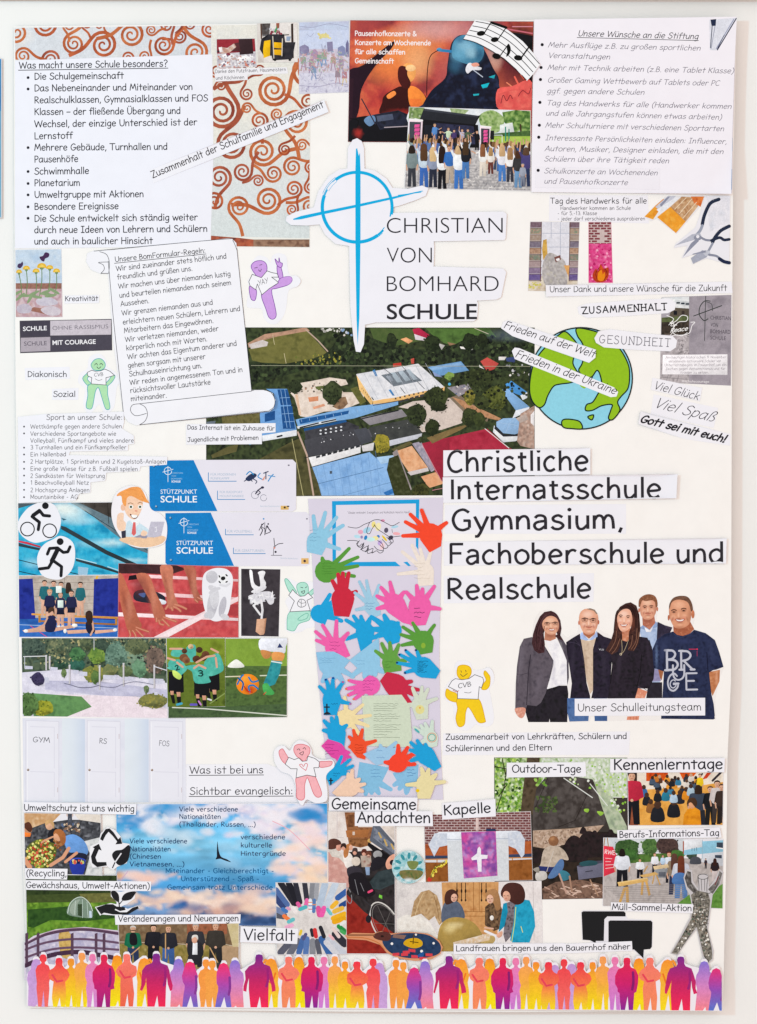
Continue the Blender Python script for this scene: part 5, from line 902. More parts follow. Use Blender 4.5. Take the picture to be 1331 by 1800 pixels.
q.part('hair').tex('946248,7c4e38,a87458', '1121 1066 1121 1056 1124 1050 1132 1045 1141 1044 1149 1047 1153 1054 1154 1064 1151 1067 1149 1058 1144 1054.5 1134 1056 1127 1055 1124 1064', 1.6, 3, True).part('ear').ell('c47860', 1121.6, 1072, 1.6, 4).ell('c88068', 1153.4, 1070, 1.6, 4)
q.part('dark_trousers').tex('231f26,2e2a32,1a171d', '920 1240 930 1212 940 1208 962 1210 974 1205 982 1204 996 1204 998 1218 996 1268 966 1268 965 1262 964 1268 928 1268', 3, 10)
q.part('white_blouse').tex('efedf2,f8f6fa,dedce6', '958 1124 976 1122 990 1140 996 1154 996 1203 984 1203 976 1206 961 1210 966 1190 973 1168 968 1150', 3, 12)
q.part('grey_blazer').tex('5a525c,665e68,4c4650', '905 1244 906 1200 908 1170 913 1136 920 1122 934 1119 950 1124 960 1140 972 1160 972 1168 966 1190 958 1218 950 1234 942 1240 926 1238 924 1244', 3, 8).tex('4a4450,5c5662', '976 1116 990 1126 996 1136 998 1152 999 1190 996 1204 995 1160 988 1142', 3, 8).ln('2c2830', 1.2, '932 1150 928 1180 925 1238').ln('37323c', 1, '960 1142 971 1160 964 1196').curve('3c3640', .8, '908 1184 916 1185 926 1182').curve('746c78', .8, '916 1130 914 1160 910 1200')
q.part('hand').tex('e0a08c,d08c78,ecb4a0', '905 1244 922 1243 922 1254 917 1261 911 1259 906 1252', 2, 4, True).part('neck').tex('b87860,c88c70', '957 1108 976 1108 976 1122 966 1126 956 1124', 2, 5)
q.part('hair').blob('33222a', '950 1098 948 1084 958 1076 970 1074 980 1082 985 1098 984 1112 980 1116 975 1108 966 1100 957 1108 954 1112')
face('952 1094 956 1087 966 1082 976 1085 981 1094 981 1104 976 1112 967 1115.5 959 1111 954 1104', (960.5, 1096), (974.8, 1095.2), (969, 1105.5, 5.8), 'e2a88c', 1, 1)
q.part('hair').tex('3a2428,4e3236,2c1a1e', '951 1098 954 1090 961 1083 971 1081 979 1086 983 1098 984 1108 979 1114 974 1117 980 1122 990 1126 984 1116 986 1104 984 1090 978 1079 968 1073 956 1075 948 1083 941 1098 936 1114 934 1130 938 1142 946 1148 956 1146 957 1132 955 1116 952 1106', 1.8, 4)
strands('5e4044', .8, ('960 1078 950 1092 944 1112 940 1136', '966 1077 956 1084 950 1098 950 1120 946 1142', '974 1080 982 1092 983 1108')); strands('261619', .9, ('952 1084 944 1104 942 1130', '956 1100 954 1120 952 1142'))
q.part('blue_jeans').tex('46649a,5878ac,3a5484', '996 1226 1008 1226 1036 1226 1033 1266 1000 1267 996 1250', 3, 8).tex('3c568a,4a6a9c', '1042 1226 1066 1226 1066 1266 1044 1266', 3, 8)
q.part('beige_sweater').tex('d0b8a2,dcc6b0,c0a690', '1019 1122 1034 1126 1048 1120 1042 1134 1041 1212 1036 1219 1030 1196 1024 1150', 2.6, 6).part('dark_vest').tex('241f2c,302a3a,1b1722', '994 1128 1006 1120 1018 1113 1020 1124 1026 1160 1030 1200 1036 1222 1036 1226 1001 1226 1004 1200 1000 1172 996 1150', 3, 8).tex('241f2c,322c3c,1b1722', '1049 1110 1060 1118 1073 1122 1074 1160 1072 1190 1068 1226 1038 1226 1041 1212 1041 1140', 3, 8).ln('3e3848', 1, '1010 1124 1018 1132 1024 1160').curve('484254', .9, '1000 1128 1012 1130 1018 1134').txt('VLB', 1051, 1142, 1060, 1142.5, 3, font='b', c='d8d8e0')
q.part('shirt_collar').poly('a9c2f0', '1019 1113 1022 1110 1030 1120 1034 1124 1028 1125 1019 1122').poly('a9c2f0', '1048 1108 1049 1118 1040 1124 1034 1124 1040 1118').part('neck').tex('b4704e,c48260', '1023 1104 1046 1104 1044 1114 1034 1122 1024 1114', 2, 5)
face('1016.5 1090 1018 1078 1024 1071 1034 1069 1044 1072 1050 1082 1050 1094 1047 1105 1041 1112 1033 1115 1025 1111 1020 1103', (1026.4, 1089), (1041.2, 1089.8), (1034, 1101.5, 5.4), 'e8ac90', 0, 1, 'fad6c4', '9a5440')
q.part('hair').tex('a08878,8a7466', '1030 1070 1036 1068.4 1044 1071 1049 1078 1047 1079 1042 1073 1034 1071', 1.6, 3).part('ear').ell('cc8068', 1016.6, 1094, 1.6, 4).ell('b86c54', 1050.6, 1093, 1.6, 4)
q.part('black_dress').poly('241e27', '1078 1140 1140 1124 1150 1160 1147 1192 1139 1209 1122 1209 1120 1228 1067 1228').tex('262029,322b36,1c171f', '1072 1152 1078 1146 1090 1124 1106 1124 1122 1118 1136 1120 1144 1136 1148 1160 1146 1190 1140 1206 1122 1206 1118 1226 1068 1226 1072 1196 1076 1176', 3, 6).ln('15111a', 1.1, '1126 1150 1124 1180 1118 1206').ln('5c5460', 1, '1120 1206 1130 1209 1137 1213').ln('17131b', 1, '1075 1166 1072 1200')
q.part('hand').tex('e89c80,d48468,f4b89c', '1120 1208 1136 1214 1131 1227 1114 1228', 2, 5).tex('e89c80,d48468', '1101 1258 1122 1257 1121 1264 1100 1264', 2, 4).ln('b86c58', .7, '1107 1258 1106 1264;1112 1258 1112 1264;1117 1258 1117 1264').part('neck').tex('d48c70,c07858,e4a488', '1089 1102 1106 1102 1106 1120 1100 1127 1090 1124', 2, 5).part('hair').poly('352120', '1080 1090 1086 1096 1092 1110 1092 1126 1084 1130 1078 1110').poly('352120', '1112 1090 1116 1110 1110 1130 1103 1126 1104 1110')
q.part('hair').tex('3c2624,4e3430,2e1c1c', '1078 1096 1080 1080 1088 1066 1098 1060 1107 1058 1117 1064 1122 1080 1124 1104 1121 1130 1112 1144 1102 1142 1104 1122 1110 1104 1104 1084 1094 1076 1086 1090 1084 1104 1090 1116 1091 1128 1084 1144 1074 1150 1063 1142 1072 1126 1077 1110', 1.8, 4)
q.part('hair').blob('352120', '1081 1090 1082 1074 1096 1064 1110 1064 1118 1080 1116 1102 1108 1108 1106 1096 1088 1100 1084 1098')
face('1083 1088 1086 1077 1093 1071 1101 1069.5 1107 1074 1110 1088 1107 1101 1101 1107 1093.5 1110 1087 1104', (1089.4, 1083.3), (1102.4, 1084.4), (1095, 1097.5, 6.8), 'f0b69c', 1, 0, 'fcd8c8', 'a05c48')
strands('8a6250', 1, ('1082 1108 1080 1126 1070 1144', '1088 1122 1082 1138 1074 1148', '1118 1104 1116 1126 1108 1140', '1122 1110 1118 1130 1112 1142', '1110 1116 1108 1132 1103 1140')); strands('241415', .9, ('1100 1062 1112 1074 1116 1100', '1094 1066 1084 1080 1081 1100', '1108 1062 1120 1080 1120 1112'))
q.part('necklace').curve('c8b490', .7, '1091 1124 1092 1140 1091 1148').curve('c8b490', .7, '1103 1124 1096 1142 1091 1148').ell('e0d0b0', 1089.5, 1149, 2.2, 2.2).ell('2a2028', 1089.5, 1149, 1, 1)
q.part('bare_arm').tex('c8845c,b4704a,d89870', '1243 1180 1263 1176 1262 1196 1250 1222 1246 1210', 2.4, 6).part('bare_arm').tex('b07050,9a6040', '1155 1176 1165 1176 1161 1195 1158 1190', 2.4, 5)
q.part('neck').tex('b86e50,a86046,cc8464', '1181 1096 1210 1090 1218 1105 1208 1115 1194 1118 1182 1112', 2, 5)
q.part('dark_blue_shirt').poly('262c48', '1160 1120 1240 1116 1262 1170 1244 1181 1247 1210 1254 1262 1160 1262 1165 1179 1150 1174').tex('262c48,303858,1e2238', '1145 1140 1152 1124 1166 1114 1181 1109 1188 1115 1198 1117 1210 1113 1218 1106 1238 1112 1254 1124 1262 1146 1269 1171 1256 1176 1242 1178 1246 1210 1252 1236 1254 1256 1252 1263 1160 1262 1162 1230 1164 1200 1165 1176 1147 1174', 3, 8).ln('171a2c', 1.2, '1166 1146 1165 1176').ln('171a2c', 1.2, '1240 1146 1242 1178').curve('3c4566', 1, '1182 1113 1196 1119 1216 1110')
for t, x0, y, x1, h in (('B', 1167, 1177, 1196, 35), ('R', 1192, 1176, 1221, 33), ('U', 1178, 1194, 1207, 26), ('G', 1170, 1213, 1195, 30), ('G', 1175, 1208, 1189, 14), ('E', 1201, 1211, 1225, 29)): q.part('printed_letter').txt(t, x0, y, x1, y-.5, h, .11 if h > 20 else .14, 'c2c4d2', serif=.8)
q.part('printed_mark').ln('d83a5e', 1.1, '1209 1140 1223 1140').ell('e83a5e', 1223, 1140, 1.4).ln('a83a5e', 1, '1223 1143 1223 1152')
face('1174 1070 1176 1059 1184 1052 1196 1051 1207 1055 1212 1066 1212.5 1082 1210 1094 1203 1101 1193 1104 1184 1102 1178 1093 1174.5 1082', (1182.4, 1075), (1199.6, 1072.6), (1193, 1088.6, 8.5), 'dc9c7c', 1, 0, 'f4bc9c', '8a4a34')
q.part('hair').tex('6a4a3c,7e5c4a,583a2e', '1174 1070 1175 1060 1182 1050 1195 1046.6 1207 1049 1214 1060 1216 1074 1212.5 1074 1208.5 1061 1201 1055 1188 1053.4 1179 1058 1176 1066', 1.6, 3, True).part('ear').ell('c47a5a', 1215.6, 1079, 3, 7.4).part('ear').ell('b86c50', 1173.4, 1085, 1.8, 5)
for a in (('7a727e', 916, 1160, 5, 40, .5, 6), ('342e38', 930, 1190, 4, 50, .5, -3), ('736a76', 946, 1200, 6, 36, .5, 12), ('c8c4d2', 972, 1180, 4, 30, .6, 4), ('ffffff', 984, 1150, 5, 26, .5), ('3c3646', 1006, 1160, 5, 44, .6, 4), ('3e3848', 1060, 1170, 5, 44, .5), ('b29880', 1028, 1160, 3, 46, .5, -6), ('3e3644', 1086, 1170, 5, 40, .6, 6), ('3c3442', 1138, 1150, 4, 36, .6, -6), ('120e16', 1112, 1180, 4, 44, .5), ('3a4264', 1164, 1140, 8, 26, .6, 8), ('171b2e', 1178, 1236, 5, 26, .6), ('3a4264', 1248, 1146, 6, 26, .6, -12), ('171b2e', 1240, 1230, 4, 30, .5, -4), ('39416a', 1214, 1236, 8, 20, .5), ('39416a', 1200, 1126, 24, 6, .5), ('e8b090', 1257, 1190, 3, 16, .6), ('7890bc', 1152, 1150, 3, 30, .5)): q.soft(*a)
q.done()
note('white slip reading Unser Schulleitungsteam across the team photo', '1009 1227 1237 1225 1237 1256 1009 1257', [('Unser Schulleitungsteam', 1014, 1249, 1230, 1247)], h=13, w=.1, c='2e2c30')
note('long slip about cooperation of teachers, pupils and parents', '779 1288 1106 1284 1104 1325 778 1326', [('Zusammenarbeit von Lehrkräften, Schülern und', 783, 1299, 1100, 1297), ('Schülerinnen und den Eltern', 783, 1319, 969, 1317)], h=10)
# ================= the hands panel =================
q = Clip('hands_backing_sheet', 'tall lavender sheet that carries the coloured paper hands', 'paper sheet', '542 877 779 875 775 1000 772 1140 774 1300 779 1404 580 1404 568 1280 556 1150 550 1000', 'dad3e4', clip=False); q.done()
q = Clip('handshake_poster', 'white sheet in a thick blue frame with a drawn handshake and coloured prints', 'drawing', '584 881 737 878 733 993 585 996', 'e0dae8', clip=False)
for a in ('584 881 737 878 737 885 584 888', '584 881 591 881 591 995 585 995', '731 878 737 878 735 966 731 960', '585 988 695 987 704 995 585 995', '709 988 716 987 722 994 718 995'): q.part('blue_frame').poly('18a0dc', a, M_CARD)
q.part('lettering').txt('"Glaube verbindet, Evangelisch und Katholisch Hand in Hand"', 611, 903, 720, 902, 3.6, .1, '4a4650', slant=.1)
q.part('finger_print')
for c, x, y, r, s_, a in (('f0e08a', 657, 922, 4, 6, 0), ('a8d4ea', 645, 932, 8, 5, -30), ('e8a8c0', 634, 935, 5, 4, 0), ('5c5468', 679, 932, 4, 5, 10), ('2a84c4', 643, 945, 3, 4.5, 20), ('b8e0f0', 628, 943, 6, 3, 10), ('f4eab8', 665, 926, 5, 8, 10), ('f0b0b8', 697, 938, 7, 3, 5), ('b0d8ec', 694, 926, 7, 2.5, -10), ('4a4458', 687, 945, 5, 4, -30), ('3a7ac4', 665, 943, 3, 3, 0), ('c0a8e0', 668, 954, 4, 5, 30), ('f4d0d8', 672, 960, 4, 7, 20), ('f0e4a0', 660, 946, 6, 4, 0), ('c8ecec', 652, 948, 8, 4, 0), ('e8c830', 676, 946, 2, 7, -40), ('d890b0', 673, 915, 4, 2.5, 0), ('9a8cc0', 636, 944, 2.5, 3, 0)): q.ell(c, x, y, r*.95, s_*.95, a, M_CARD)
q.part('handshake_line').curve('26242c', 1, '612 926 628 928 640 922 650 918 658 914 668 914 680 920 690 924 702 918')
for p in ('650 918 646 928 645 936 650 938 654 930 658 924', '658 922 664 930 676 938 690 948 690 954 684 954', '611 950 624 950 630 952 627 956 632 960 636 956 640 958 638 962 634 966 642 962 646 960 648 966 642 970 650 966 656 964 654 972 662 968 668 972 674 968 672 956 664 950', '672 948 682 960 676 964 668 958', '680 944 688 954 682 960', '688 944 704 942', '674 968 664 966 658 960', '632 950 628 958 634 962 640 954 636 966 644 968 648 958 646 972 656 970'): q.curve('26242c', 1, p)
q.ln('3a3640', .7, '689 930 690 936').done()
def hand(label, c, palm, tips, wrist, w=8, r=None, deco=None, bw=1.15, lab='paper hand'):
    """outline of a flat paper hand: palm centre, five finger tips in order, two wrist corners"""
    cx, cy = palm; tips = P(tips); (w0x, w0y), (w1x, w1y) = P(wrist); r = r or .42*sorted(math.dist(palm, t) for t in tips)[2]
    polys = []; hp = [(w0x, w0y), (w1x, w1y)]; n = len(tips)
    for i, (tx, ty) in enumerate(tips):
        L = math.hypot(tx-cx, ty-cy); ux, uy = (tx-cx)/L, (ty-cy)/L; nx, ny = -uy, ux
        rb = r*(.8 if i in (0, n-1) else 1); b0 = min(w*.62, w*.5*bw+.3); tw = w*.40; jx = .35*math.sin(i*2.1+cx)
        bx, by = cx+ux*rb, cy+uy*rb; mx, my = cx+ux*(rb+L)/2+nx*jx, cy+uy*(rb+L)/2+ny*jx
        qx, qy = tx-ux*tw, ty-uy*tw
        F = [(cx+ux*rb*.3+nx*b0*.9, cy+uy*rb*.3+ny*b0*.9), (bx+nx*b0, by+ny*b0), (mx+nx*w*.47, my+ny*w*.47), (qx+nx*tw, qy+ny*tw)]
        F += [(qx+(math.cos(a)*nx+math.sin(a)*ux)*tw, qy+(math.cos(a)*ny+math.sin(a)*uy)*tw) for a in (.6, 1.2, 1.8, 2.5)]
        F += [(qx-nx*tw, qy-ny*tw), (mx-nx*w*.47, my-ny*w*.47), (bx-nx*b0, by-ny*b0), (cx+ux*rb*.3-nx*b0*.9, cy+uy*rb*.3-ny*b0*.9)]
        polys.append([(x+i*.0011, y) for x, y in F])
        k = .93 if i not in (0, n-1) else .8
        hp += [(cx+ux*rb*k+nx*b0*.8, cy+uy*rb*k+ny*b0*.8), (cx+ux*rb*k-nx*b0*.8, cy+uy*rb*k-ny*b0*.8)]
    hp += ellp(cx, cy, r*.92, r*.92, n=14)
    polys.append(hull([(round(x, 3), round(y, 3)) for x, y in hp]))
    q = Clip('paper_hand', label, lab, '', c, clip=False, group='coloured paper hands on the lavender sheet', m=M_CARD, gap=.00003, thick=.00003, tris=union_tris(polys))
    if deco: deco(q)
    q.done(); return q
def scrib(pts, c='3a3448', w=.6, **k):
    x0, y0, x1, y1, n = pts; rr = random.Random(int(x0*7+y0))
    def f(q):
        q.part('handwriting')
        for i in range(n):
            y = y0+(y1-y0)*i/max(1, n-1); p = [(x0+(x1-x0)*t/9, y+rr.uniform(-1.1, 1.1)) for t in range(rr.randint(6, 10))]; q.curve(c, w, p)
        if 'nails' in k:
            for x, y, cc in k['nails']: q.part('painted_nail').ell(cc, x, y, 2.3, 1.8, m=M_INK)
        if 'cross' in k:
            x, y, s_ = k['cross']; q.part('drawn_cross').ln('2a2a34', 2.6, [(x, y-s_), (x, y+s_)]).ln('2a2a34', 2.4, [(x-s_*.6, y-s_*.3), (x+s_*.6, y-s_*.3)]); 
            if 'hill' in k: q.blob('2a2a34', [(x-6, y+s_+4), (x, y+s_-1), (x+6, y+s_+2), (x+6, y+s_+4)])
    return f
LB, BL, PK, GR, RD, DR, CR = '8cc4e4', '00a2dc', 'f062ac', '5a9a3c', 'f5492c', 'cc2840', 'f0e8dc'
hand('blue paper hand tucked under the dark red hand, fingers pointing right', BL, (562, 1078), '582 1042 592 1052 600 1064 604 1080 604 1092', '552 1070 572 1098', 9)
hand('pale blue paper hand inside the upper left of the sheet, fingers spread up', '90c8e4', (558, 952), '551 904 573 898 594 907 606 922 600 966', '540 970 566 976', 8, 20, scrib((545, 932, 566, 950, 4), '5a88a8', .5), 1.6)
hand('cream paper hand with writing at the right edge below the red hand', 'efe2d8', (748, 1004), '697 1009 705 968 723 956 738 962 758 964', '762 1028 735 1030', 7, 16, scrib((728, 990, 756, 1016, 5), 'c8b8a8', .5), 1.5)
hand('bright red-orange paper hand at the top right of the sheet', RD, (757, 940), '705 942 710 916 719 902 740 894 787 917', '775 960 755 971', 8, 22, None, 1.6)
hand('mid green paper hand below the pale blue hand, fingers pointing right', GR, (574, 1004), '616 962 632 978 632 994 626 1013 566 978', '558 1014 568 1022', 7.5, 22, scrib((566, 990, 590, 1008, 5), '3c6e2c', .5), 1.5)
hand('dark red paper hand with long fingers below the green hand', DR, (603, 1052), '583 1018 594 1006 603 1004 614 1004 629 1038', '588 1082 614 1084', 8.5, 22, None, 1.25)
hand('pale blue paper hand with writing between dark red and pink hands', '9fcbe4', (654, 1066), '622 1040 631 1020 644 1018 667 1026 624 1072', '670 1080 655 1086', 6.5, 15, scrib((643, 1060, 664, 1070, 3), '4a78a8', .5), 1.7)
hand('pale pink-rimmed bright pink hand left of the pink hand with writing', PK, (694, 1062), '660 1070 660 1046 668 1030 685 1020 712 1038', '730 1100 708 1094', 8, 20, None, 1.6)
hand('bright pink paper hand with handwritten lines at the right edge', PK, (738, 1066), '712 1038 732 1026 743 1032 765 1028 776 1070', '748 1098 722 1100', 8, 22, scrib((728, 1068, 746, 1084, 3), '4a2a4a', .9), 1.6)
hand('blue paper hand below the pale blue hand, fingers spread up', BL, (642, 1110), '606 1088 620 1080 634 1080 651 1084 606 1124', '650 1142 634 1144', 8, 18, None, 1.7)
hand('blue paper hand centre right, fingers pointing up left', BL, (688, 1108), '652 1122 646 1104 650 1082 674 1078 702 1092', '702 1128 684 1134', 9, 20, None, 1.7)
hand('green paper hand with a yellow spot at the right edge', GR, (744, 1126), '706 1100 702 1114 704 1134 724 1092 765 1096', '760 1146 738 1150', 7, 20, lambda q: q.ell('8ab038', 744, 1134, 4, 5, 0, M_CARD), 1.6)
hand('pink paper hand with writing at the left edge of the sheet', PK, (590, 1138), '553 1108 566 1096 592 1088 614 1110 554 1124', '616 1152 606 1156', 7.5, 20, scrib((580, 1128, 600, 1146, 4), '8a2a68', .6), 1.7)
hand('large pale blue paper hand lying across the left middle, fingers down', '8fc4e6', (582, 1166), '566 1200 574 1192 590 1194 606 1202 624 1190', '556 1146 616 1160', 9, 24, scrib((562, 1156, 590, 1164, 3), '6a9cc4', .5), 1.7)
hand('pale blue paper hand with pointed wrist below the blue hands', '93c8e8', (648, 1164), '640 1192 652 1188 662 1188 676 1182 616 1190', '666 1120 614 1160', 9, 22, scrib((626, 1160, 650, 1166, 2), '6a9cc4', .5), 1.7)
hand('green paper hand in the middle of the sheet, fingers pointing up', '64a044', (688, 1164), '658 1142 670 1128 685 1126 702 1130 716 1160', '706 1178 676 1182', 7.5, 18, scrib((676, 1162, 690, 1172, 3), '3c6e2c', .5), 1.7)
hand('blue paper hand with dark nails and a hatched back at the right edge', BL, (744, 1172), '710 1182 696 1164 701 1149 712 1142 732 1142', '774 1178 766 1192', 7, 20, scrib((734, 1162, 752, 1180, 9), '1a5a80', .8, nails=((698, 1164, '1f3a70'), (702, 1150, '1f3a70'), (713, 1142, '1f3a70'), (731, 1142, '1f3a70'), (712, 1182, '1f3a70'))), 1.6)
hand('crimson paper hand pointing down right below the green hand', 'c92a48', (696, 1204), '726 1196 736 1224 724 1238 706 1236 738 1212', '668 1196 680 1180', 8, 22, None, 1.9)
hand('pink paper hand with orange nails pointing left', 'ee5fb0', (652, 1204), '612 1195 608 1210 610 1222 622 1229 652 1232', '668 1200 650 1186', 7.5, 18, scrib((638, 1196, 660, 1212, 4), '9a3480', .6, nails=((613, 1195, 'f07848'), (609, 1210, 'f07848'), (612, 1221, 'f07848'), (622, 1228, 'f07848'), (652, 1231, 'f07848'))), 1.7)
hand('pale green paper hand with a small sun at the right of the text sheet', 'd3dccb', (738, 1238), '706 1238 724 1206 742 1204 753 1208 770 1226', '752 1262 732 1264', 7, 16, lambda q: q.ell('e2da94', 738, 1246, 8, 8, 0, M_CARD).ell('e8a040', 738, 1243, 1.6, 1.8, 0, M_CARD), 1.7)
q = Clip('green_text_sheet', 'pale green square sheet with handwriting in the middle of the hands', 'paper sheet', '636 1222 706 1220 720 1240 724 1294 720 1312 642 1310', 'd0dbc6', clip=False, m=M_CARD).part('handwriting')
rr = random.Random(3)
for i, (x1, y) in enumerate(((700, 1236), (698, 1240), (697, 1244), (690, 1248), (696, 1254), (703, 1258), (700, 1262), (688, 1266), (704, 1273), (697, 1277), (702, 1281), (690, 1285), (680, 1290), (703, 1295))): q.curve('6a7460', .55, [(657+(x1-657)*t/12, y+rr.uniform(-.7, .7)) for t in range(13)])
q.done()
hand('pale yellow paper hand pointing right from the left edge', 'f0dcA8', (610, 1262), '640 1236 654 1256 650 1276 638 1296 606 1222', '594 1250 598 1280', 7, 18, None, 1.8)
hand('blue paper hand with a black cross on a hill, lower left', BL, (584, 1228), '560 1204 573 1192 586 1190 604 1197 617 1236', '592 1256 570 1256', 7.5, 18, scrib((583, 1236, 594, 1238, 1), '1a4a70', .6, nails=((573, 1194, '1f3a90'), (586, 1191, '1f4aa0'), (603, 1198, 'b05a98'), (616, 1236, 'b06aa8')), cross=(575, 1244, 7), hill=1), 1.6)
hand('blue paper hand below the hand with the cross', BL, (592, 1288), '566 1282 568 1264 582 1258 592 1256 612 1272', '604 1320 584 1306', 8, 18, None, 1.8)
hand('magenta paper hand with writing under the lower blue hands', 'e24aa6', (592, 1318), '618 1332 612 1342 604 1350 616 1322 596 1340', '565 1310 577 1298', 7, 16, scrib((572, 1308, 596, 1324, 4), '7a2068', .6), 2)
hand('orange-red paper hand with writing below the green text sheet', 'f0502c', (630, 1310), '612 1292 621 1280 638 1279 663 1300 612 1312', '642 1334 628 1330', 7, 16, scrib((624, 1308, 640, 1322, 4), '8a2418', .6), 1.7)
hand('large pale blue paper hand along the bottom of the sheet, fingers down', '86bfe2', (650, 1366), '642 1398 654 1396 668 1396 690 1388 640 1340', '632 1338 684 1348', 9, 24, scrib((652, 1352, 680, 1364, 3), '4a7cb0', .6), 1.7)
hand('pale blue paper hand at the bottom with its wrist to the right', '8ac0e4', (716, 1366), '700 1388 716 1394 728 1380 714 1396 690 1380', '736 1342 690 1358', 9, 20, scrib((716, 1352, 734, 1362, 3), '3c6ca0', .7), 1.8)
hand('pale blue paper hand with fingers up right between the red hands', '9ec8e8', (672, 1326), '698 1302 702 1312 700 1322 696 1332 668 1306', '638 1324 662 1344', 7, 16, scrib((662, 1318, 676, 1330, 2), '5a84b8', .6), 1.8)
hand('bright red paper hand with cut fingers at the lower right', 'f5452e', (700, 1340), '732 1342 730 1322 718 1310 700 1306 674 1338', '704 1356 684 1352', 8, 18, None, 1.7)
hand('pale green paper hand with a ringed circle at the right edge', 'd0e0d4', (757, 1296), '726 1276 738 1272 746 1268 760 1264 734 1306', '768 1310 752 1314', 7, 14, lambda q: (q.part('drawn_ring').ln('d89a78', 1.3, ellp(759, 1295, 8)+ellp(759, 1295, 8)[:1]), q.ln('4aa89a', 1.2, ellp(759, 1295, 6)+ellp(759, 1295, 6)[:1]), q.ell('4fb0b4', 733, 1283, 6, 2, 40, M_CARD)), 2.1)
hand('blue paper hand at the lower right edge, fingers pointing left', BL, (748, 1326), '720 1337 718 1316 720 1302 732 1298 748 1304', '776 1346 764 1354', 7.5, 18, None, 1.8)
hand('blue paper hand with a black X lying above the headline Gemeinsame', BL, (588, 1358), '602 1326 618 1332 623 1344 620 1358 596 1348', '574 1366 580 1380', 7, 14, scrib((586, 1358, 598, 1362, 2), '14466a', .6, cross=(582, 1372, 5)), 2)
hand('pale peach paper hand at the bottom left of the sheet', 'f2cdb4', (616, 1382), '644 1376 634 1366 620 1350 612 1356 640 1390', '584 1392 600 1404', 7, 18, None, 2)
hand('pale yellow paper hand with a yellow dot at the bottom right corner', 'e9dca8', (748, 1376), '712 1378 740 1346 754 1348 768 1358 784 1372', '756 1402 734 1402', 7.5, 18, lambda q: q.part('yellow_dot').ell('f0c818', 734, 1388, 3.4, 3, m=M_INK), 1.8)
# ================= sport photos =================
q = photo('pool_photo', 'photo of a turquoise swimming pool roof with dark lane lines', '32 884 264 882 260 1010 33 1012')
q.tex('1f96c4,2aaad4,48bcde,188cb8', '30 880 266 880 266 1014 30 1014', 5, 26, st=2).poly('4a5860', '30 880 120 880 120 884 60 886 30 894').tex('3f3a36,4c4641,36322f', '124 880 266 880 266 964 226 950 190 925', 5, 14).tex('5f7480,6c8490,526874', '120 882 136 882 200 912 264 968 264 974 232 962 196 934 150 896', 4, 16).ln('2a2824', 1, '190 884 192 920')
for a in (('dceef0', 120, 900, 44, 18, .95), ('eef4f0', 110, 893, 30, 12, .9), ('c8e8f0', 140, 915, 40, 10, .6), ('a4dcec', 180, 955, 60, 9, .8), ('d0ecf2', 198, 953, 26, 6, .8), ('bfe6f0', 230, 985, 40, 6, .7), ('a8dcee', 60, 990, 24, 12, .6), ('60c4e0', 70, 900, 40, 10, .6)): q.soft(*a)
q.part('lane_line').poly('2f3a40', '108 924 116 926 190 968 262 1000 262 1008 186 974 108 930').poly('2f3a40', '134 982 180 994 230 1012 222 1012 176 998 134 986').ln('223038', 1.4, '33 955 74 966;33 984 66 992;33 1004 70 1012;100 1000 140 1010').ln('223038', 1, '150 898 264 970').ln('d8ecf2', 1, '134 981 170 990;190 996 226 1008').poly('c83a4c', '33 950 50 953 72 960 72 963 50 957 33 953').poly('30404a', '33 955 72 964 72 968 33 960').poly('3a6478', '108 910 118 913 112 915').poly('b8dcf4', '138 996 156 998 154 1012 138 1010', a=.7)
q.done()
q = photo('gymnasts_photo', 'photo of a girls gymnastics team before a wall between two blue mats', '33 1012 210 1011 208 1120 34 1120')
q.tex('b8aba2,c8bcb2,a89a90', '30 1010 212 1010 212 1092 30 1092', 5, 16).tex('2f66b8,3a74c8,2858a4', '30 1086 212 1086 212 1122 30 1122', 5, 18, st=2)
q.part('wall_board')
for y in (1024, 1036, 1048, 1060, 1072): q.ln('968a80', .7, [(60, y), (166, y)])
q.ln('8a7e74', .7, '114 1012 114 1084').poly('e0b040', '170 1012 174 1012 172 1018 168 1018').part('blue_mat').tex('24308a,2c3a9c,1e2878', '33 1018 58 1017 63 1088 33 1088', 4, 12).part('blue_mat').tex('24308a,2c3a9c,1e2878', '166 1018 210 1016 210 1090 164 1088', 4, 12)
q.part('bench').poly('d89a48', '56 1078 208 1084 208 1088 56 1081').poly('c08438', '68 1082 72 1082 72 1094 68 1094').poly('a8702c', '70 1090 206 1096 206 1099 70 1093').poly('c08438', '203 1086 207 1086 207 1098 203 1098').part('floor_line').ln('b8d0ec', .9, '34 1098 208 1104').ln('d84a78', 1.1, '54 1100 84 1120')
sk = 'd8a890'
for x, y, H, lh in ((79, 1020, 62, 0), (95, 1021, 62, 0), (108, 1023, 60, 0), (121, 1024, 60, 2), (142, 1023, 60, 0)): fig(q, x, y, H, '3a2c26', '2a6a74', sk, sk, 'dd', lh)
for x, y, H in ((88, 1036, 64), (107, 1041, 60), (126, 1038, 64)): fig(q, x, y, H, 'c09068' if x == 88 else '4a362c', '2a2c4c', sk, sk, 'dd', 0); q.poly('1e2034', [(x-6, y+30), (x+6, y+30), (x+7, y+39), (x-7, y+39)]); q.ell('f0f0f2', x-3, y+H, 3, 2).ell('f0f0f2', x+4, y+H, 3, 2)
q.part('certificate').poly('e8f0ec', '99 1030 109 1030 109 1042 99 1042').poly('dceae4', '102 1055 112 1055 112 1068 102 1068')
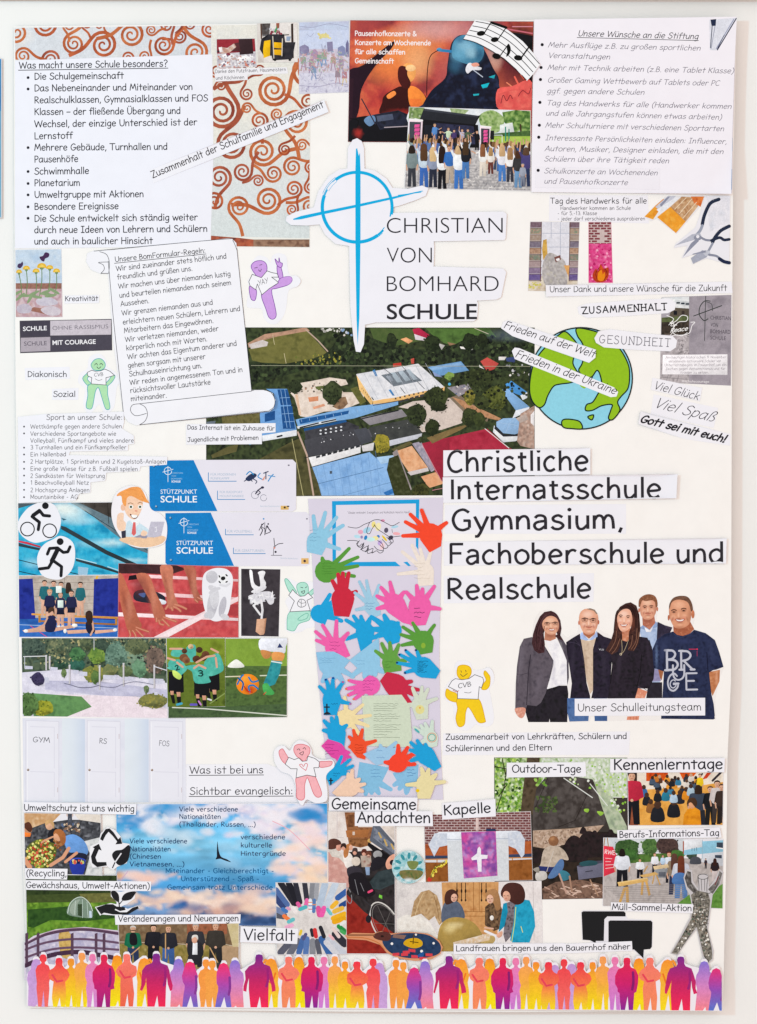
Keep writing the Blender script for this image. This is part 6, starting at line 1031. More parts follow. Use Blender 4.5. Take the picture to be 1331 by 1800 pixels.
q.part('split_figure').poly(sk, '40 1108 80 1100 90 1104 84 1110 44 1112').poly(sk, '92 1104 130 1098 136 1102 96 1110').blob('26284a', '82 1088 88 1082 96 1082 100 1090 98 1106 92 1111 80 1108').ln(sk, 3, '84 1086 78 1098 66 1104;99 1088 112 1098').ell(sk, 91, 1076, 4.4, 6).blob('4a342a', '86 1078 86 1070 92 1067 96 1070 96 1080 93 1074').ell('f2f2f2', 46, 1109, 4, 3).ell('f2f2f2', 132, 1099, 5, 3)
q.part('split_figure').poly(sk, '118 1108 156 1106 160 1112 120 1114').poly(sk, '166 1108 200 1106 204 1110 168 1114').blob('22243a', '152 1094 160 1090 164 1096 168 1110 158 1114 152 1106').ln(sk, 3.2, '163 1092 165 1106 160 1116').ell(sk, 156, 1082, 4.4, 6).blob('3a2a24', '151 1084 152 1076 158 1073 163 1078 163 1094 156 1098 153 1090').ell('f2f2f2', 115, 1109, 3, 4).ell('f2f2f2', 203, 1107, 4, 2.6)
q.done()
q = photo('sprint_start_photo', 'photo of sprinters hands on the red running track starting line', '209 990 420 996 420 1120 208 1120', paper='c88a8c')
q.tex('c84a50,d85c5e,b84248,e07074', '205 986 424 986 424 1122 205 1122', 5, 10, st=3).tex('a83c42,b8484c', '205 1058 424 1062 424 1082 205 1078', 5, 8, st=3).tex('3a2426,4c3034', '205 986 300 990 330 1000 300 1010 260 1008 208 1008', 5, 12)
q.part('track_line').poly('eec8cc', '262 1010 420 1018 420 1022 262 1016').poly('ecc4c8', '262 1040 420 1050 420 1055 262 1047').poly('f2dade', '206 1076 420 1086 420 1091 206 1083').poly('f0d8dc', '270 1120 360 1074 420 1048 420 1056 366 1082 290 1120').poly('f4e0e4', '276 1120 364 1076 370 1080 296 1120')
q.part('shoe').blob('2a2c38', '238 1040 262 1036 290 1048 284 1060 240 1056').blob('e4e8f0', '276 1052 292 1056 290 1062 272 1060').blob('4a6ea8', '244 1044 256 1042 254 1050')
def arm(pts, fing, c='c07058', hi='d89078', sh='8a4438'):
    q.part('arm_and_hand').blob(c, pts); p = P(pts); cx = sum(a for a, b in p)/len(p); cy = sum(b for a, b in p)/len(p)
    for f in fing: q.curve(c, 4.2, f).curve(hi, 1.6, f)
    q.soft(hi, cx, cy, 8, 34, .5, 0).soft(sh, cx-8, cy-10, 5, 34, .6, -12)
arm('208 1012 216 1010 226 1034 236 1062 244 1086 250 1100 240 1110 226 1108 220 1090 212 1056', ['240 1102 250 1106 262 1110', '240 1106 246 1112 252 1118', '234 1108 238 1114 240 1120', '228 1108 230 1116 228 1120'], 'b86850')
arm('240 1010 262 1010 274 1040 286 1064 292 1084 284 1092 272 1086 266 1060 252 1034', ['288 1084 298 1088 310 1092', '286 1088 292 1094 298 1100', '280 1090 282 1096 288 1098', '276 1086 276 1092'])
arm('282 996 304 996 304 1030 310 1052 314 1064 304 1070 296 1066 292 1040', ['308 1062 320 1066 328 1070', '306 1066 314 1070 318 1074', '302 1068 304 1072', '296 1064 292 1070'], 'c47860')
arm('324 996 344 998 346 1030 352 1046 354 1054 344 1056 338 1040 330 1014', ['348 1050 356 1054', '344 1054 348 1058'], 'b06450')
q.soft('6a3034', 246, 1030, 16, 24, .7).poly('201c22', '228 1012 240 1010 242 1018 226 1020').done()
q = photo('sculpture_photo', 'dark photo of a white dancer sculpture with a feather skirt on a wooden block', '424 999 494 1000 491 1119 424 1118', paper='f2f0f4')
q.tex('3c373c,464046,332e33', '424 998 495 998 495 1120 424 1120', 5, 20).part('white_sculpture').blob('f0eef2', '439 1003 444 1004 446 1020 450 1028 458 1030 456 1012 454 1006 462 1003 467 1006 464 1016 468 1024 466 1032 458 1038 448 1036 442 1028').blob('e4e2e8', '442 1040 454 1032 468 1030 466 1036 452 1042').tex('efedf1,dcdae2,c8c6d0', '437 1048 446 1044 460 1040 476 1040 482 1050 481 1060 474 1062 470 1052 462 1058 452 1062 442 1056', 3, 5, True).dabs('f6f4f8,dedce4', '438 1046 480 1042 480 1056 440 1058', 30, 3, 2.2).ln('eceaee', 3.4, '456 1058 446 1064 458 1080').ln('eceaee', 3.8, '460 1056 462 1072 460 1090').ln('d0ced6', 1, '462 1066 462 1088').part('wood_block').poly('d8a98c', '452 1088 466 1087 464 1115 458 1116 450 1110').poly('b8866a', '466 1087 469 1086 466 1112 464 1115').done()
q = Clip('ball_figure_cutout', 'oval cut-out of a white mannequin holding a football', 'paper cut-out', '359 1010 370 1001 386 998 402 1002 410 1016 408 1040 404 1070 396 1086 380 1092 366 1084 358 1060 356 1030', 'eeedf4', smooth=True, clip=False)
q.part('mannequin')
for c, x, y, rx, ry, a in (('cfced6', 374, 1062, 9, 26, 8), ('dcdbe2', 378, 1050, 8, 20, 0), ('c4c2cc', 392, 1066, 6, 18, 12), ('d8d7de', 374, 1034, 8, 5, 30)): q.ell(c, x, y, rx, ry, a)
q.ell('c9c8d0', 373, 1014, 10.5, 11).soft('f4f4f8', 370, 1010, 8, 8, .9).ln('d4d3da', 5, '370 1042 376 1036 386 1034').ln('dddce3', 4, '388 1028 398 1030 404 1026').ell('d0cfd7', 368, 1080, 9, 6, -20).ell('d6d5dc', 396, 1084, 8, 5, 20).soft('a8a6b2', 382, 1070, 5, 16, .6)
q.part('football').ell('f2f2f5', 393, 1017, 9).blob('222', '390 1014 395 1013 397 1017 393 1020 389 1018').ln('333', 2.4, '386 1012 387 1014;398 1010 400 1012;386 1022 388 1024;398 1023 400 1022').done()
# round pictograms
q = Clip('cyclist_badge', 'white rounded cut-out with a black cyclist pictogram on the pool photo', 'paper cut-out', '32 920 40 904 54 890 74 883 94 886 104 900 108 916 104 934 96 944 82 950 62 954 44 946 34 934', 'efeef6', smooth=True, clip=False, gap=.00008)
q.part('cyclist').ell('26262a', 80.5, 889, 6, None, 0, M_INK).ln('26262a', 5.6, '57 908 70 897 77 906 88 907').ln('26262a', 5.6, '57 908 70 918 68 931').ln('26262a', 7, '59 906 70 898')
for x, y in ((49, 930), (88, 933)): q.part('wheel').ln('26262a', 2, ellp(x, y, 12, n=26)+ellp(x, y, 12, n=26)[:1])
q.done()
q = Clip('runner_badge', 'white rounded cut-out with a black runner pictogram below the cyclist', 'paper cut-out', '94 948 106 942 120 946 130 956 133 974 130 994 122 1008 108 1018 92 1018 76 1012 68 998 66 980 72 964 82 954', 'efeef6', smooth=True, clip=False, gap=.00008)
q.part('runner').ell('26262a', 106.5, 952, 6.2, None, 0, M_INK).ln('26262a', 5.4, '84 974 88 964 102 963 112 971 120 970 124 961').ln('26262a', 8, '102 966 92 986').ln('26262a', 5.6, '93 986 86 998 70 1000;95 986 109 996 108 1012').done()
q = Clip('laptop_boy_cutout', 'rounded cut-out cartoon of an orange-haired boy with thumb up at a laptop', 'paper cut-out', '197 892 202 872 212 860 228 854 244 856 256 866 262 884 268 896 284 904 294 920 293 948 284 958 262 963 240 962 222 954 206 934 198 914', 'f3f0f6', smooth=True, clip=False, gap=.00008)
q.part('desk').blob('f2cba8', '210 948 240 940 270 940 292 944 284 956 258 962 232 958').part('boy').blob('cfe4f0', '224 918 236 916 250 922 264 934 258 948 224 946').poly('f2f4f8', '230 916 240 926 248 918 244 912 232 912').poly('e06a6a', '235 918 239 918 240 938 236 942 232 938').blob('f8d0b4', '216 880 222 870 246 870 252 884 248 900 240 912 232 912 222 902').ell('f4c4a8', 217, 892, 4, 6)
q.blob('f4a45c', '206 872 210 866 222 860 234 856 248 858 258 876 262 884 248 880 232 872 224 876 222 890 216 884 214 872').curve('e08840', .9, '222 862 240 862 254 876').ell('f6f6f6', 231, 891, 4, 3.6).ell('f6f6f6', 247, 891, 4, 3.6).ell('3a4a20', 231, 891, 2.2).ell('3a4a20', 247, 891, 2.2).curve('8a5a30', 1, '226 886 230 884 235 886').curve('8a5a30', 1, '243 885 247 883 251 885').ell('e8a890', 240, 898, 2.6, 2).blob('5a2a2a', '229 903 238 908 242 908 245 903 241 911 234 911').blob('fdfdfd', '232 905 242 906 240 910 234 910')
q.part('thumb').blob('f8d4ba', '208 904 218 902 218 914 222 920 220 932 210 932 206 922').poly('3a3a4a', '214 934 222 932 222 946 215 946').part('laptop').poly('c6c2d2', '266 917 290 917 284 942 258 948').poly('9c98ac', '236 944 252 938 260 942 258 949').txt('J', 273, 935, 278, 934, 8, .14, 'eceaf2').blob('f8d4ba', '252 932 260 936 256 942 248 940').done()
q = photo('garden_photo', 'photo of the school garden with white wooden posts and round bushes', '38 1121 293 1121 296 1262 40 1259')
q.tex('3a4a3c,4c5c4a,5f6c56,2c3a34', '36 1118 298 1118 298 1200 36 1200', 4, 8)
q.dabs('8a8664,a09670,6c7a5c,2a3a34', '60 1122 290 1122 290 1160 60 1156', 160, 2.2, seed=5).tex('dcd8ea,e6e2f0,cecbe0', '36 1182 120 1176 290 1196 298 1222 298 1262 36 1262', 5, 14, st=2).tex('b8b6d2,c6c4dc,d0cee4', '80 1196 180 1198 296 1212 296 1228 180 1222 80 1212', 4, 8, st=2).tex('ecdce6,f2e4ec', '100 1220 240 1224 298 1246 298 1262 120 1262', 6, 20).tex('5f8a58,6c9a60,527a4c', '56 1218 144 1224 162 1242 112 1262 60 1262', 4, 10)
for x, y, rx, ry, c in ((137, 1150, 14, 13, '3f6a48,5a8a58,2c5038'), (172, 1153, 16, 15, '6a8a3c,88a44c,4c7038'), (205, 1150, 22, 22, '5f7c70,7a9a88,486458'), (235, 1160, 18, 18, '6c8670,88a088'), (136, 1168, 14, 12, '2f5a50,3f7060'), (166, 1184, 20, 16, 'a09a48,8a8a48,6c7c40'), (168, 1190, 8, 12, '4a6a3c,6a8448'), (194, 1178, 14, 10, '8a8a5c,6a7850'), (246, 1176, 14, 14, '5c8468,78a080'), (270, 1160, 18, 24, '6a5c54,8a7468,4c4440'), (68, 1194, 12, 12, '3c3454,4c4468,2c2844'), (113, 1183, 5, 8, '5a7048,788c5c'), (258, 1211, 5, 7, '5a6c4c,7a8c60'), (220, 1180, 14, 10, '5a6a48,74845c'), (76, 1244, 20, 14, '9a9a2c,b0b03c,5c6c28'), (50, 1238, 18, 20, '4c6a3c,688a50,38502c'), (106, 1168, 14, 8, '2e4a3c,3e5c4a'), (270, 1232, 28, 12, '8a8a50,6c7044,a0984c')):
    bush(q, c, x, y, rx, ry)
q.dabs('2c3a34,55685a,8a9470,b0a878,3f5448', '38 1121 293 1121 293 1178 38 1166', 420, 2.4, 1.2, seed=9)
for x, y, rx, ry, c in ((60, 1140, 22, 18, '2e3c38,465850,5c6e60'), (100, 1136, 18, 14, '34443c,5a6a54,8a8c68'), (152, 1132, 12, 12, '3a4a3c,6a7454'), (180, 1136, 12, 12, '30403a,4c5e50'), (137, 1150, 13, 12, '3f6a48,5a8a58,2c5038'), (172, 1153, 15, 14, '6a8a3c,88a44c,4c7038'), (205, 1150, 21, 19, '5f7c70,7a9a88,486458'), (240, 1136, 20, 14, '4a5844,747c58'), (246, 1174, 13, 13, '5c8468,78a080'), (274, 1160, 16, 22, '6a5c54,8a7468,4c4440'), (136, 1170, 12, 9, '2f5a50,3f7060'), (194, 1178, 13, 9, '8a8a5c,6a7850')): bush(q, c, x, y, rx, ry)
for x0, y0, x1, y1 in ((44, 1170, 58, 1176), (88, 1172, 102, 1178), (79, 1190, 87, 1200), (130, 1177, 139, 1184), (140, 1180, 154, 1188), (182, 1186, 206, 1194), (216, 1189, 238, 1196), (262, 1192, 288, 1202), (272, 1215, 278, 1221)): q.part('stone_block').tex('c8c8dc,d8d8e8', [(x0, y0), (x1, y0+1), (x1, y1), (x0, y1)], 4, 8)
for x, y0, y1 in ((82, 1151, 1178), (88, 1153, 1176), (123, 1168, 1202), (176, 1169, 1212), (218, 1165, 1206), (272, 1168, 1210)): q.part('white_post').poly('d4d0d4', [(x-1.6, y0), (x+1.6, y0), (x+1.4, y1), (x-1.4, y1)]).poly('a8a4ac', [(x+.6, y0+2), (x+1.6, y0+2), (x+1.4, y1), (x+.6, y1)])
q.part('white_rail').ln('e0e0e4', 1.6, '42 1154 82 1153').ln('c8ccd8', 1.2, '44 1154 44 1174').ln('dcdce4', 1.6, '272 1171 294 1178').ln('e0e0e4', 1, '166 1122 166 1142').part('swing_rope').curve('5c5a70', 1, '114 1201 126 1204 140 1208 160 1208 176 1204').curve('6a6880', .9, '176 1206 200 1208 218 1202 240 1198 270 1203').done()
q = photo('huddle_photo', 'photo of a youth football team in turquoise shirts huddling on grass', '293 1121 396 1121 397 1240 296 1262', paper='d8d8dc')
q.cl = [(293.5, 1121.5), (396, 1121.5), (397, 1259), (296, 1261)]
q.tex('7a8a2c,849a34,6c7c28', '290 1118 400 1118 400 1170 290 1170', 6, 30).tex('5a6a28,687a30,4c5c24', '290 1168 400 1168 400 1242 290 1242', 4, 10)
TQ = '58bcac'
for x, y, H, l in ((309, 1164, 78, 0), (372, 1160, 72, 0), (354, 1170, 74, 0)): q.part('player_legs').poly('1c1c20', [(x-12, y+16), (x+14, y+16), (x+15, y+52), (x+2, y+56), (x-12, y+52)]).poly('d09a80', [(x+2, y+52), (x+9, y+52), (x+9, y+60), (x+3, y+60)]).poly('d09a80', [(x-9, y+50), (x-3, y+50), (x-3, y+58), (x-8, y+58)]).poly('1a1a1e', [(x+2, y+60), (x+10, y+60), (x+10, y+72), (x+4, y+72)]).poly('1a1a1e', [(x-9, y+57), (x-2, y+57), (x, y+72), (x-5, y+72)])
for p in ('296 1172 318 1166 330 1174 322 1184 316 1188 312 1180 298 1176', '304 1142 318 1138 332 1144 318 1154 302 1152', '330 1136 344 1134 344 1160 334 1162 328 1148', '324 1172 344 1168 366 1170 368 1190 370 1199 344 1200 338 1180', '362 1160 384 1148 394 1172 388 1182 368 1188 360 1176', '300 1160 320 1160 324 1172 298 1172'): q.part('turquoise_shirt').tex('58bcac,4cae9e,66c8b8', p, 4, 10, True)
for x, y, r, c in ((336, 1136, 5, 'd0b088'), (325, 1144, 5, '5a3c2c'), (351, 1142, 6, '4a3428'), (362, 1150, 7, '6a4430'), (358, 1156, 6, '5c3c2a'), (324, 1156, 8, '7a5038'), (328, 1160, 7, '8a5c40'), (346, 1158, 7, '5a3828')): q.part('player_head').ell(c, x, y, r, r*.9).soft('3a241c', x+1, y+2, r*.7, r*.6, .6)
q.part('player_arm').ln('dca890', 3.6, '300 1140 320 1140;294 1156 308 1160;312 1164 322 1172;342 1174 350 1168 362 1174;346 1164 364 1154 378 1152;372 1140 384 1146;380 1156 382 1172').txt('3', 349, 1188, 357, 1188, 10, .2, '1c2a2c').txt('2', 310, 1178, 316, 1176, 8, .2, '1c2a2c')
q.part('football_boot').ln('48a8c8', 4, '312 1238 320 1236').ln('6a5ac0', 4, '336 1238 346 1238').ln('c88ac8', 3, '350 1232 354 1238').ln('e0e0e4', 3, '366 1228 372 1230').ln('8a9c5a', 2, '370 1236 396 1218').blob('c8e070', '304 1178 312 1180 320 1188 316 1194 306 1188').done()
q = photo('football_photo', 'photo of a player in white shorts beside an orange and blue football on grass', '397 1121 506 1121 505 1260 297 1262 297 1242 397 1241', paper='d8d8dc')
q.cl = [(297, 1121.6), (505.4, 1121.6), (504.6, 1259.4), (297, 1261.4)]
q.tex('7c9a3a,8aaa44,6c8c34', '397 1122 506 1122 506 1172 397 1172', 6, 30).tex('4c6438,5a7440,3c5030', '397 1170 506 1170 506 1262 397 1242', 3, 6, st=2).tex('44583a,526a44,384a34', '297 1241.5 398 1241.5 506 1236 506 1262 297 1262', 3, 6, st=2)
q.part('pitch_line').ln('d8dcc8', 2, '397 1189 430 1188;458 1187 504 1186').ln('d8dcd0', 2, '304 1243 360 1245 420 1250 504 1257').part('cone').blob('eeeee8', '401 1172 412 1160 420 1160 430 1172').part('football').ell('ee8a24', 436, 1202, 20, 18)
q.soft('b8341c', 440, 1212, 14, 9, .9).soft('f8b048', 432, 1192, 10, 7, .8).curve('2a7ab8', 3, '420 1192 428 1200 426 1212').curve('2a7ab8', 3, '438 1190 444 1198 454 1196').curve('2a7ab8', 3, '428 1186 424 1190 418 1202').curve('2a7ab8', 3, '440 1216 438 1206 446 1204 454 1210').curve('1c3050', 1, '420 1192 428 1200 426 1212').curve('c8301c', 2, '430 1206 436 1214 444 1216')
q.part('white_shorts').blob('e6e8f2', '460 1121 504 1121 503 1136 500 1148 480 1145 458 1142').poly('2c3a6a', '488 1138 492 1130 498 1138').part('leg').blob('c88850', '459 1142 478 1146 474 1156 464 1156').blob('e09a58', '480 1146 500 1148 496 1162 480 1160').part('sock').tex('2a8c98,3aa0a8,237a88', '478 1160 496 1162 492 1184 484 1202 474 1206 464 1200 470 1186', 4, 10).ln('e4eef0', 2, '478 1162 496 1165').part('football_boot').blob('4caa5a', '462 1204 470 1200 476 1208 483 1217 478 1221 466 1219').ln('d84a3c', 1.4, '464 1220 468 1216').done()
q = photo('three_doors_photo', 'pale photo of three white doors marked GYM, RS and FOS', '40 1262 327 1262 328 1410 42 1410', paper='e9e7f0')
q.tex('e2e2ee,e6e6f1,dedfec', '38 1260 330 1260 330 1412 38 1412', 8, 40, m=M_PAPER)
for x0, x1 in ((110, 150), (220, 262)): q.part('wall_recess').tex('e2e8f0|dde4ef|cdd7ea', [(x0, 1262), (x1, 1264), (x1, 1412), (x0, 1412)], 6, 0, m=M_PAPER)
for x0, x1, t, a, b, y in ((46, 104, 'GYM', 58, 88, 1304), (154, 212, 'RS', 175, 188, 1306), (264, 322, 'FOS', 280, 298, 1310)):
    q.part('door').poly('e9e8f2', [(x0, 1266), (x1, 1268), (x1, 1412), (x0, 1412)], M_PAPER); q.ln('d8d6e3', 1.1, [(x0, 1412), (x0, 1266), (x1, 1268), (x1, 1412)]).ln('d6d4e2', .8, [(x0+8, 1277), (x1-8, 1278), (x1-8, 1350)]).ln('d6d4e2', .8, [(x0+8, 1356), (x1-8, 1357), (x1-8, 1400)]).ln('f6f5fb', 1, [(x0+3, 1270), (x0+3, 1410)])
    q.part('door_knob').ell('8a7468', x0+4, 1353, 2.2).ell('cdbcae', x0+3.6, 1352.4, 1); q.part('lettering').txt(t, a, y, b, y+1, 9, .1, '3a3a44'); q.part('hinge').ln('c8b8bc', 1, [(x1-2, 1290), (x1-2, 1298)]).part('hinge').ln('c8b8bc', 1, [(x1-2, 1384), (x1-2, 1392)])
q.done()
note('slip asking Was ist bei uns Sichtbar evangelisch, left of the heart figure', '328 1343 470 1342 520 1360 574 1396 574 1413 328 1412', [('Was ist bei uns', 334, 1359, 463, 1358, 12.5), ('Sichtbar evangelisch:', 334, 1396, 515, 1395, 12.5)], ul=1.2, w=.11)
q = photo('shelter_photo', 'large photo of people under a dark tarp shelter in a green wood', '868 1330 1101 1330 1103 1576 869 1580', paper='3a3430')
q.tex('2c2420,3a302a,1e1816', '866 1460 1106 1460 1106 1582 866 1582', 5, 12).tex('6c9a3c,a8c868,4c7a2c,dce8c4,88b04c', '866 1328 950 1328 950 1430 866 1430', 3, 6).tex('dce0dc,b0c898,eceeec,88a868', '950 1328 1106 1328 1106 1400 950 1400', 3, 9)
q.dabs('2f4a24,8cc044,b8d868,e4f0d0,5a8a34', '868 1332 918 1332 918 1426 868 1426', 140, 2.6).ln('2c2a20', 1.6, '868 1346 890 1350 886 1380 872 1424;882 1332 888 1360;890 1378 876 1398')
q.part('tree_trunk').tex('4c4030,5e5040,3a3024', '926 1330 948 1330 944 1400 942 1430 914 1430 918 1390', 4, 8, st=.5)
q.part('dark_tarp').tex('4c4644,5c5654,3c3634,443e3c', '936 1424 942 1384 960 1362 1000 1362 1040 1368 1058 1400 1072 1424 1060 1450 1000 1452 960 1456 936 1462', 4, 16).ln('2c2624', 1, '962 1366 940 1418;1040 1374 1010 1440 980 1452').tex('8a9a84,b0c0a0,c8ccb8', '1040 1364 1076 1400 1100 1450 1102 1470 1072 1460 1058 1420', 4, 8).ln('e0e4e0', 1.6, '1036 1376 1066 1414;990 1366 1040 1400').dabs('8cc044,c8dca8,b8d868,e8ece4', '1000 1332 1100 1340 1100 1440 1060 1400 1030 1380 1000 1376', 100, 2.2).dabs('6c9a3c,a0c860', '940 1366 960 1366 960 1380 940 1380', 16, 2.4).dabs('3c4c2c,56683c', '944 1396 980 1400 976 1426 940 1426', 60, 2.4).blob('94c048', '1026 1420 1034 1420 1032 1426 1026 1424').blob('94c048', '1048 1424 1060 1426 1054 1432')
q.tex('b89c88,a08470,d0b8a4,8a7460', '936 1458 1000 1454 1060 1448 1040 1470 1000 1480 960 1490 936 1486', 3, 4).dabs('c8b0a0,8c7464', '936 1460 1040 1454 1000 1486 938 1486', 80, 1.8)
for x, y, w, h in ((1008, 1484, 22, 26), (1034, 1476, 24, 26), (1060, 1478, 20, 24), (1084, 1478, 22, 22), (944, 1500, 12, 14), (1024, 1456, 6, 7), (1044, 1462, 6, 7), (1072, 1460, 6, 7)): q.part('dark_person').tex('241c1e,32282a,1a1416', [(x-w, y+h), (x-w*.8, y), (x-w*.3, y-h*.6), (x+w*.3, y-h*.6), (x+w*.8, y), (x+w, y+h)], 4, 8, True)
q.part('sitting_woman').tex('b8a898,ccbcac,a49484', '950 1514 954 1494 962 1486 976 1484 990 1492 998 1506 996 1510 984 1508 978 1520 950 1522', 3, 8, True).ell('8a6044', 972, 1476, 9, 9).soft('c89468', 970, 1472, 5, 5, .8).poly('2c3468', '946 1520 974 1522 972 1530 950 1530').blob('5878a8', '974 1520 984 1508 990 1512 988 1526 974 1540 962 1540').blob('3c7a8c', '984 1528 996 1530 1002 1540 990 1546 984 1540').blob('c8c4c0', '944 1530 958 1530 960 1542 944 1546 940 1538').ln('d0c8c0', 1, '960 1530 972 1494').blob('9a948c', '936 1526 946 1522 946 1532')
q.part('crate').poly('6c6c80', '1013 1520 1058 1512 1060 1538 1016 1544').poly('484858', '1013 1520 1026 1512 1058 1510 1058 1514 1020 1522').blob('2c5058', '1018 1514 1034 1510 1048 1512 1046 1518 1022 1520').ln('34343f', 1.4, '1028 1530 1040 1528')
q.part('firewood').tex('6a5248,8a6c5c,4a3830', '952 1560 976 1548 1020 1544 1058 1552 1072 1578 954 1580', 3, 4)
rr = random.Random(12)
for i in range(44):
    x, y, a, l = rr.uniform(956, 1060), rr.uniform(1550, 1576), rr.uniform(-.8, .8), rr.uniform(6, 16); q.ln(rr.choice(('b89484', 'c8a898', '8a6858', 'd8bcac', '6c5044')), rr.uniform(1.2, 2.4), [(x, y), (x+l*math.cos(a), y+l*math.sin(a))], m=M_PRINT)
q.ln('c09c8c', 3, '982 1534 994 1566').ln('a88470', 3, '1000 1538 1004 1564').ln('b08c74', 2, '1036 1544 1050 1572').done()
# ================= bottom left =================
figure('pink paper figure with a heart on the shirt beside the word evangelisch', '482 1322 488 1312 500 1310 510 1318 516 1308 526 1300 540 1304 548 1316 550 1326 566 1334 584 1334 588 1346 574 1362 576 1390 574 1406 556 1410 540 1404 532 1414 524 1404 520 1380 512 1362 494 1354 484 1340',
 ['491 1320 497 1315 502 1322 508 1334 502 1341 494 1332', '517 1318 520 1309 532 1307 544 1312 545 1322 540 1330 536 1338 528 1332 522 1328', '562 1338 572 1337 584 1337 582 1344 572 1347 563 1347', '521 1366 534 1362 552 1362 560 1376 566 1394 560 1400 552 1394 544 1372 540 1366 536 1380 536 1400 530 1405 522 1400 522 1384'],
 '508 1330 518 1334 526 1331 532 1337 540 1336 542 1328 554 1332 562 1338 561 1348 552 1348 556 1364 540 1361 521 1366 523 1350 512 1350 502 1342', ['523 1317 526 1315 528 1318', '533 1315 536 1313 538 1316', '527 1323 534 1320 532 1326 527 1323'], 'd86a74', 'f6b4bc', extra=(('d8606a', 1.1, '538 1353 530 1347 527 1343 531 1342 534 1346 537 1341 541 1342 540 1348 538 1353'),))
q = photo('cloud_photo', 'large photo of a bright blue sky with pink and orange clouds and blue lettering', '205 1412 576 1410 577 1550 424 1626 205 1622')
q.pm = M_SMOOTH; q.cl = [(205.6, 1412.6), (575.5, 1411), (575.5, 1625), (205.6, 1625)]
q.tex('3f9ade>5ab4e6>84c8ea>6cb6e2>4c98d0>7ca4d2>5c7cb4', '200 1408 580 1408 580 1630 200 1630', 3.2, 30, st=3)
rr = random.Random(8)
def cloud(cs, x, y, w, h, n, a=.75):
    for i in range(int(n*2.2)): k = rr.choice((.5, .8, 1.5)); q.soft(rr.choice(cs), x+rr.gauss(0, w), y+rr.gauss(0, h), rr.uniform(9, 22)*k, rr.uniform(5, 10)*k, a*.85, rr.uniform(-25, 25))
cloud(['f4eef6', 'e8e4f4', 'f8f0f4', 'dce6f6'], 390, 1426, 70, 10, 44, .95); cloud(['f2eef8', 'ecdcee', 'f8ecf0'], 490, 1445, 44, 16, 40, .9); cloud(['f8e4e0', 'f8d8cc', 'fbe8dc', 'f4dce4'], 530, 1500, 26, 28, 44, .9); cloud(['f8d4b8', 'fbe0c4'], 550, 1535, 14, 12, 12)
cloud(['f0eef6', 'e6e8f4', 'd8e6f4'], 260, 1438, 30, 12, 26, .9); cloud(['dcecf8', 'c8e2f4'], 320, 1470, 30, 8, 10, .5); cloud(['b8d8f0'], 420, 1490, 60, 18, 10, .4); cloud(['f6d8d0', 'f4c8b8'], 250, 1540, 24, 4, 8); q.soft('e8a048', 210, 1538, 12, 12, .7)
cloud(['f6dcc8', 'f0cdb8', 'fbe6d4', 'e8c4b4'], 300, 1580, 40, 10, 30, .9); cloud(['f6dccc', 'ecc8b8', 'fae4d8'], 410, 1585, 46, 12, 34, .9); cloud(['3a5a94', '48649c', '2c4878'], 330, 1604, 40, 6, 10, .8); cloud(['4a6698', '34507e'], 400, 1600, 20, 5, 6, .8); cloud(['e8c0ac', 'd8a898'], 370, 1600, 40, 5, 10, .8); cloud(['2f4a78', '263c66', '3c5a8a'], 450, 1614, 22, 5, 10, .9); cloud(['f0d0bc', 'f8e0d0'], 470, 1590, 14, 6, 8, .9); cloud(['2a5a9c', '3a74b4'], 315, 1590, 10, 4, 4, .8)
q.part('rainbow').ln('f0b4c0', 1.4, '480 1442 510 1458 545 1492', True).ln('c8a0c8', 1, '212 1548 226 1530')
cloud(['3a98d8', '2c88cc'], 548, 1432, 14, 5, 8, .8); cloud(['48a0dc'], 290, 1418, 12, 3, 3, .7); cloud(['3a94d4'], 222, 1440, 10, 8, 6, .8)
q.part('bird').blob('20222c', '383 1477 385 1492 388 1502 392 1506 400 1509 407 1514 396 1511 388 1508 380 1509 382 1504 382 1496')
q.part('lettering')
for t, x0, x1, y, c in (('Viele verschiedene', 316, 419, 1425, '34486c'), ('Nationaitäten', 316, 389, 1438, '34486c'), ('(Thailänder, Russen, ...)', 316, 450, 1451.5, '34486c'), ('Viele verschiedene', 229, 330, 1481, '24406a'), ('Nationaitäten', 229, 301, 1495, '24406a'), ('(Chinesen', 229, 284, 1508, '24406a'), ('Vietnamesen, ...)', 229, 325, 1521.5, '24406a'), ('verschiedene', 424, 502, 1473.5, '3a4868'), ('kulturelle', 424, 479, 1488, '3a4868'), ('Hintergründe', 424, 503, 1502.5, '3a4868'), ('Miteinander - Gleichberechtigt -', 292, 482, 1533, '165a8c'), ('Unterstützend - Spaß -', 319, 456, 1547, '165a8c'), ('Gemeinsam trotz Unterschiede', 295, 480, 1562, '165a8c')): q.txt(t, x0, y, x1, y, 8.2, .15, c, font='s')
q.done()
q = photo('greenhouse_photo', 'photo of a rounded plastic greenhouse on a shaded green lawn', '46 1536 207 1537 209 1640 48 1656')
q.tex('2c3a22,3c4c2a,24301c', '44 1534 210 1534 210 1590 44 1590', 4, 7).tex('5a8a2a,74a038,486e24,88b040', '44 1584 212 1584 212 1660 44 1660', 4, 9, st=2).tex('2c4a24,3a5c2a,24401e', '50 1598 120 1592 200 1600 208 1612 150 1618 90 1616 60 1630 50 1628', 4, 8).tex('5c5c34,7a7a44', '140 1570 200 1568 206 1584 150 1586', 3, 5).tex('3c4a28,4c5a30', '48 1572 140 1570 140 1584 48 1586', 3, 6)
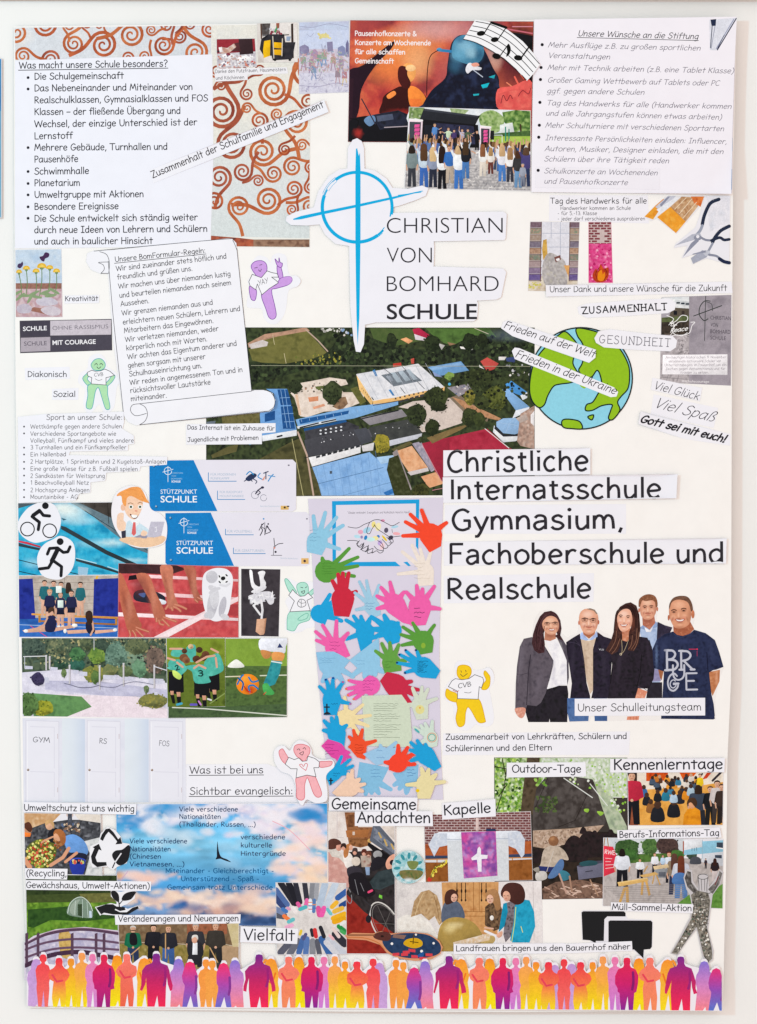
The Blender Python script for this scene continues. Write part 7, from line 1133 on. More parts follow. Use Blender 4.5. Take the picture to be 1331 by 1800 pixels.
q.part('greenhouse').blob('8aa090', '120 1606 122 1590 130 1580 142 1576 154 1582 162 1592 164 1610 150 1612', a=.75).blob('b8c8b8', '124 1602 126 1590 134 1582 142 1580 136 1590 134 1608', a=.6).poly('3a4a36', '138 1588 146 1588 146 1610 138 1608').ln('c8d8d0', .8, '146 1580 146 1612;154 1584 156 1612;134 1582 132 1606').curve('dce8e0', 1, '120 1604 124 1588 134 1578 146 1576 158 1586 164 1600').poly('c4d4e4', '158 1600 162 1600 163 1612 158 1612').done()
q = photo('apple_photo', 'photo of children gathering apples on a black tarp next to a blue bucket', '43 1428 178 1430 181 1538 45 1534')
q.tex('d8b088,c89868,e4c4a0', '40 1426 110 1426 90 1448 42 1470', 4, 8).tex('3a3a40,5a5c62,26262c,8a8c94', '40 1460 80 1446 120 1440 182 1440 182 1540 40 1540', 3, 8, st=1.6).tex('e4d8cc,ece4dc', '130 1428 182 1428 182 1446 140 1440', 4, 10).tex('c8ccd0,e4e4e4,b0b4b8', '148 1478 180 1470 182 1540 150 1538 160 1500', 4, 8)
q.part('apple_heap').tex('4a5228,6a7030,384020', '48 1490 64 1476 86 1474 98 1482 100 1500 90 1520 70 1526 52 1514', 3, 5, True).dabs('c8d070,b83c2c,e8d870,98a840,d86048,f0e8a0', '48 1492 62 1478 84 1474 98 1484 98 1504 86 1522 66 1526 50 1514', 150, 2.2)
q.dabs('c8a890,8a6a54,d8c8b0,5a6a8a', '110 1448 140 1446 142 1462 112 1460', 30, 2.2)
fig(q, 124, 1410, 40, '3a2a22', '3a3c44', '4a4e5a', arm='dd'); q.part('child').blob('24242a', '86 1462 100 1454 106 1466 104 1480 88 1478').ell('d8a888', 88, 1450, 7, 8).blob('c8a070', '81 1450 82 1442 90 1440 96 1446 96 1456 90 1446').ln('d8a080', 3, '94 1470 80 1476 74 1480').part('child').ell('c89070', 50, 1456, 8, 9).blob('5a3428', '43 1448 52 1444 58 1454 54 1462 44 1454').poly('f08038', '44 1462 56 1464 54 1470 44 1470')
q.part('child').blob('6a9ad8', '113 1474 118 1468 132 1466 148 1476 156 1492 152 1502 134 1500 120 1494').blob('26283a', '124 1498 152 1500 150 1514 126 1518 118 1508').ln('dca080', 6, '122 1490 112 1506 90 1520').ln('dca080', 5, '136 1498 116 1514').ell('dca482', 102, 1470, 7, 9).blob('a8683c', '95 1466 98 1458 108 1457 116 1466 116 1480 108 1486 106 1472 100 1464').dabs('b07848,8a5030', '96 1476 108 1478 108 1494 98 1490', 16, 2.4)
q.part('blue_bucket').blob('2c3c9c', '124 1512 150 1512 146 1538 130 1538').ell('3c50b8', 138, 1512, 14, 5.5).ell('1c2450', 138, 1513, 12, 4.2).dabs('c8d070,d85c48,e8d898', '128 1511 148 1511 148 1516 128 1516', 12, 2.4).part('arm').ln('dc9c78', 8, '43 1508 54 1524').done()
note('slip reading Umweltschutz ist uns wichtig above the apple photo', '42 1409 241 1412 240 1431 42 1427', [('Umweltschutz ist uns wichtig', 43, 1424, 237, 1425.5)], h=11)
note('short slip reading (Recycling, below the apple photo', '45 1525 120 1526 119 1545 46 1544', [('(Recycling,', 47, 1539, 118, 1539)], h=11)
note('slip reading Gewächshaus, Umwelt-Aktionen below the recycling slip', '46 1546 267 1548 266 1565 47 1563', [('Gewächshaus, Umwelt-Aktionen)', 47, 1559.5, 264, 1561)], h=10.5)
q = Clip('recycling_cutout', 'black recycling triangle with a leaf cut out in white paper', 'paper cut-out', '160 1486 174 1480 178 1464 190 1452 204 1458 214 1470 216 1480 229 1482 229 1500 224 1516 208 1522 200 1528 190 1522 164 1524 158 1510', 'efeef4', clip=False, gap=.00008)
q.part('arrow').poly('29292c', '177 1474 180 1466 187 1456 194 1455 201 1462 209 1474 213 1470 216 1482 204 1483 207 1478 199 1468 192 1461 187 1467 182 1477', M_INK).part('arrow').poly('29292c', '164 1488 175 1482 180 1494 175 1492 169 1506 172 1514 188 1514 189 1520 172 1523 163 1516 161 1504 167 1490', M_INK).part('leaf').blob('29292c', '228 1484 229 1500 224 1514 212 1520 204 1514 198 1502 204 1494 216 1492', M_INK).ln('efeef4', 2, '214 1499 203 1515').ln('29292c', 2, '203 1515 199 1524').done()
q = Clip('bridge_drawing', 'drawing of a curved purple footbridge above the silhouettes, lower left corner', 'drawing', '43 1656 60 1644 100 1632 150 1628 208 1634 212 1640 211 1720 44 1722', 'd8d0e0', clip=False)
q.cl = [(44, 1629), (211, 1629), (211, 1719), (45, 1719)]
q.tex('b8b0cc,d0c8dc,a8a4c4,e4dce8', '46 1656 100 1636 160 1630 211 1636 211 1719 46 1719', 4, 8, st=3).part('autumn_tree').tex('c8a058,d8b870,a88444', '104 1644 112 1632 122 1636 128 1652 126 1680 118 1684 108 1676', 3, 5, True)
q.part('bridge_rail').curve('5a4258', 5, '46 1658 80 1642 120 1634 160 1633 211 1640').curve('c0a0b8', 1, '46 1656 80 1639 120 1631 160 1630 211 1637').curve('6a5068', 4, '46 1668 80 1656 120 1650 160 1650 211 1656').curve('6a5068', 4, '46 1682 90 1668 140 1664 211 1668').curve('4a3448', 8, '46 1696 90 1678 140 1672 180 1678 211 1684')
for x in (48, 68, 128, 170, 184): q.part('bridge_post').poly('5c4458', [(x-2.5, 1640), (x+2.5, 1638), (x+2.5, 1690), (x-2.5, 1694)])
q.done()
q = photo('groundbreaking_photo', 'photo of men with spades breaking ground beside a bare hedge', '209 1622 421 1620 421 1702 212 1702')
q.tex('7a6048,8a7054,6c543e,9a8468', '206 1618 424 1618 424 1662 206 1662', 4, 7).tex('8a7c3c,a08c50,74682e,b0a068', '206 1658 424 1660 424 1704 206 1704', 4, 8, st=2).tex('a88c6c,c0a080', '390 1660 424 1660 424 1700 392 1700', 4, 7).tex('94563c,a8684c,7c5038', '330 1620 400 1620 400 1640 330 1640', 3, 5).ln('c8bca8', 1, '210 1654 300 1656;350 1650 420 1662;300 1656 350 1660').tex('c8b888,d8c8a0', '400 1622 421 1620 421 1662 410 1662', 4, 8)
for x, y, H, hr, tp, l, ar in ((235, 1626, 70, 'c8c4c0', '1f6a4c', '2c3a5a', 'f'), (271, 1624, 72, '2a2420', '24242a', '1c1c22', 'f'), (297, 1625, 74, '8a6a44', '2c2c34', '3c5c94', 'f'), (345, 1622, 76, 'a09c9a', '36363c', '2a2a30', 'd'), (380, 1620, 80, '8a8078', '3c3834', '2a2a2c', 'f')):
    fig(q, x, y, H, hr, tp, l, arm=ar, w=1.5)
    if x == 235: q.blob('1e1e24', '230 1640 240 1640 242 1658 230 1658').ln('222', 1.4, '231 1634 239 1634')
q.part('seated_man').blob('2c2c32', '330 1660 338 1652 350 1652 358 1662 356 1680 334 1680').poly('e8eaf0', '340 1655 348 1655 348 1676 339 1676').ell('dca890', 343, 1650, 5, 6.5).blob('d8d4d0', '338 1648 340 1642 348 1642 349 1650 344 1645').poly('2a2a30', '332 1678 354 1676 350 1694 328 1694')
q.part('spade').ln('c8a070', 2, '232 1676 246 1664').ln('c8a070', 2, '292 1640 292 1682').ln('c8a070', 2, '370 1664 386 1694').poly('3a3a40', '382 1690 392 1690 392 1698 384 1698').done()
note('slip reading Veränderungen und Neuerungen above the ground-breaking photo', '203 1607 424 1605 423 1621 204 1624', [('Veränderungen und Neuerungen', 209, 1618.5, 420, 1617)], h=10.5)
q = Clip('sprout_hand_cutout', 'black hand holding a sprout cut out in white paper beside the greenhouse', 'paper cut-out', '168 1593 196 1586 206 1588 206 1584 196 1574 196 1564 214 1566 224 1564 240 1565 238 1578 224 1588 214 1592 226 1596 244 1590 247 1594 226 1604 208 1608 180 1606 177 1608', 'efeef4', clip=False, gap=.00008)
q.part('leaf').blob('29292c', '197 1565 204 1565 210 1572 210 1584 202 1580 197 1572', M_INK).part('leaf').blob('29292c', '240 1566 230 1566 220 1570 215 1578 218 1582 230 1580 236 1574', M_INK).curve('29292c', 2, '210 1584 211 1592').curve('29292c', 1.6, '216 1582 211 1588').part('open_hand').poly('29292c', '170 1594 188 1588 200 1588 206 1592 220 1593 222 1598 212 1600 204 1596 203 1598 212 1602 224 1602 234 1594 244 1591 245 1595 236 1600 226 1606 200 1606 184 1603 179 1606', M_INK).done()
# ================= bottom centre =================
q = photo('church_photo', 'photo of a church service with a carved pulpit and wheelchair users on red carpet', '577 1424 694 1426 695 1674 577 1674')
q.tex('e4d8d4,ece4e0,dcccc6', '575 1420 697 1420 697 1500 575 1500', 6, 24).tex('8c2820,a0322a,7a2018', '605 1560 697 1560 697 1676 605 1676', 5, 12).tex('2a2628,3c3638,1c1a1c', '608 1496 697 1490 697 1640 640 1600 610 1570', 4, 10)
q.ln('c8bcc0', .8, '593 1428 593 1470 604 1470').part('carved_pulpit').tex('8a5638,a4704c,6c402a', '606 1426 628 1426 630 1452 660 1452 654 1474 612 1472 610 1456', 3, 4).poly('a86c40', '608 1458 650 1456 646 1470 610 1470').tex('7a4c30,a06c44,5c3820', '612 1472 654 1472 650 1484 634 1488 614 1484', 3, 3).ell('c8a060', 650, 1476, 4).poly('d8c8bc', '620 1460 624 1460 624 1466 620 1466').tex('5a3424,8a5c3c', '612 1430 622 1430 622 1452 612 1452', 3, 3)
q.part('stair_panel').poly('5c6270', '656 1448 668 1450 694 1480 694 1506 650 1476').tex('6c7484,8a90a0,4c5260', '658 1452 694 1486 694 1500 656 1470', 3, 5).ln('c8a868', 3, '666 1462 670 1470;676 1474 680 1484;688 1482 692 1490').poly('1e1c20', '648 1478 694 1508 694 1514 672 1510 646 1484').poly('d8ccc4', '670 1450 694 1450 694 1476')
q.part('person_in_pink_coat').tex('d8a69a,c8928a,e4bab0', '577 1496 590 1490 602 1500 612 1530 614 1556 608 1568 600 1550 577 1548', 4, 8).tex('d4ccc4,e0d8d0,b8aea8', '577 1492 586 1486 604 1502 606 1516 596 1506 584 1504', 3, 4).ell('d49a88', 596, 1486, 6, 8).blob('5a3830', '577 1490 578 1476 588 1472 598 1476 600 1482 592 1484 590 1490')
q.part('person_with_long_hair').blob('eae4e0', '604 1502 612 1496 620 1504 620 1524 608 1522').blob('b87848', '604 1496 608 1484 616 1481 620 1488 614 1492 612 1502 606 1506').ell('dca890', 617, 1488, 3.4, 5)
for x, y, c in ((604, 1486, '3a2a28'), (624, 1494, '4a3a38'), (640, 1496, '5a2f28'), (648, 1500, '6a4034')): q.part('listener').ell('d8a08c', x, y+2, 3.6, 5).blob(c, [(x-5, y+3), (x-3, y-5), (x+4, y-5), (x+5, y+4), (x, y)])
q.part('listener').tex('a8988c,c0b0a4,8a4a40', '634 1502 652 1502 654 1522 636 1522', 3, 5).poly('8aa0c0', '642 1522 650 1522 650 1536 644 1536').part('grey_haired_person').ell('d4c8bc', 626, 1512, 8, 8).blob('38343c', '610 1526 622 1520 636 1526 634 1540 616 1544').blob('221f24', '614 1536 636 1532 650 1550 660 1566 650 1574 630 1572 616 1560')
q.part('grey_haired_person').ell('9a9a9c', 664, 1500, 8, 7).blob('26242a', '652 1516 662 1504 674 1506 680 1516 664 1526 654 1528').part('seated_person').blob('e0a48c', '678 1516 684 1504 695 1500 695 1524 682 1526').tex('2f3a3e,3c484c,263034', '650 1548 664 1530 690 1524 695 1530 695 1550 668 1562 656 1560', 4, 10).ell('26222a', 690, 1514, 5).ln('e8507c', 4, '648 1566 654 1563').poly('7ac848', '667 1570 672 1572 672 1578 666 1575')
q.part('wheelchair').ln('d8d4d0', 2.2, ellp(678, 1622, 22, 42, -28, 30)).ln('8a8684', .8, ellp(679, 1622, 19, 38, -28, 30)).ln('6a6664', .8, '664 1590 692 1652;660 1620 696 1622;668 1646 688 1596').ln('3a383c', 2, '640 1580 652 1590 648 1606').ell('26242a', 648, 1613, 5, 7, 0).part('wheelchair').ln('8a8a90', 1.4, ellp(613, 1572, 5, 14, -12, 16)).ln('8a8a90', 1, '624 1544 630 1570;634 1550 640 1564')
q.done()
q = photo('socks_photo', 'photo of a ring of feet in colourful socks seen from above', '485 1549 609 1550 610 1675 487 1676', paper='e4e2e8')
q.tex('d8d2d0,e4dedc,ccc6c4', '483 1547 612 1547 612 1678 483 1678', 5, 14)
q.part('trouser_leg')
for c, w, p in (('3a4a7c', 12, '484 1574 498 1590'), ('5470a8', 9, '486 1562 506 1588'), ('2c2c34', 11, '494 1550 518 1586'), ('26262e', 11, '508 1550 524 1586'), ('32323c', 9, '520 1550 528 1584'), ('3a3a44', 9, '536 1550 540 1580'), ('8a8c94', 9, '550 1550 548 1578'), ('a4a6ae', 8, '558 1550 556 1578'), ('b8c8dc', 12, '572 1552 562 1590'), ('c8d4e4', 12, '590 1552 574 1590'), ('3a62a8', 10, '610 1564 594 1576'), ('2c4c8c', 9, '610 1584 600 1590'), ('5a5c68', 12, '486 1606 500 1608'), ('7a8ab0', 10, '486 1596 498 1602'), ('5a5c6c', 12, '494 1672 512 1652'), ('6c6e7c', 12, '510 1674 524 1652'), ('4a6ca8', 10, '526 1672 534 1646'), ('5a7ab4', 10, '538 1674 540 1648'), ('8a8c94', 11, '550 1674 550 1652'), ('5a5c68', 9, '562 1674 558 1652'), ('3c66a4', 12, '580 1674 566 1648'), ('c8ccd8', 12, '604 1672 578 1650'), ('34343e', 14, '606 1656 590 1640'), ('d4d4dc', 10, '592 1674 574 1654')): q.part('trouser_leg').ln(c, w, p, m=M_PRINT)
for c, w, p in (('e060a0', 7, '524 1586 528 1592'), ('e86cac', 7, '540 1580 538 1590'), ('58b8c4', 7, '528 1596 538 1592'), ('f0e8e8', 8, '516 1594 520 1600'), ('e8ecf4', 6, '546 1580 546 1600'), ('5a80b8', 6, '553 1580 552 1600'), ('e05a9c', 9, '560 1594 562 1606'), ('f060b0', 9, '570 1594 566 1606'), ('74c4cc', 6, '576 1596 582 1604'), ('f0b83c', 8, '592 1584 584 1592'), ('e8b848', 8, '602 1594 588 1600'), ('f0b428', 9, '606 1604 586 1612'), ('e8a820', 9, '606 1612 588 1618'), ('f08048', 7, '500 1608 508 1614'), ('68c0c8', 7, '508 1618 516 1614'), ('f0b0d0', 7, '504 1628 514 1624'), ('e8c840', 5, '530 1634 528 1640'), ('5a5a88', 6, '538 1640 534 1648'), ('303038', 6, '548 1632 550 1642'), ('d83c3c', 7, '554 1632 556 1644'), ('2c2c34', 7, '564 1628 570 1644'), ('f0b8c0', 5, '580 1642 586 1648'), ('2c9048', 8, '596 1626 606 1634'), ('e8e8ea', 6, '600 1622 606 1618'), ('e8d0cc', 6, '586 1630 596 1644'), ('4a7cc0', 7, '498 1596 504 1600'), ('e0a0c0', 5, '506 1594 510 1596'), ('4aa860', 6, '606 1638 600 1634')): q.part('sock').ln(c, w, p, m=M_PRINT)
q.part('sock_stripe').ln('e89050', 1.6, '543 1584 549 1584;550 1588 556 1588').ln('4a70b8', 1.6, '543 1590 549 1590;550 1594 556 1594').ln('d85050', 1.4, '543 1596 549 1596').done()
note('thick slip reading Vielfalt with a cut line beside the socks photo', '424 1626 525 1630 523 1657 423 1654', [('Vielfalt', 429, 1650, 518, 1651)], h=19, w=.12)
q = photo('chapel_photo', 'photo of a chapel altar with white cloth before a brick wall', '745 1432 932 1424 936 1545 748 1549', paper='dcdade')
q.rect('b8a4a4', 743, 1422, 938, 1484)
for j in range(13):
    for i in range(20):
        x = 744+i*10-(5 if j % 2 else 0); y = 1426+j*4.4
        if not (834 < x+4 < 842 and 2 < j): q.part('brick').poly('7a4848' if (i*7+j*3) % 5 else '6a3c40', [(x, y), (x+8.6, y), (x+8.6, y+3), (x, y+3)])
q.part('wooden_bench').tex('a8542c,b8643a,94482a', '745 1482 790 1482 790 1504 745 1504', 4, 10).tex('a8542c,b8643a,94482a', '890 1478 936 1476 936 1500 890 1502', 4, 10).poly('3a4460', '745 1502 790 1502 790 1508 745 1508').poly('3a4460', '892 1500 934 1498 934 1504 892 1506').ln('c88a50', 2, '745 1509 790 1508;892 1506 934 1505').ln('c88a50', 1.6, '768 1510 768 1518;900 1507 900 1514;768 1508 768 1516')
q.tex('8a5024,9c6030,784418', '745 1514 792 1514 794 1550 747 1550', 4, 10).tex('8a5024,9c6030,784418', '892 1510 936 1508 937 1546 894 1548', 4, 10).dabs('e8d040,f0dc60,c8b030', '756 1532 764 1522 784 1510 786 1514 768 1528 760 1540', 34, 1.8).ell('c83a30', 755, 1544, 4).ln('5a7a3c', 1, '756 1542 764 1524 782 1512')
q.part('altar').poly('d8dce2', '786 1472 893 1472 894 1546 788 1548').tex('dde1e6,d0d6de', '787 1474 893 1474 894 1546 789 1548', 6, 30).part('altar_cloth').poly('dfe4ee', '764 1464 772 1461 906 1458 914 1460 922 1474 890 1474 786 1476 758 1482').tex('e4e8f0,c8d0e0,d4dcea', '753 1483 764 1463 786 1463 786 1484 772 1487 763 1504', 2.4, 6).tex('e4e8f0,c8d0e0,d4dcea', '892 1462 912 1459 922 1473 921 1500 916 1506 906 1490 892 1484', 2.4, 6).ln('a8b2c4', 1, '786 1474 892 1472').part('blue_book').poly('2c3a5c', '854 1455 870 1455 872 1459 854 1460').poly('d8c0bc', '836 1436 841 1436 841 1458 836 1458').done()
q = Clip('purple_cross_cloth', 'pink and purple watercolour cloth with a white cross on the altar photo', 'paper cut-out', '810 1461 871 1459 874 1537 815 1542', 'c868a8')
q.tex('c84c9c,a85cb4,7a4a9c,d870b4,b890d0', '809 1458 875 1458 875 1543 809 1543', 4, 12, seed=2)
for a in (('5a3a88', 858, 1484, 12, 10, .7), ('e04a98', 816, 1470, 12, 10, .8), ('d84898', 824, 1516, 14, 10, .7), ('54388a', 866, 1528, 10, 10, .7), ('c8a0dc', 840, 1472, 12, 8, .5), ('d080c0', 840, 1534, 18, 5, .6)): q.soft(*a)
q.part('white_cross').poly('f0ecf6', '839 1490 842 1486 845 1490 845 1500 857 1501 856 1507 846 1508 846 1530 840 1530 838 1509 829 1510 828 1506 838 1498').done()
q = Clip('batik_disc', 'round turquoise and green batik disc between church and chapel photos', 'paper cut-out', ellp(718, 1522, 29, 29, n=36), 'c0dade', clip=False)
q.tex('b8dce4,8cc4cc,d8e8ec,6ab0b8', ellp(718, 1522, 28.4, 28.4, n=36), 3, 7, st=1.5)
for i in range(11):
    a = i*.57+.2; q.part('turquoise_petal').ell('2a9aa8', 718+20*math.cos(a), 1522+20*math.sin(a), 6, 2.8, math.degrees(a), a=.8)
q.part('olive_patch').blob('7c8a50', '716 1512 734 1512 734 1520 728 1526 720 1524').tex('6c7844,8a7a4c,4a6a3c', '704 1528 740 1528 742 1536 730 1544 708 1542', 3, 5, True).soft('e8f0f4', 718, 1544, 12, 4, .8).done()
q = photo('singing_bowl_photo', 'photo of four girls looking at golden bells before a wooden cupboard', '697 1551 951 1546 953 1654 778 1670 698 1672')
q.cl = [(697.6, 1550), (951, 1547), (952.4, 1668), (698.4, 1671)]
q.tex('dcd6d6,e6e0de,d0caca', '695 1545 780 1545 780 1672 695 1672', 6, 24).tex('e4dcdc,ece6e6', '872 1545 955 1545 955 1672 872 1672', 6, 20).ln('c4bcbc', 1, '936 1548 938 1650')
q.part('wooden_cupboard').tex('c8905a,d8a46c,b87c48', '776 1548 876 1546 874 1640 780 1640', 4, 10).ln('9a6638', 1, '832 1548 832 1600;778 1600 860 1600;778 1608 856 1608;842 1548 842 1600')
for x in (803, 811, 818, 846, 854): q.part('cut_pattern').ln('33241c', 1.4, [(x, 1550), (x, 1582)]); q.ell('33241c', x, 1564, 1.6, 4).ell('33241c', x, 1580, 1.8)
q.part('girl_in_white').tex('e8e2dc,f0ece6,dcd4cc', '697 1614 712 1606 740 1606 756 1620 774 1650 776 1672 697 1672', 4, 12).tex('b89468,c8a880,a07c54,d4b890', '722 1610 728 1582 740 1566 754 1562 768 1572 774 1590 778 1618 772 1624 764 1608 754 1616 740 1604', 3, 5).curve('d8c098', 1, '744 1568 736 1586 730 1606').curve('8a6844', 1, '762 1570 768 1592 772 1616').part('girl_in_grey').blob('5a6478', '776 1600 782 1584 794 1580 806 1584 814 1596 816 1612 800 1620 778 1620').tex('525c70,646e82', '778 1590 806 1588 814 1608 780 1616', 3, 6).blob('4a2e28', '781 1580 784 1566 794 1561 803 1566 805 1576 796 1584 785 1588').ell('dcae98', 798, 1576, 5.6, 7.4, 8)
q.part('girl_in_leopard_print').tex('3a2c24,5a4434,8a6c50,241c18', '852 1592 862 1584 878 1586 884 1600 884 1628 868 1634 852 1624', 2.6, 3).blob('a87c54', '853 1576 856 1564 868 1560 876 1568 880 1592 872 1598 866 1584').ell('e0b49c', 861, 1578, 6, 8, -8).ell('e8e4e0', 864, 1611, 3.4, 4.4).ln('e0b49c', 3, '866 1630 852 1628')
q.part('girl_in_blue').tex('4a4448,8a8088,2c282c', '886 1586 902 1580 908 1592 900 1640 888 1654 884 1640 888 1610', 2.6, 3).tex('1f9ac0,2caad0,1688ac', '904 1590 914 1578 930 1580 938 1600 940 1626 930 1654 900 1654 896 1650 902 1620', 4, 10).tex('1f9ac0,1688ac', '884 1586 890 1584 892 1600 886 1626 876 1636 880 1610', 4, 10).ln('d8e060', 1.2, '906 1592 904 1620 899 1652').ln('e8e070', 1.2, '915 1626 918 1636').blob('4a2c28', '880 1572 884 1556 896 1549 914 1552 922 1566 920 1582 908 1588 896 1582').ell('dca890', 890, 1573, 6.6, 9.4, -12).blob('dca890', '872 1640 882 1634 882 1642 876 1646')
for x, y in ((798, 1576), (861, 1578), (889, 1573)): q.ln('4a3028', .9, [(x-4, y-1), (x-1.5, y-.6)]).ln('4a3028', .9, [(x+1.5, y-.6), (x+4, y-1)]).ln('b05a54', 1, [(x-1.6, y+4.4), (x+1.4, y+4.4)]).ln('b87c68', .7, [(x, y), (x-.6, y+2.2), (x+.6, y+2.4)])
q.part('golden_bell').blob('a88c4c', '768 1660 772 1630 784 1614 806 1610 830 1618 844 1634 850 1652 842 1668 772 1670').soft('e0cc90', 790, 1630, 14, 10, .9).soft('6c5830', 830, 1652, 18, 14, .8).soft('ecdca8', 800, 1624, 20, 6, .7).part('golden_bell').blob('c0a468', '844 1650 850 1644 866 1642 870 1650 862 1658 848 1660').tex('e8dcd0,d8b890,f0e8e0', '796 1654 850 1640 862 1636 860 1650 800 1664', 2.6, 3).ln('eceaf0', 4, '852 1634 870 1642').done()
q = Clip('blue_disc_cutout', 'cut-out of a dark blue round cloth with a yellow ring and a small guitar', 'paper cut-out', '606 1642 620 1637 656 1638 670 1634 688 1638 720 1635 752 1638 772 1650 778 1662 774 1674 758 1683 730 1686 700 1682 680 1672 668 1658 644 1650 612 1648', 'd8946c', clip=False, gap=.00008)
q.part('blue_cloth').tex('263a5c,2f4568,1e304e', '672 1650 690 1640 720 1637 750 1640 768 1650 775 1662 770 1674 744 1681 710 1680 684 1670', 4, 10, True).part('guitar').blob('5a3430', '657 1640 670 1635 684 1637 688 1644 682 1651 668 1650 658 1646').ell('2c1c1c', 672, 1643, 3, 2).ln('8a5a40', 2.6, '612 1641 658 1641').curve('c87844', 1.6, '610 1645 640 1646 664 1654 676 1666')
q.part('yellow_ring').blob('d8a820', '709 1655 716 1648 732 1646 742 1652 741 1660 728 1664 714 1660').ln('5a4418', 1.6, '721 1652 735 1654;727 1640 726 1656').part('candle').ell('f4f0ee', 689, 1656, 2.4).part('candle').ell('f4f0ee', 741, 1669, 2.6).part('candle').ell('f4f0ee', 762, 1655, 2.2).part('candle').ell('f0e8e0', 731, 1640, 2)
for x, y, r in ((696, 1675, -6), (711, 1675, -4), (729, 1678, 4), (743, 1681, 6), (754, 1675, 4), (724, 1667, 10), (714, 1671, -4)): q.part('red_block').poly('d84450', [(x-6, y-2.4), (x+6, y-2.4+r*.15), (x+6, y+2.6+r*.15), (x-6, y+2.6)])
q.part('blue_scarf').blob('2c5a9c', '734 1676 744 1670 744 1678 736 1679').part('wooden_cross').poly('8a6a60', '692 1639 714 1641 710 1648 690 1645').done()
note('slip reading Gemeinsame at the foot of the hands sheet', '579 1398 734 1400 732 1424 578 1423', [('Gemeinsame', 583, 1420, 731, 1421)], h=18.5)
note('slip reading Andachten overlapping the church photo', '624 1424 760 1424 761 1450 624 1450', [('Andachten', 628, 1444, 756, 1444)], h=18.5)
note('slip reading Kapelle above the altar photo', '777 1410 870 1402 871 1433 777 1439', [('Kapelle', 780, 1431, 862, 1426)], h=17)
# ================= bottom right =================
note('slip reading Outdoor-Tage on the shelter photo', '890 1339 1028 1338 1029 1363 890 1365', [('Outdoor-Tage', 899, 1356, 1020, 1356)], h=13)
q = photo('get_together_photo', 'photo of children sitting on an orange floor in a bright room', '1101 1356 1269 1354 1268 1448 1103 1449')
q.tex('e0a048,ecb058,d49038', '1100 1352 1270 1352 1270 1452 1100 1452', 5, 16).tex('e8dccc,f0e6da,d8c8b4', '1100 1352 1270 1352 1270 1372 1220 1380 1130 1386 1100 1386', 5, 16).tex('8a4a34,a05c40', '1100 1412 1122 1406 1120 1450 1100 1450', 4, 8)
for a, c in (('1134 1356 1172 1356 1172 1370 1134 1371', 'c03820,e0601c,a02818'), ('1192 1356 1222 1356 1212 1368 1198 1368', 'c83c20,e87024'), ('1240 1356 1248 1356 1240 1366 1232 1368', 'c03820,d85030')): q.part('red_painting').tex(c, a, 3, 4, st=2)
q.ln('2c2c34', 3, '1232 1358 1222 1372').ln('3a3438', 4, '1264 1356 1250 1370').poly('3c2c26', '1100 1356 1118 1356 1118 1390 1112 1390')
rr = random.Random(21)
for i in range(34): 
    x, y = rr.uniform(1142, 1226), rr.uniform(1362, 1386); q.part('seated_child').blob(rr.choice(('2c3440', '3a4454', 'c87830', '1f5a78', 'd8d0c8', '5a3c30', '48586c', '24282e', 'e09838', '3a7a9c')), [(x-5, y+8), (x-4, y), (x, y-2), (x+4, y), (x+5, y+8)]); q.ell(rr.choice(('3a2a22', '5a4030', 'c09878', '4a342a')), x, y-3, 2.8, 3.2)
for x, y, s_, c in ((1130, 1386, 1.3, '3a6aa0'), (1135, 1400, 1.4, '26282e'), (1142, 1412, 1.5, '8a5c34'), (1154, 1420, 2.3, '24262c'), (1182, 1414, 2.1, '22242a'), (1193, 1396, 1.5, '2a2c34'), (1168, 1392, 1.4, '2c7a94'), (1182, 1396, 1.3, 'b0c8dc'), (1154, 1394, 1.3, '24262a'), (1204, 1390, 1.4, 'd88828'), (1212, 1384, 1.3, 'a8c0d0')): q.part('seated_child').blob(c, [(x-5*s_, y+9*s_), (x-4*s_, y), (x, y-2*s_), (x+4*s_, y), (x+5*s_, y+9*s_)]).ell('4a342a', x, y-3.4*s_, 2.8*s_, 3.2*s_)
fig(q, 1109, 1355, 92, '2f2622', 'b82c44', '1e1e24', arm='f', w=1.5); fig(q, 1228, 1358, 40, '2a2420', 'e8c428', '2c2c34')
fig(q, 1225, 1378, 80, '33261f', '3a4454', '2a2c34', w=1.6, lh=.4); fig(q, 1246, 1380, 68, '6a4c38', '1e2024', '222', w=1.3); fig(q, 1258, 1370, 74, '3a2a22', 'c8c0c0', '3a3434', w=1.2); fig(q, 1266, 1376, 70, '5a3c2c', '3c302c', '2a2424', w=1.2)
q.part('boy_in_orange').tex('e08c1c,ec9c28,cc7c14', '1198 1448 1200 1430 1206 1420 1218 1416 1228 1422 1230 1448', 4, 10).ell('dca078', 1214, 1412, 6, 7).blob('4a3426', '1205 1412 1208 1402 1218 1400 1223 1408 1220 1416 1212 1408').done()
note('slip reading Kennenlerntage above the orange room photo', '1071 1332 1271 1330 1270 1355 1071 1356', [('Kennenlerntage', 1077, 1351, 1267, 1349)], h=18)
q = photo('career_day_photo', 'photo of students at wooden trestles on a paved yard beside a blue building', '1059 1470 1269 1472 1268 1594 1058 1590')
q.tex('c4ccd4,dce0e4', '1057 1468 1200 1468 1200 1496 1057 1496', 5, 16).tex('b4acaa,c4bcba,a09896', '1057 1506 1270 1506 1270 1596 1057 1596', 4, 7, st=2).tex('4a6c34,5c803c,3a5828', '1080 1500 1200 1496 1200 1508 1090 1516', 3, 6)
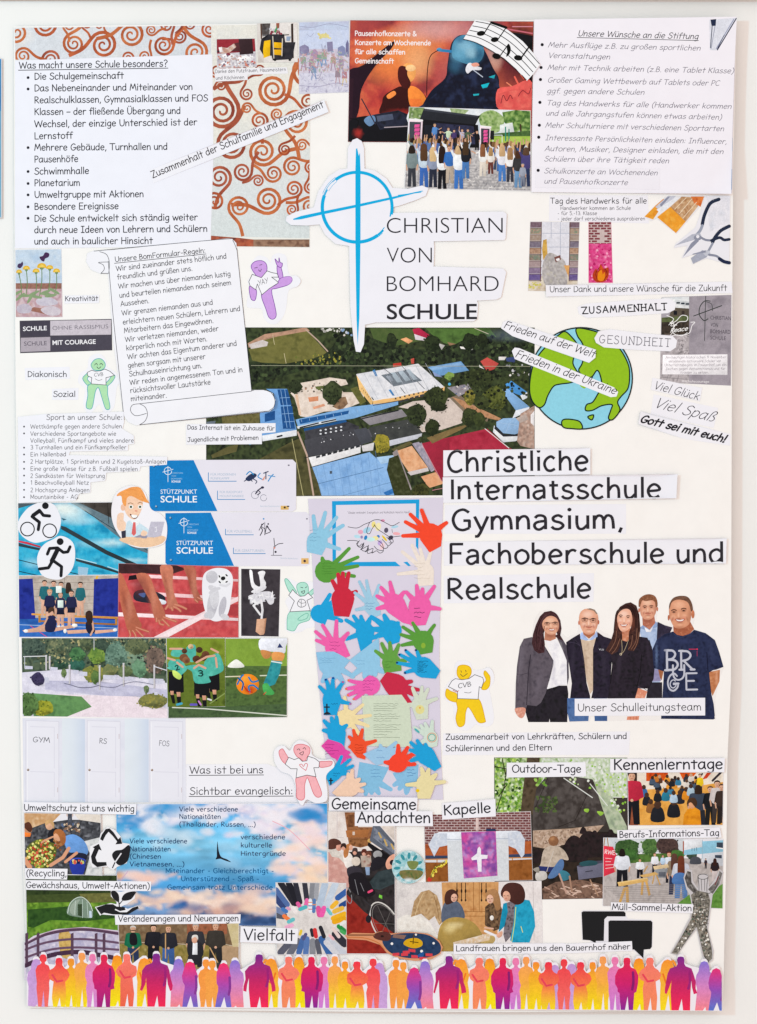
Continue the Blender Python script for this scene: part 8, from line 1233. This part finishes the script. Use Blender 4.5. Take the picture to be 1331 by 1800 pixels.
for x, y, rx, ry, c in ((1100, 1488, 22, 16, '3c5c34,4c6c3c,2c4828'), (1140, 1486, 14, 16, '4c7040,608448,38582f'), (1172, 1484, 20, 16, '4a3a38,5c4844,382c2c'), (1188, 1500, 12, 10, '3f6432,4f7a3c'), (1104, 1500, 16, 10, '3a6030,4c783c'), (1214, 1502, 9, 7, '34443a,4a5a4c')): bush(q, c, x, y, rx, ry, 'tree')
q.part('blue_building').poly('8cc0d8', '1200 1478 1270 1474 1270 1512 1236 1510 1232 1498 1200 1500').poly('dce0e6', '1200 1474 1232 1474 1232 1486 1200 1492').poly('c8ccd4', '1232 1498 1270 1494 1270 1520 1230 1512').ln('9ab8c8', 1, '1232 1474 1232 1506').poly('3c4654', '1257 1478 1268 1478 1268 1488 1257 1487').poly('f0f0f2', '1256 1486 1269 1488 1269 1490 1256 1488').poly('3a4454', '1254 1500 1266 1500 1266 1506 1254 1505').poly('a85a44', '1198 1476 1200 1476 1200 1498 1198 1498').ln('6c8c9c', 1.2, '1214 1488 1214 1493;1218 1488 1218 1493;1222 1487 1222 1492')
q.part('parked_van').blob('4a4c54', '1210 1512 1214 1504 1226 1504 1230 1512 1228 1516 1212 1516').part('red_banner').poly('d8384c', '1059 1484 1076 1486 1082 1502 1080 1530 1060 1538').txt('RWE', 1061, 1498, 1079, 1500, 7, .16, 'f8e8ea').ln('f4d0d4', 1, '1063 1506 1074 1507;1063 1512 1072 1512;1063 1518 1078 1517;1063 1524 1078 1522').ln('a87840', 1.4, '1062 1470 1060 1484;1066 1470 1068 1486')
fig(q, 1092, 1490, 66, '241e1c', 'dce0ea', '1e1e24', w=1.5, lh=.4); fig(q, 1123, 1507, 34, '2f2622', 'e4e6ec', '1c1c22', w=1.6, arm='f'); fig(q, 1149, 1497, 36, '6a4c38', 'e4e6ee', '2a2a34', w=1.3, arm='f'); fig(q, 1174, 1495, 54, '6a2c24', 'd4dce8', '26262e', w=1.1); fig(q, 1183, 1498, 72, '5a3c34', '8a7a68', '2c3450', w=1.3, lh=3); fig(q, 1195, 1502, 74, '6a3828', 'c8ccd8', '5a80b4', w=1.5, lh=4, skin='dca890'); fig(q, 1254, 1506, 40, '3a2420', '2c2428', 'c8bcbc', w=1.3, lh=2); fig(q, 1163, 1500, 30, '4a3a30', 'b8d0e8', '5a6a80'); fig(q, 1238, 1506, 18, '3a2a28', '3a3038', '2a2a30')
q.part('denim_skirt').blob('4c74ac', '1184 1533 1202 1533 1206 1550 1180 1550').part('work_table').poly('8a8e94', '1148 1524 1172 1524 1168 1540 1152 1540').poly('d8c098', '1146 1520 1172 1516 1174 1522 1148 1526').poly('5c606a', '1156 1530 1168 1530 1168 1538 1156 1538')
q.part('wooden_trestle').poly('d8b06c', '1084 1548 1136 1540 1138 1546 1086 1556').poly('e8c888', '1084 1548 1136 1540 1136 1541.5 1084 1550').poly('c89c58', '1094 1558 1100 1556 1090 1584 1086 1582').poly('c89c58', '1098 1556 1103 1556 1104 1584 1099 1584').poly('c89c58', '1126 1546 1130 1546 1128 1570 1124 1570').poly('c89c58', '1132 1546 1136 1546 1142 1570 1138 1572').part('wooden_trestle').poly('d4ac6c', '1122 1536 1150 1530 1156 1534 1130 1540').ln('c89c58', 2, '1148 1536 1145 1550;1152 1536 1158 1552;1130 1530 1136 1520')
q.part('paving_joint')
for i in range(12): q.ln('948c8c', .6, [(1060+i*4, 1556+i*3), (1200, 1552+i*3.4)])
q.part('grass_edge').tex('5a8a3c,6c9a48,4a7830', '1180 1592 1216 1564 1214 1594', 3, 6).part('grass_edge').tex('5a8a3c,6c9a48,4a7830', '1250 1562 1268 1550 1268 1594 1246 1592', 3, 6).done()
note('slip reading Berufs-Informations-Tag between the two photos', '1083 1457 1262 1451 1265 1469 1084 1473', [('Berufs-Informations-Tag', 1087, 1470, 1261, 1466)], h=11)
q = Clip('wire_figure_cutout', 'cut-out photo of a wire mesh figure filled with rubbish, arms raised', 'paper cut-out', '1199 1540 1204 1524 1214 1526 1216 1546 1224 1558 1226 1534 1242 1534 1244 1556 1254 1542 1262 1524 1269 1530 1264 1550 1250 1570 1246 1600 1242 1630 1252 1668 1250 1684 1240 1690 1232 1678 1222 1630 1206 1650 1188 1676 1176 1672 1190 1648 1210 1610 1214 1590 1210 1570 1204 1560', 'c8c4c8', clip=False, gap=.00008)
q.part('mesh_body').tex('3a3834,6c6860,9a948a,24221f,b8b0a4', '1212 1570 1222 1562 1242 1566 1246 1580 1244 1600 1240 1626 1248 1660 1250 1680 1242 1688 1234 1676 1226 1640 1222 1626 1206 1648 1188 1674 1178 1672 1196 1642 1212 1612 1216 1590', 2.6, 3).dabs('f0ece6,2a2826,8c7c6c,b8b4b0,5a6a5c', '1216 1574 1242 1568 1240 1620 1246 1680 1236 1676 1224 1622 1190 1670 1184 1668 1212 1614', 130, 1.7)
q.part('mesh_arm').tex('6a6664,3c3836,9a9694', '1201 1540 1206 1528 1212 1530 1213 1548 1224 1562 1218 1568 1206 1556', 3, 4).part('mesh_arm').tex('8a8684,5c5856,b8b4b4', '1242 1560 1256 1546 1262 1528 1267 1532 1262 1550 1250 1568', 3, 4).ln('7a3434', 1.4, '1254 1552 1260 1538').part('wire_outline').curve('3c3a38', .9, '1224 1538 1226 1552 1226 1564').curve('3c3a38', .9, '1242 1538 1240 1552 1240 1564').ln('3c3a38', .8, ellp(1233, 1538, 9, 4.6, 0, 14)).ln('3c3a38', .7, '1230 1542 1231 1562;1236 1542 1236 1562').curve('3c3a38', .8, '1212 1548 1220 1566').curve('3c3a38', .8, '1264 1536 1254 1560 1242 1568')
for y in range(1572, 1624, 7): q.ln('2c2a28', .6, [(1216, y), (1229, y+2), (1243, y-1)])
for x in (1221, 1228, 1236): q.curve('2c2a28', .6, [(x, 1570), (x+1, 1596), (x-1, 1622)])
q.done()
note('slip reading Müll-Sammel-Aktion at the foot of the trestle photo', '1072 1583 1216 1586 1215 1602 1073 1598', [('Müll-Sammel-Aktion', 1074, 1596, 1213, 1598)], h=10.5)
q = Clip('speech_bubbles_cutout', 'two overlapping black speech bubbles above the silhouettes', 'paper cut-out', '1020 1600 1024 1597 1096 1598 1099 1606 1102 1612 1144 1614 1146 1620 1145 1660 1142 1665 1131 1666 1130 1682 1110 1666 1066 1664 1066 1654 1042 1656 1034 1650 1022 1650', 'e8e6ee', clip=False, gap=.00008)
q.part('speech_bubble').poly('28282a', '1021 1601 1024 1599 1095 1599 1098 1602 1098 1608 1066 1608 1061 1613 1060 1651 1046 1651 1046 1655 1036 1650 1023 1649', M_INK).part('speech_bubble').poly('28282a', '1068 1617 1071 1615 1142 1615 1145 1618 1144 1661 1141 1665 1130 1666 1129 1681 1113 1666 1068 1664', M_INK).done()
note('long slip reading Landfrauen bringen uns den', '797 1656 992 1655 992 1673 797 1674', [('Landfrauen bringen uns den', 801, 1669, 988, 1668)], h=9.6)
note('slip reading Bauernhof näher over the speech bubbles', '992 1656 1109 1651 1110 1668 992 1673', [('Bauernhof näher', 994, 1668, 1106, 1665)], h=9.6)
# ================= silhouette band =================
PE = '''65 l 1684 c|c49ad8>d0a8e0;77 s 1676 b|f0404c>f8746c;105 c 1682 a|f0304c>f87850>f8e020;126 s 1683 b|f09038>f8c030>f8e010;145 s 1673 a|f8a060>f8b048>f8e010;164 s 1675 b|f080b0>d890d8;184 m 1676 a|e83050>d02870>a02880;207 l 1677 b|f89030>f8c828>f8e800;224 c 1675 a|f87c70>f0684c;255 w 1682 b|f89838>f8b840>f8e010;276 M 1674 a|7a3090>c82c68>f83058;315 l 1683 b|8878d8>d888c8>f88890;335 t 1688 a|f83868>b04cb0>7068c8;363 s 1684 b|f89a44>f8a050;374 s 1686 a|f8a048>f8a850;394 t 1690 b|f83868>b04cb0>6870d0;414 l 1685 a|8878d8>d888c8>f88890;456 M 1675 b|7a3090>c82c68>f83058;477 W 1682 a|f89838>f8b840>f8e010;508 c 1679 b|f87c70>f89060;526 l 1679 a|f89030>f8c828>f8e800;548 m 1679 b|e83050>d02870>8a2c98;570 s 1679 a|f080b0>d080d8;589 s 1678 b|f8a060>f8b048>f8e010;607 s 1687 a|f89038>f8c030>f8e010;628 c 1687 b|f0304c>f87850>f8e020;656 s 1682 a|f0404c>f8746c;667 l 1689 b|c49ad8>d0a8e0;696 s 1684 a|f89a44>f8a050;709 s 1688 b|f8a048>f8a850;728 t 1697 a|e83878>9850b8>5a78d0;747 l 1686 b|8878d8>d888c8>f88890;789 M 1677 a|7a3090>c82c68>f83058;810 W 1682 b|f89838>f8b840>f8e010;842 c 1680 a|f87c70>f89060;860 l 1681 b|f89030>f8c828>f8e800;883 m 1680 a|e83050>d02870>8a2c98;906 s 1680 b|f080b0>d080d8;924 s 1678 a|f8a060>f8b048>f8e010;941 s 1687 b|f89038>f8c030>f8e010;963 c 1687 a|f0304c>f87850>f8e020;974 l 1692 b|c49ad8>d0a8e0;990 s 1682 a|f0404c>f8746c;1003 l 1690 b|c49ad8>d0a8e0;1019 c 1687 a|f0304c>f87850>f8e020;1040 s 1687 b|f89038>f8c030>f8e010;1058 s 1677 a|f8a060>f8b048>f8e010;1079 s 1678 b|f080b0>d080d8;1100 m 1679 a|e83050>d02870>8a2c98;1121 l 1680 b|f89030>f8c828>f8e800;1140 c 1679 a|f87c70>f89060;1171 w 1682 b|f89838>f8b840>f8e010;1194 M 1677 a|7a3090>c82c68>f83058;1235 l 1685 b|8878d8>d888c8>f88890;1256 t 1697 a|e83878>9850b8>5a78d0'''.split(';')
HS = {'s': '0 0 4 1 5.4 6 5 11 2.6 14 3.4 17 9 20 11.5 28 11 40 9 50 10 60 8.6 78 8 200 2.4 200 .6 64', 'l': '0 0 5 2 7.5 9 8.4 18 12 24 13.6 36 12 48 12.6 64 13.4 200 3 200 1.5 80', 'm': '0 0 4.4 1.4 5.6 7 4.6 13 6 17 13 21 17 32 17.5 46 15 54 15.6 60 11 62 10 200 3 200 1 68',
      'M': '0 0 4.6 1 6 6 5.4 13 7 17 16 21 21 30 22 44 24 56 25 64 21 66 18.5 54 15.5 42 15 62 14 200 3.4 200 1.4 74', 'c': '0 0 4.6 1.2 6 7 5 13 8 18 14 22 16.5 30 14 38 9 42 10.5 54 10.8 70 10 200 3 200 1 70', 't': '0 0 6 3 8 10 10 16 12 26 11 36 8.5 42 9 50 10.5 58 13 200 5 200 1 60', 'w': '0 0 6 2.6 9 9 11 20 13 30 11 42 12 54 12 66 11 200 4 200 1 62'}
HS['W'] = HS['w']
yb = lambda x: 1768+(x-50)*.0035
sil = []
for e in PE:
    a, g = e.split('|'); x, t, y, _ = a.split(); sil.append((float(x), t, float(y), g))
top = [(48, 1766), (48, 1712)]
for i, (x, t, y, g) in enumerate(sil):
    hw = {'M': 20, 'm': 14, 'l': 10, 'w': 13, 'W': 13, 't': 10}.get(t, 10)
    nx = sil[i+1][0] if i+1 < len(sil) else 1270
    lx = max(x-hw*.7, top[-1][0]+.8)
    if x-6 > top[-1][0]+2 and t in 'sclmM': top += [(x-7, y+12), (x-6, y-1)]
    top += [(max(x-3, top[-1][0]+.5), y-4), (x+3, y-4), (x+6, y)]
    if nx-x > 13: top += [(x+7.5, y+12), (min(x+hw, (x+nx)/2), y+17)]
top += [(1266, 1710), (1266, 1772)]
q = Clip('silhouette_band', 'long band of red, orange, yellow and purple people silhouettes along the bottom', 'paper border', [*top, (860, 1771), (555, 1770), (262, 1769)], 'efeaf2', clip=False)
q.cl = [(48.5, 1660), (1265.5, 1660), (1265.5, 1771.5), (48.5, 1766.5)]
order = sorted(range(len(sil)), key=lambda i: {'l': 0, 's': 1, 'w': 1, 'W': 1, 'c': 2, 't': 3, 'm': 4, 'M': 5}[sil[i][1]])
rr = random.Random(2)
for i in order:
    x, t, y, g = sil[i]; p = P(HS[t]); B = yb(x)-y; L_ = []
    for s_ in (1, -1):
        side = [(x+s_*u*1.13*rr.uniform(.92, 1.08), y+min(v, B)) for u, v in p]
        L_.append(side)
    crotch = L_[0][-1]
    pts = L_[0][:-1]+[crotch]+L_[1][:-1][::-1]
    q.part('person_silhouette'); q.tex(g if '>' in g else g, pts[:-1], 6, 0)
    dk = {'M': 'a02878', 'm': '8a2470', 'c': 'e8485c', 't': '8a3c98'}.get(t)
    if t in 'wW': d = 1 if t == 'w' else -1; q.ln(g.split('>')[0], 4, [(x+d*2, y+6), (x+d*10, y+3), (x+d*14, y+10)], m=M_PRINT); q.ln('f07828', 3, [(x-d*8, y+26), (x-d*2, y+44), (x+d*6, y+40)], m=M_PRINT)
    elif t == 'c': q.ln(dk, 3.4, [(x-12, y+30), (x-4, y+42), (x+6, y+40)], m=M_PRINT)
    elif dk: q.curve(dk, 4.4, [(x+15*(1 if t in 'M' else .7), y+26), (x+16*(1 if t in 'M' else .7), y+44), (x+13*(1 if t in 'M' else .7), y+56)], m=M_PRINT)
q.done()
print('max height', max(max(r) for r in HG), 'objects', len(bpy.data.objects))
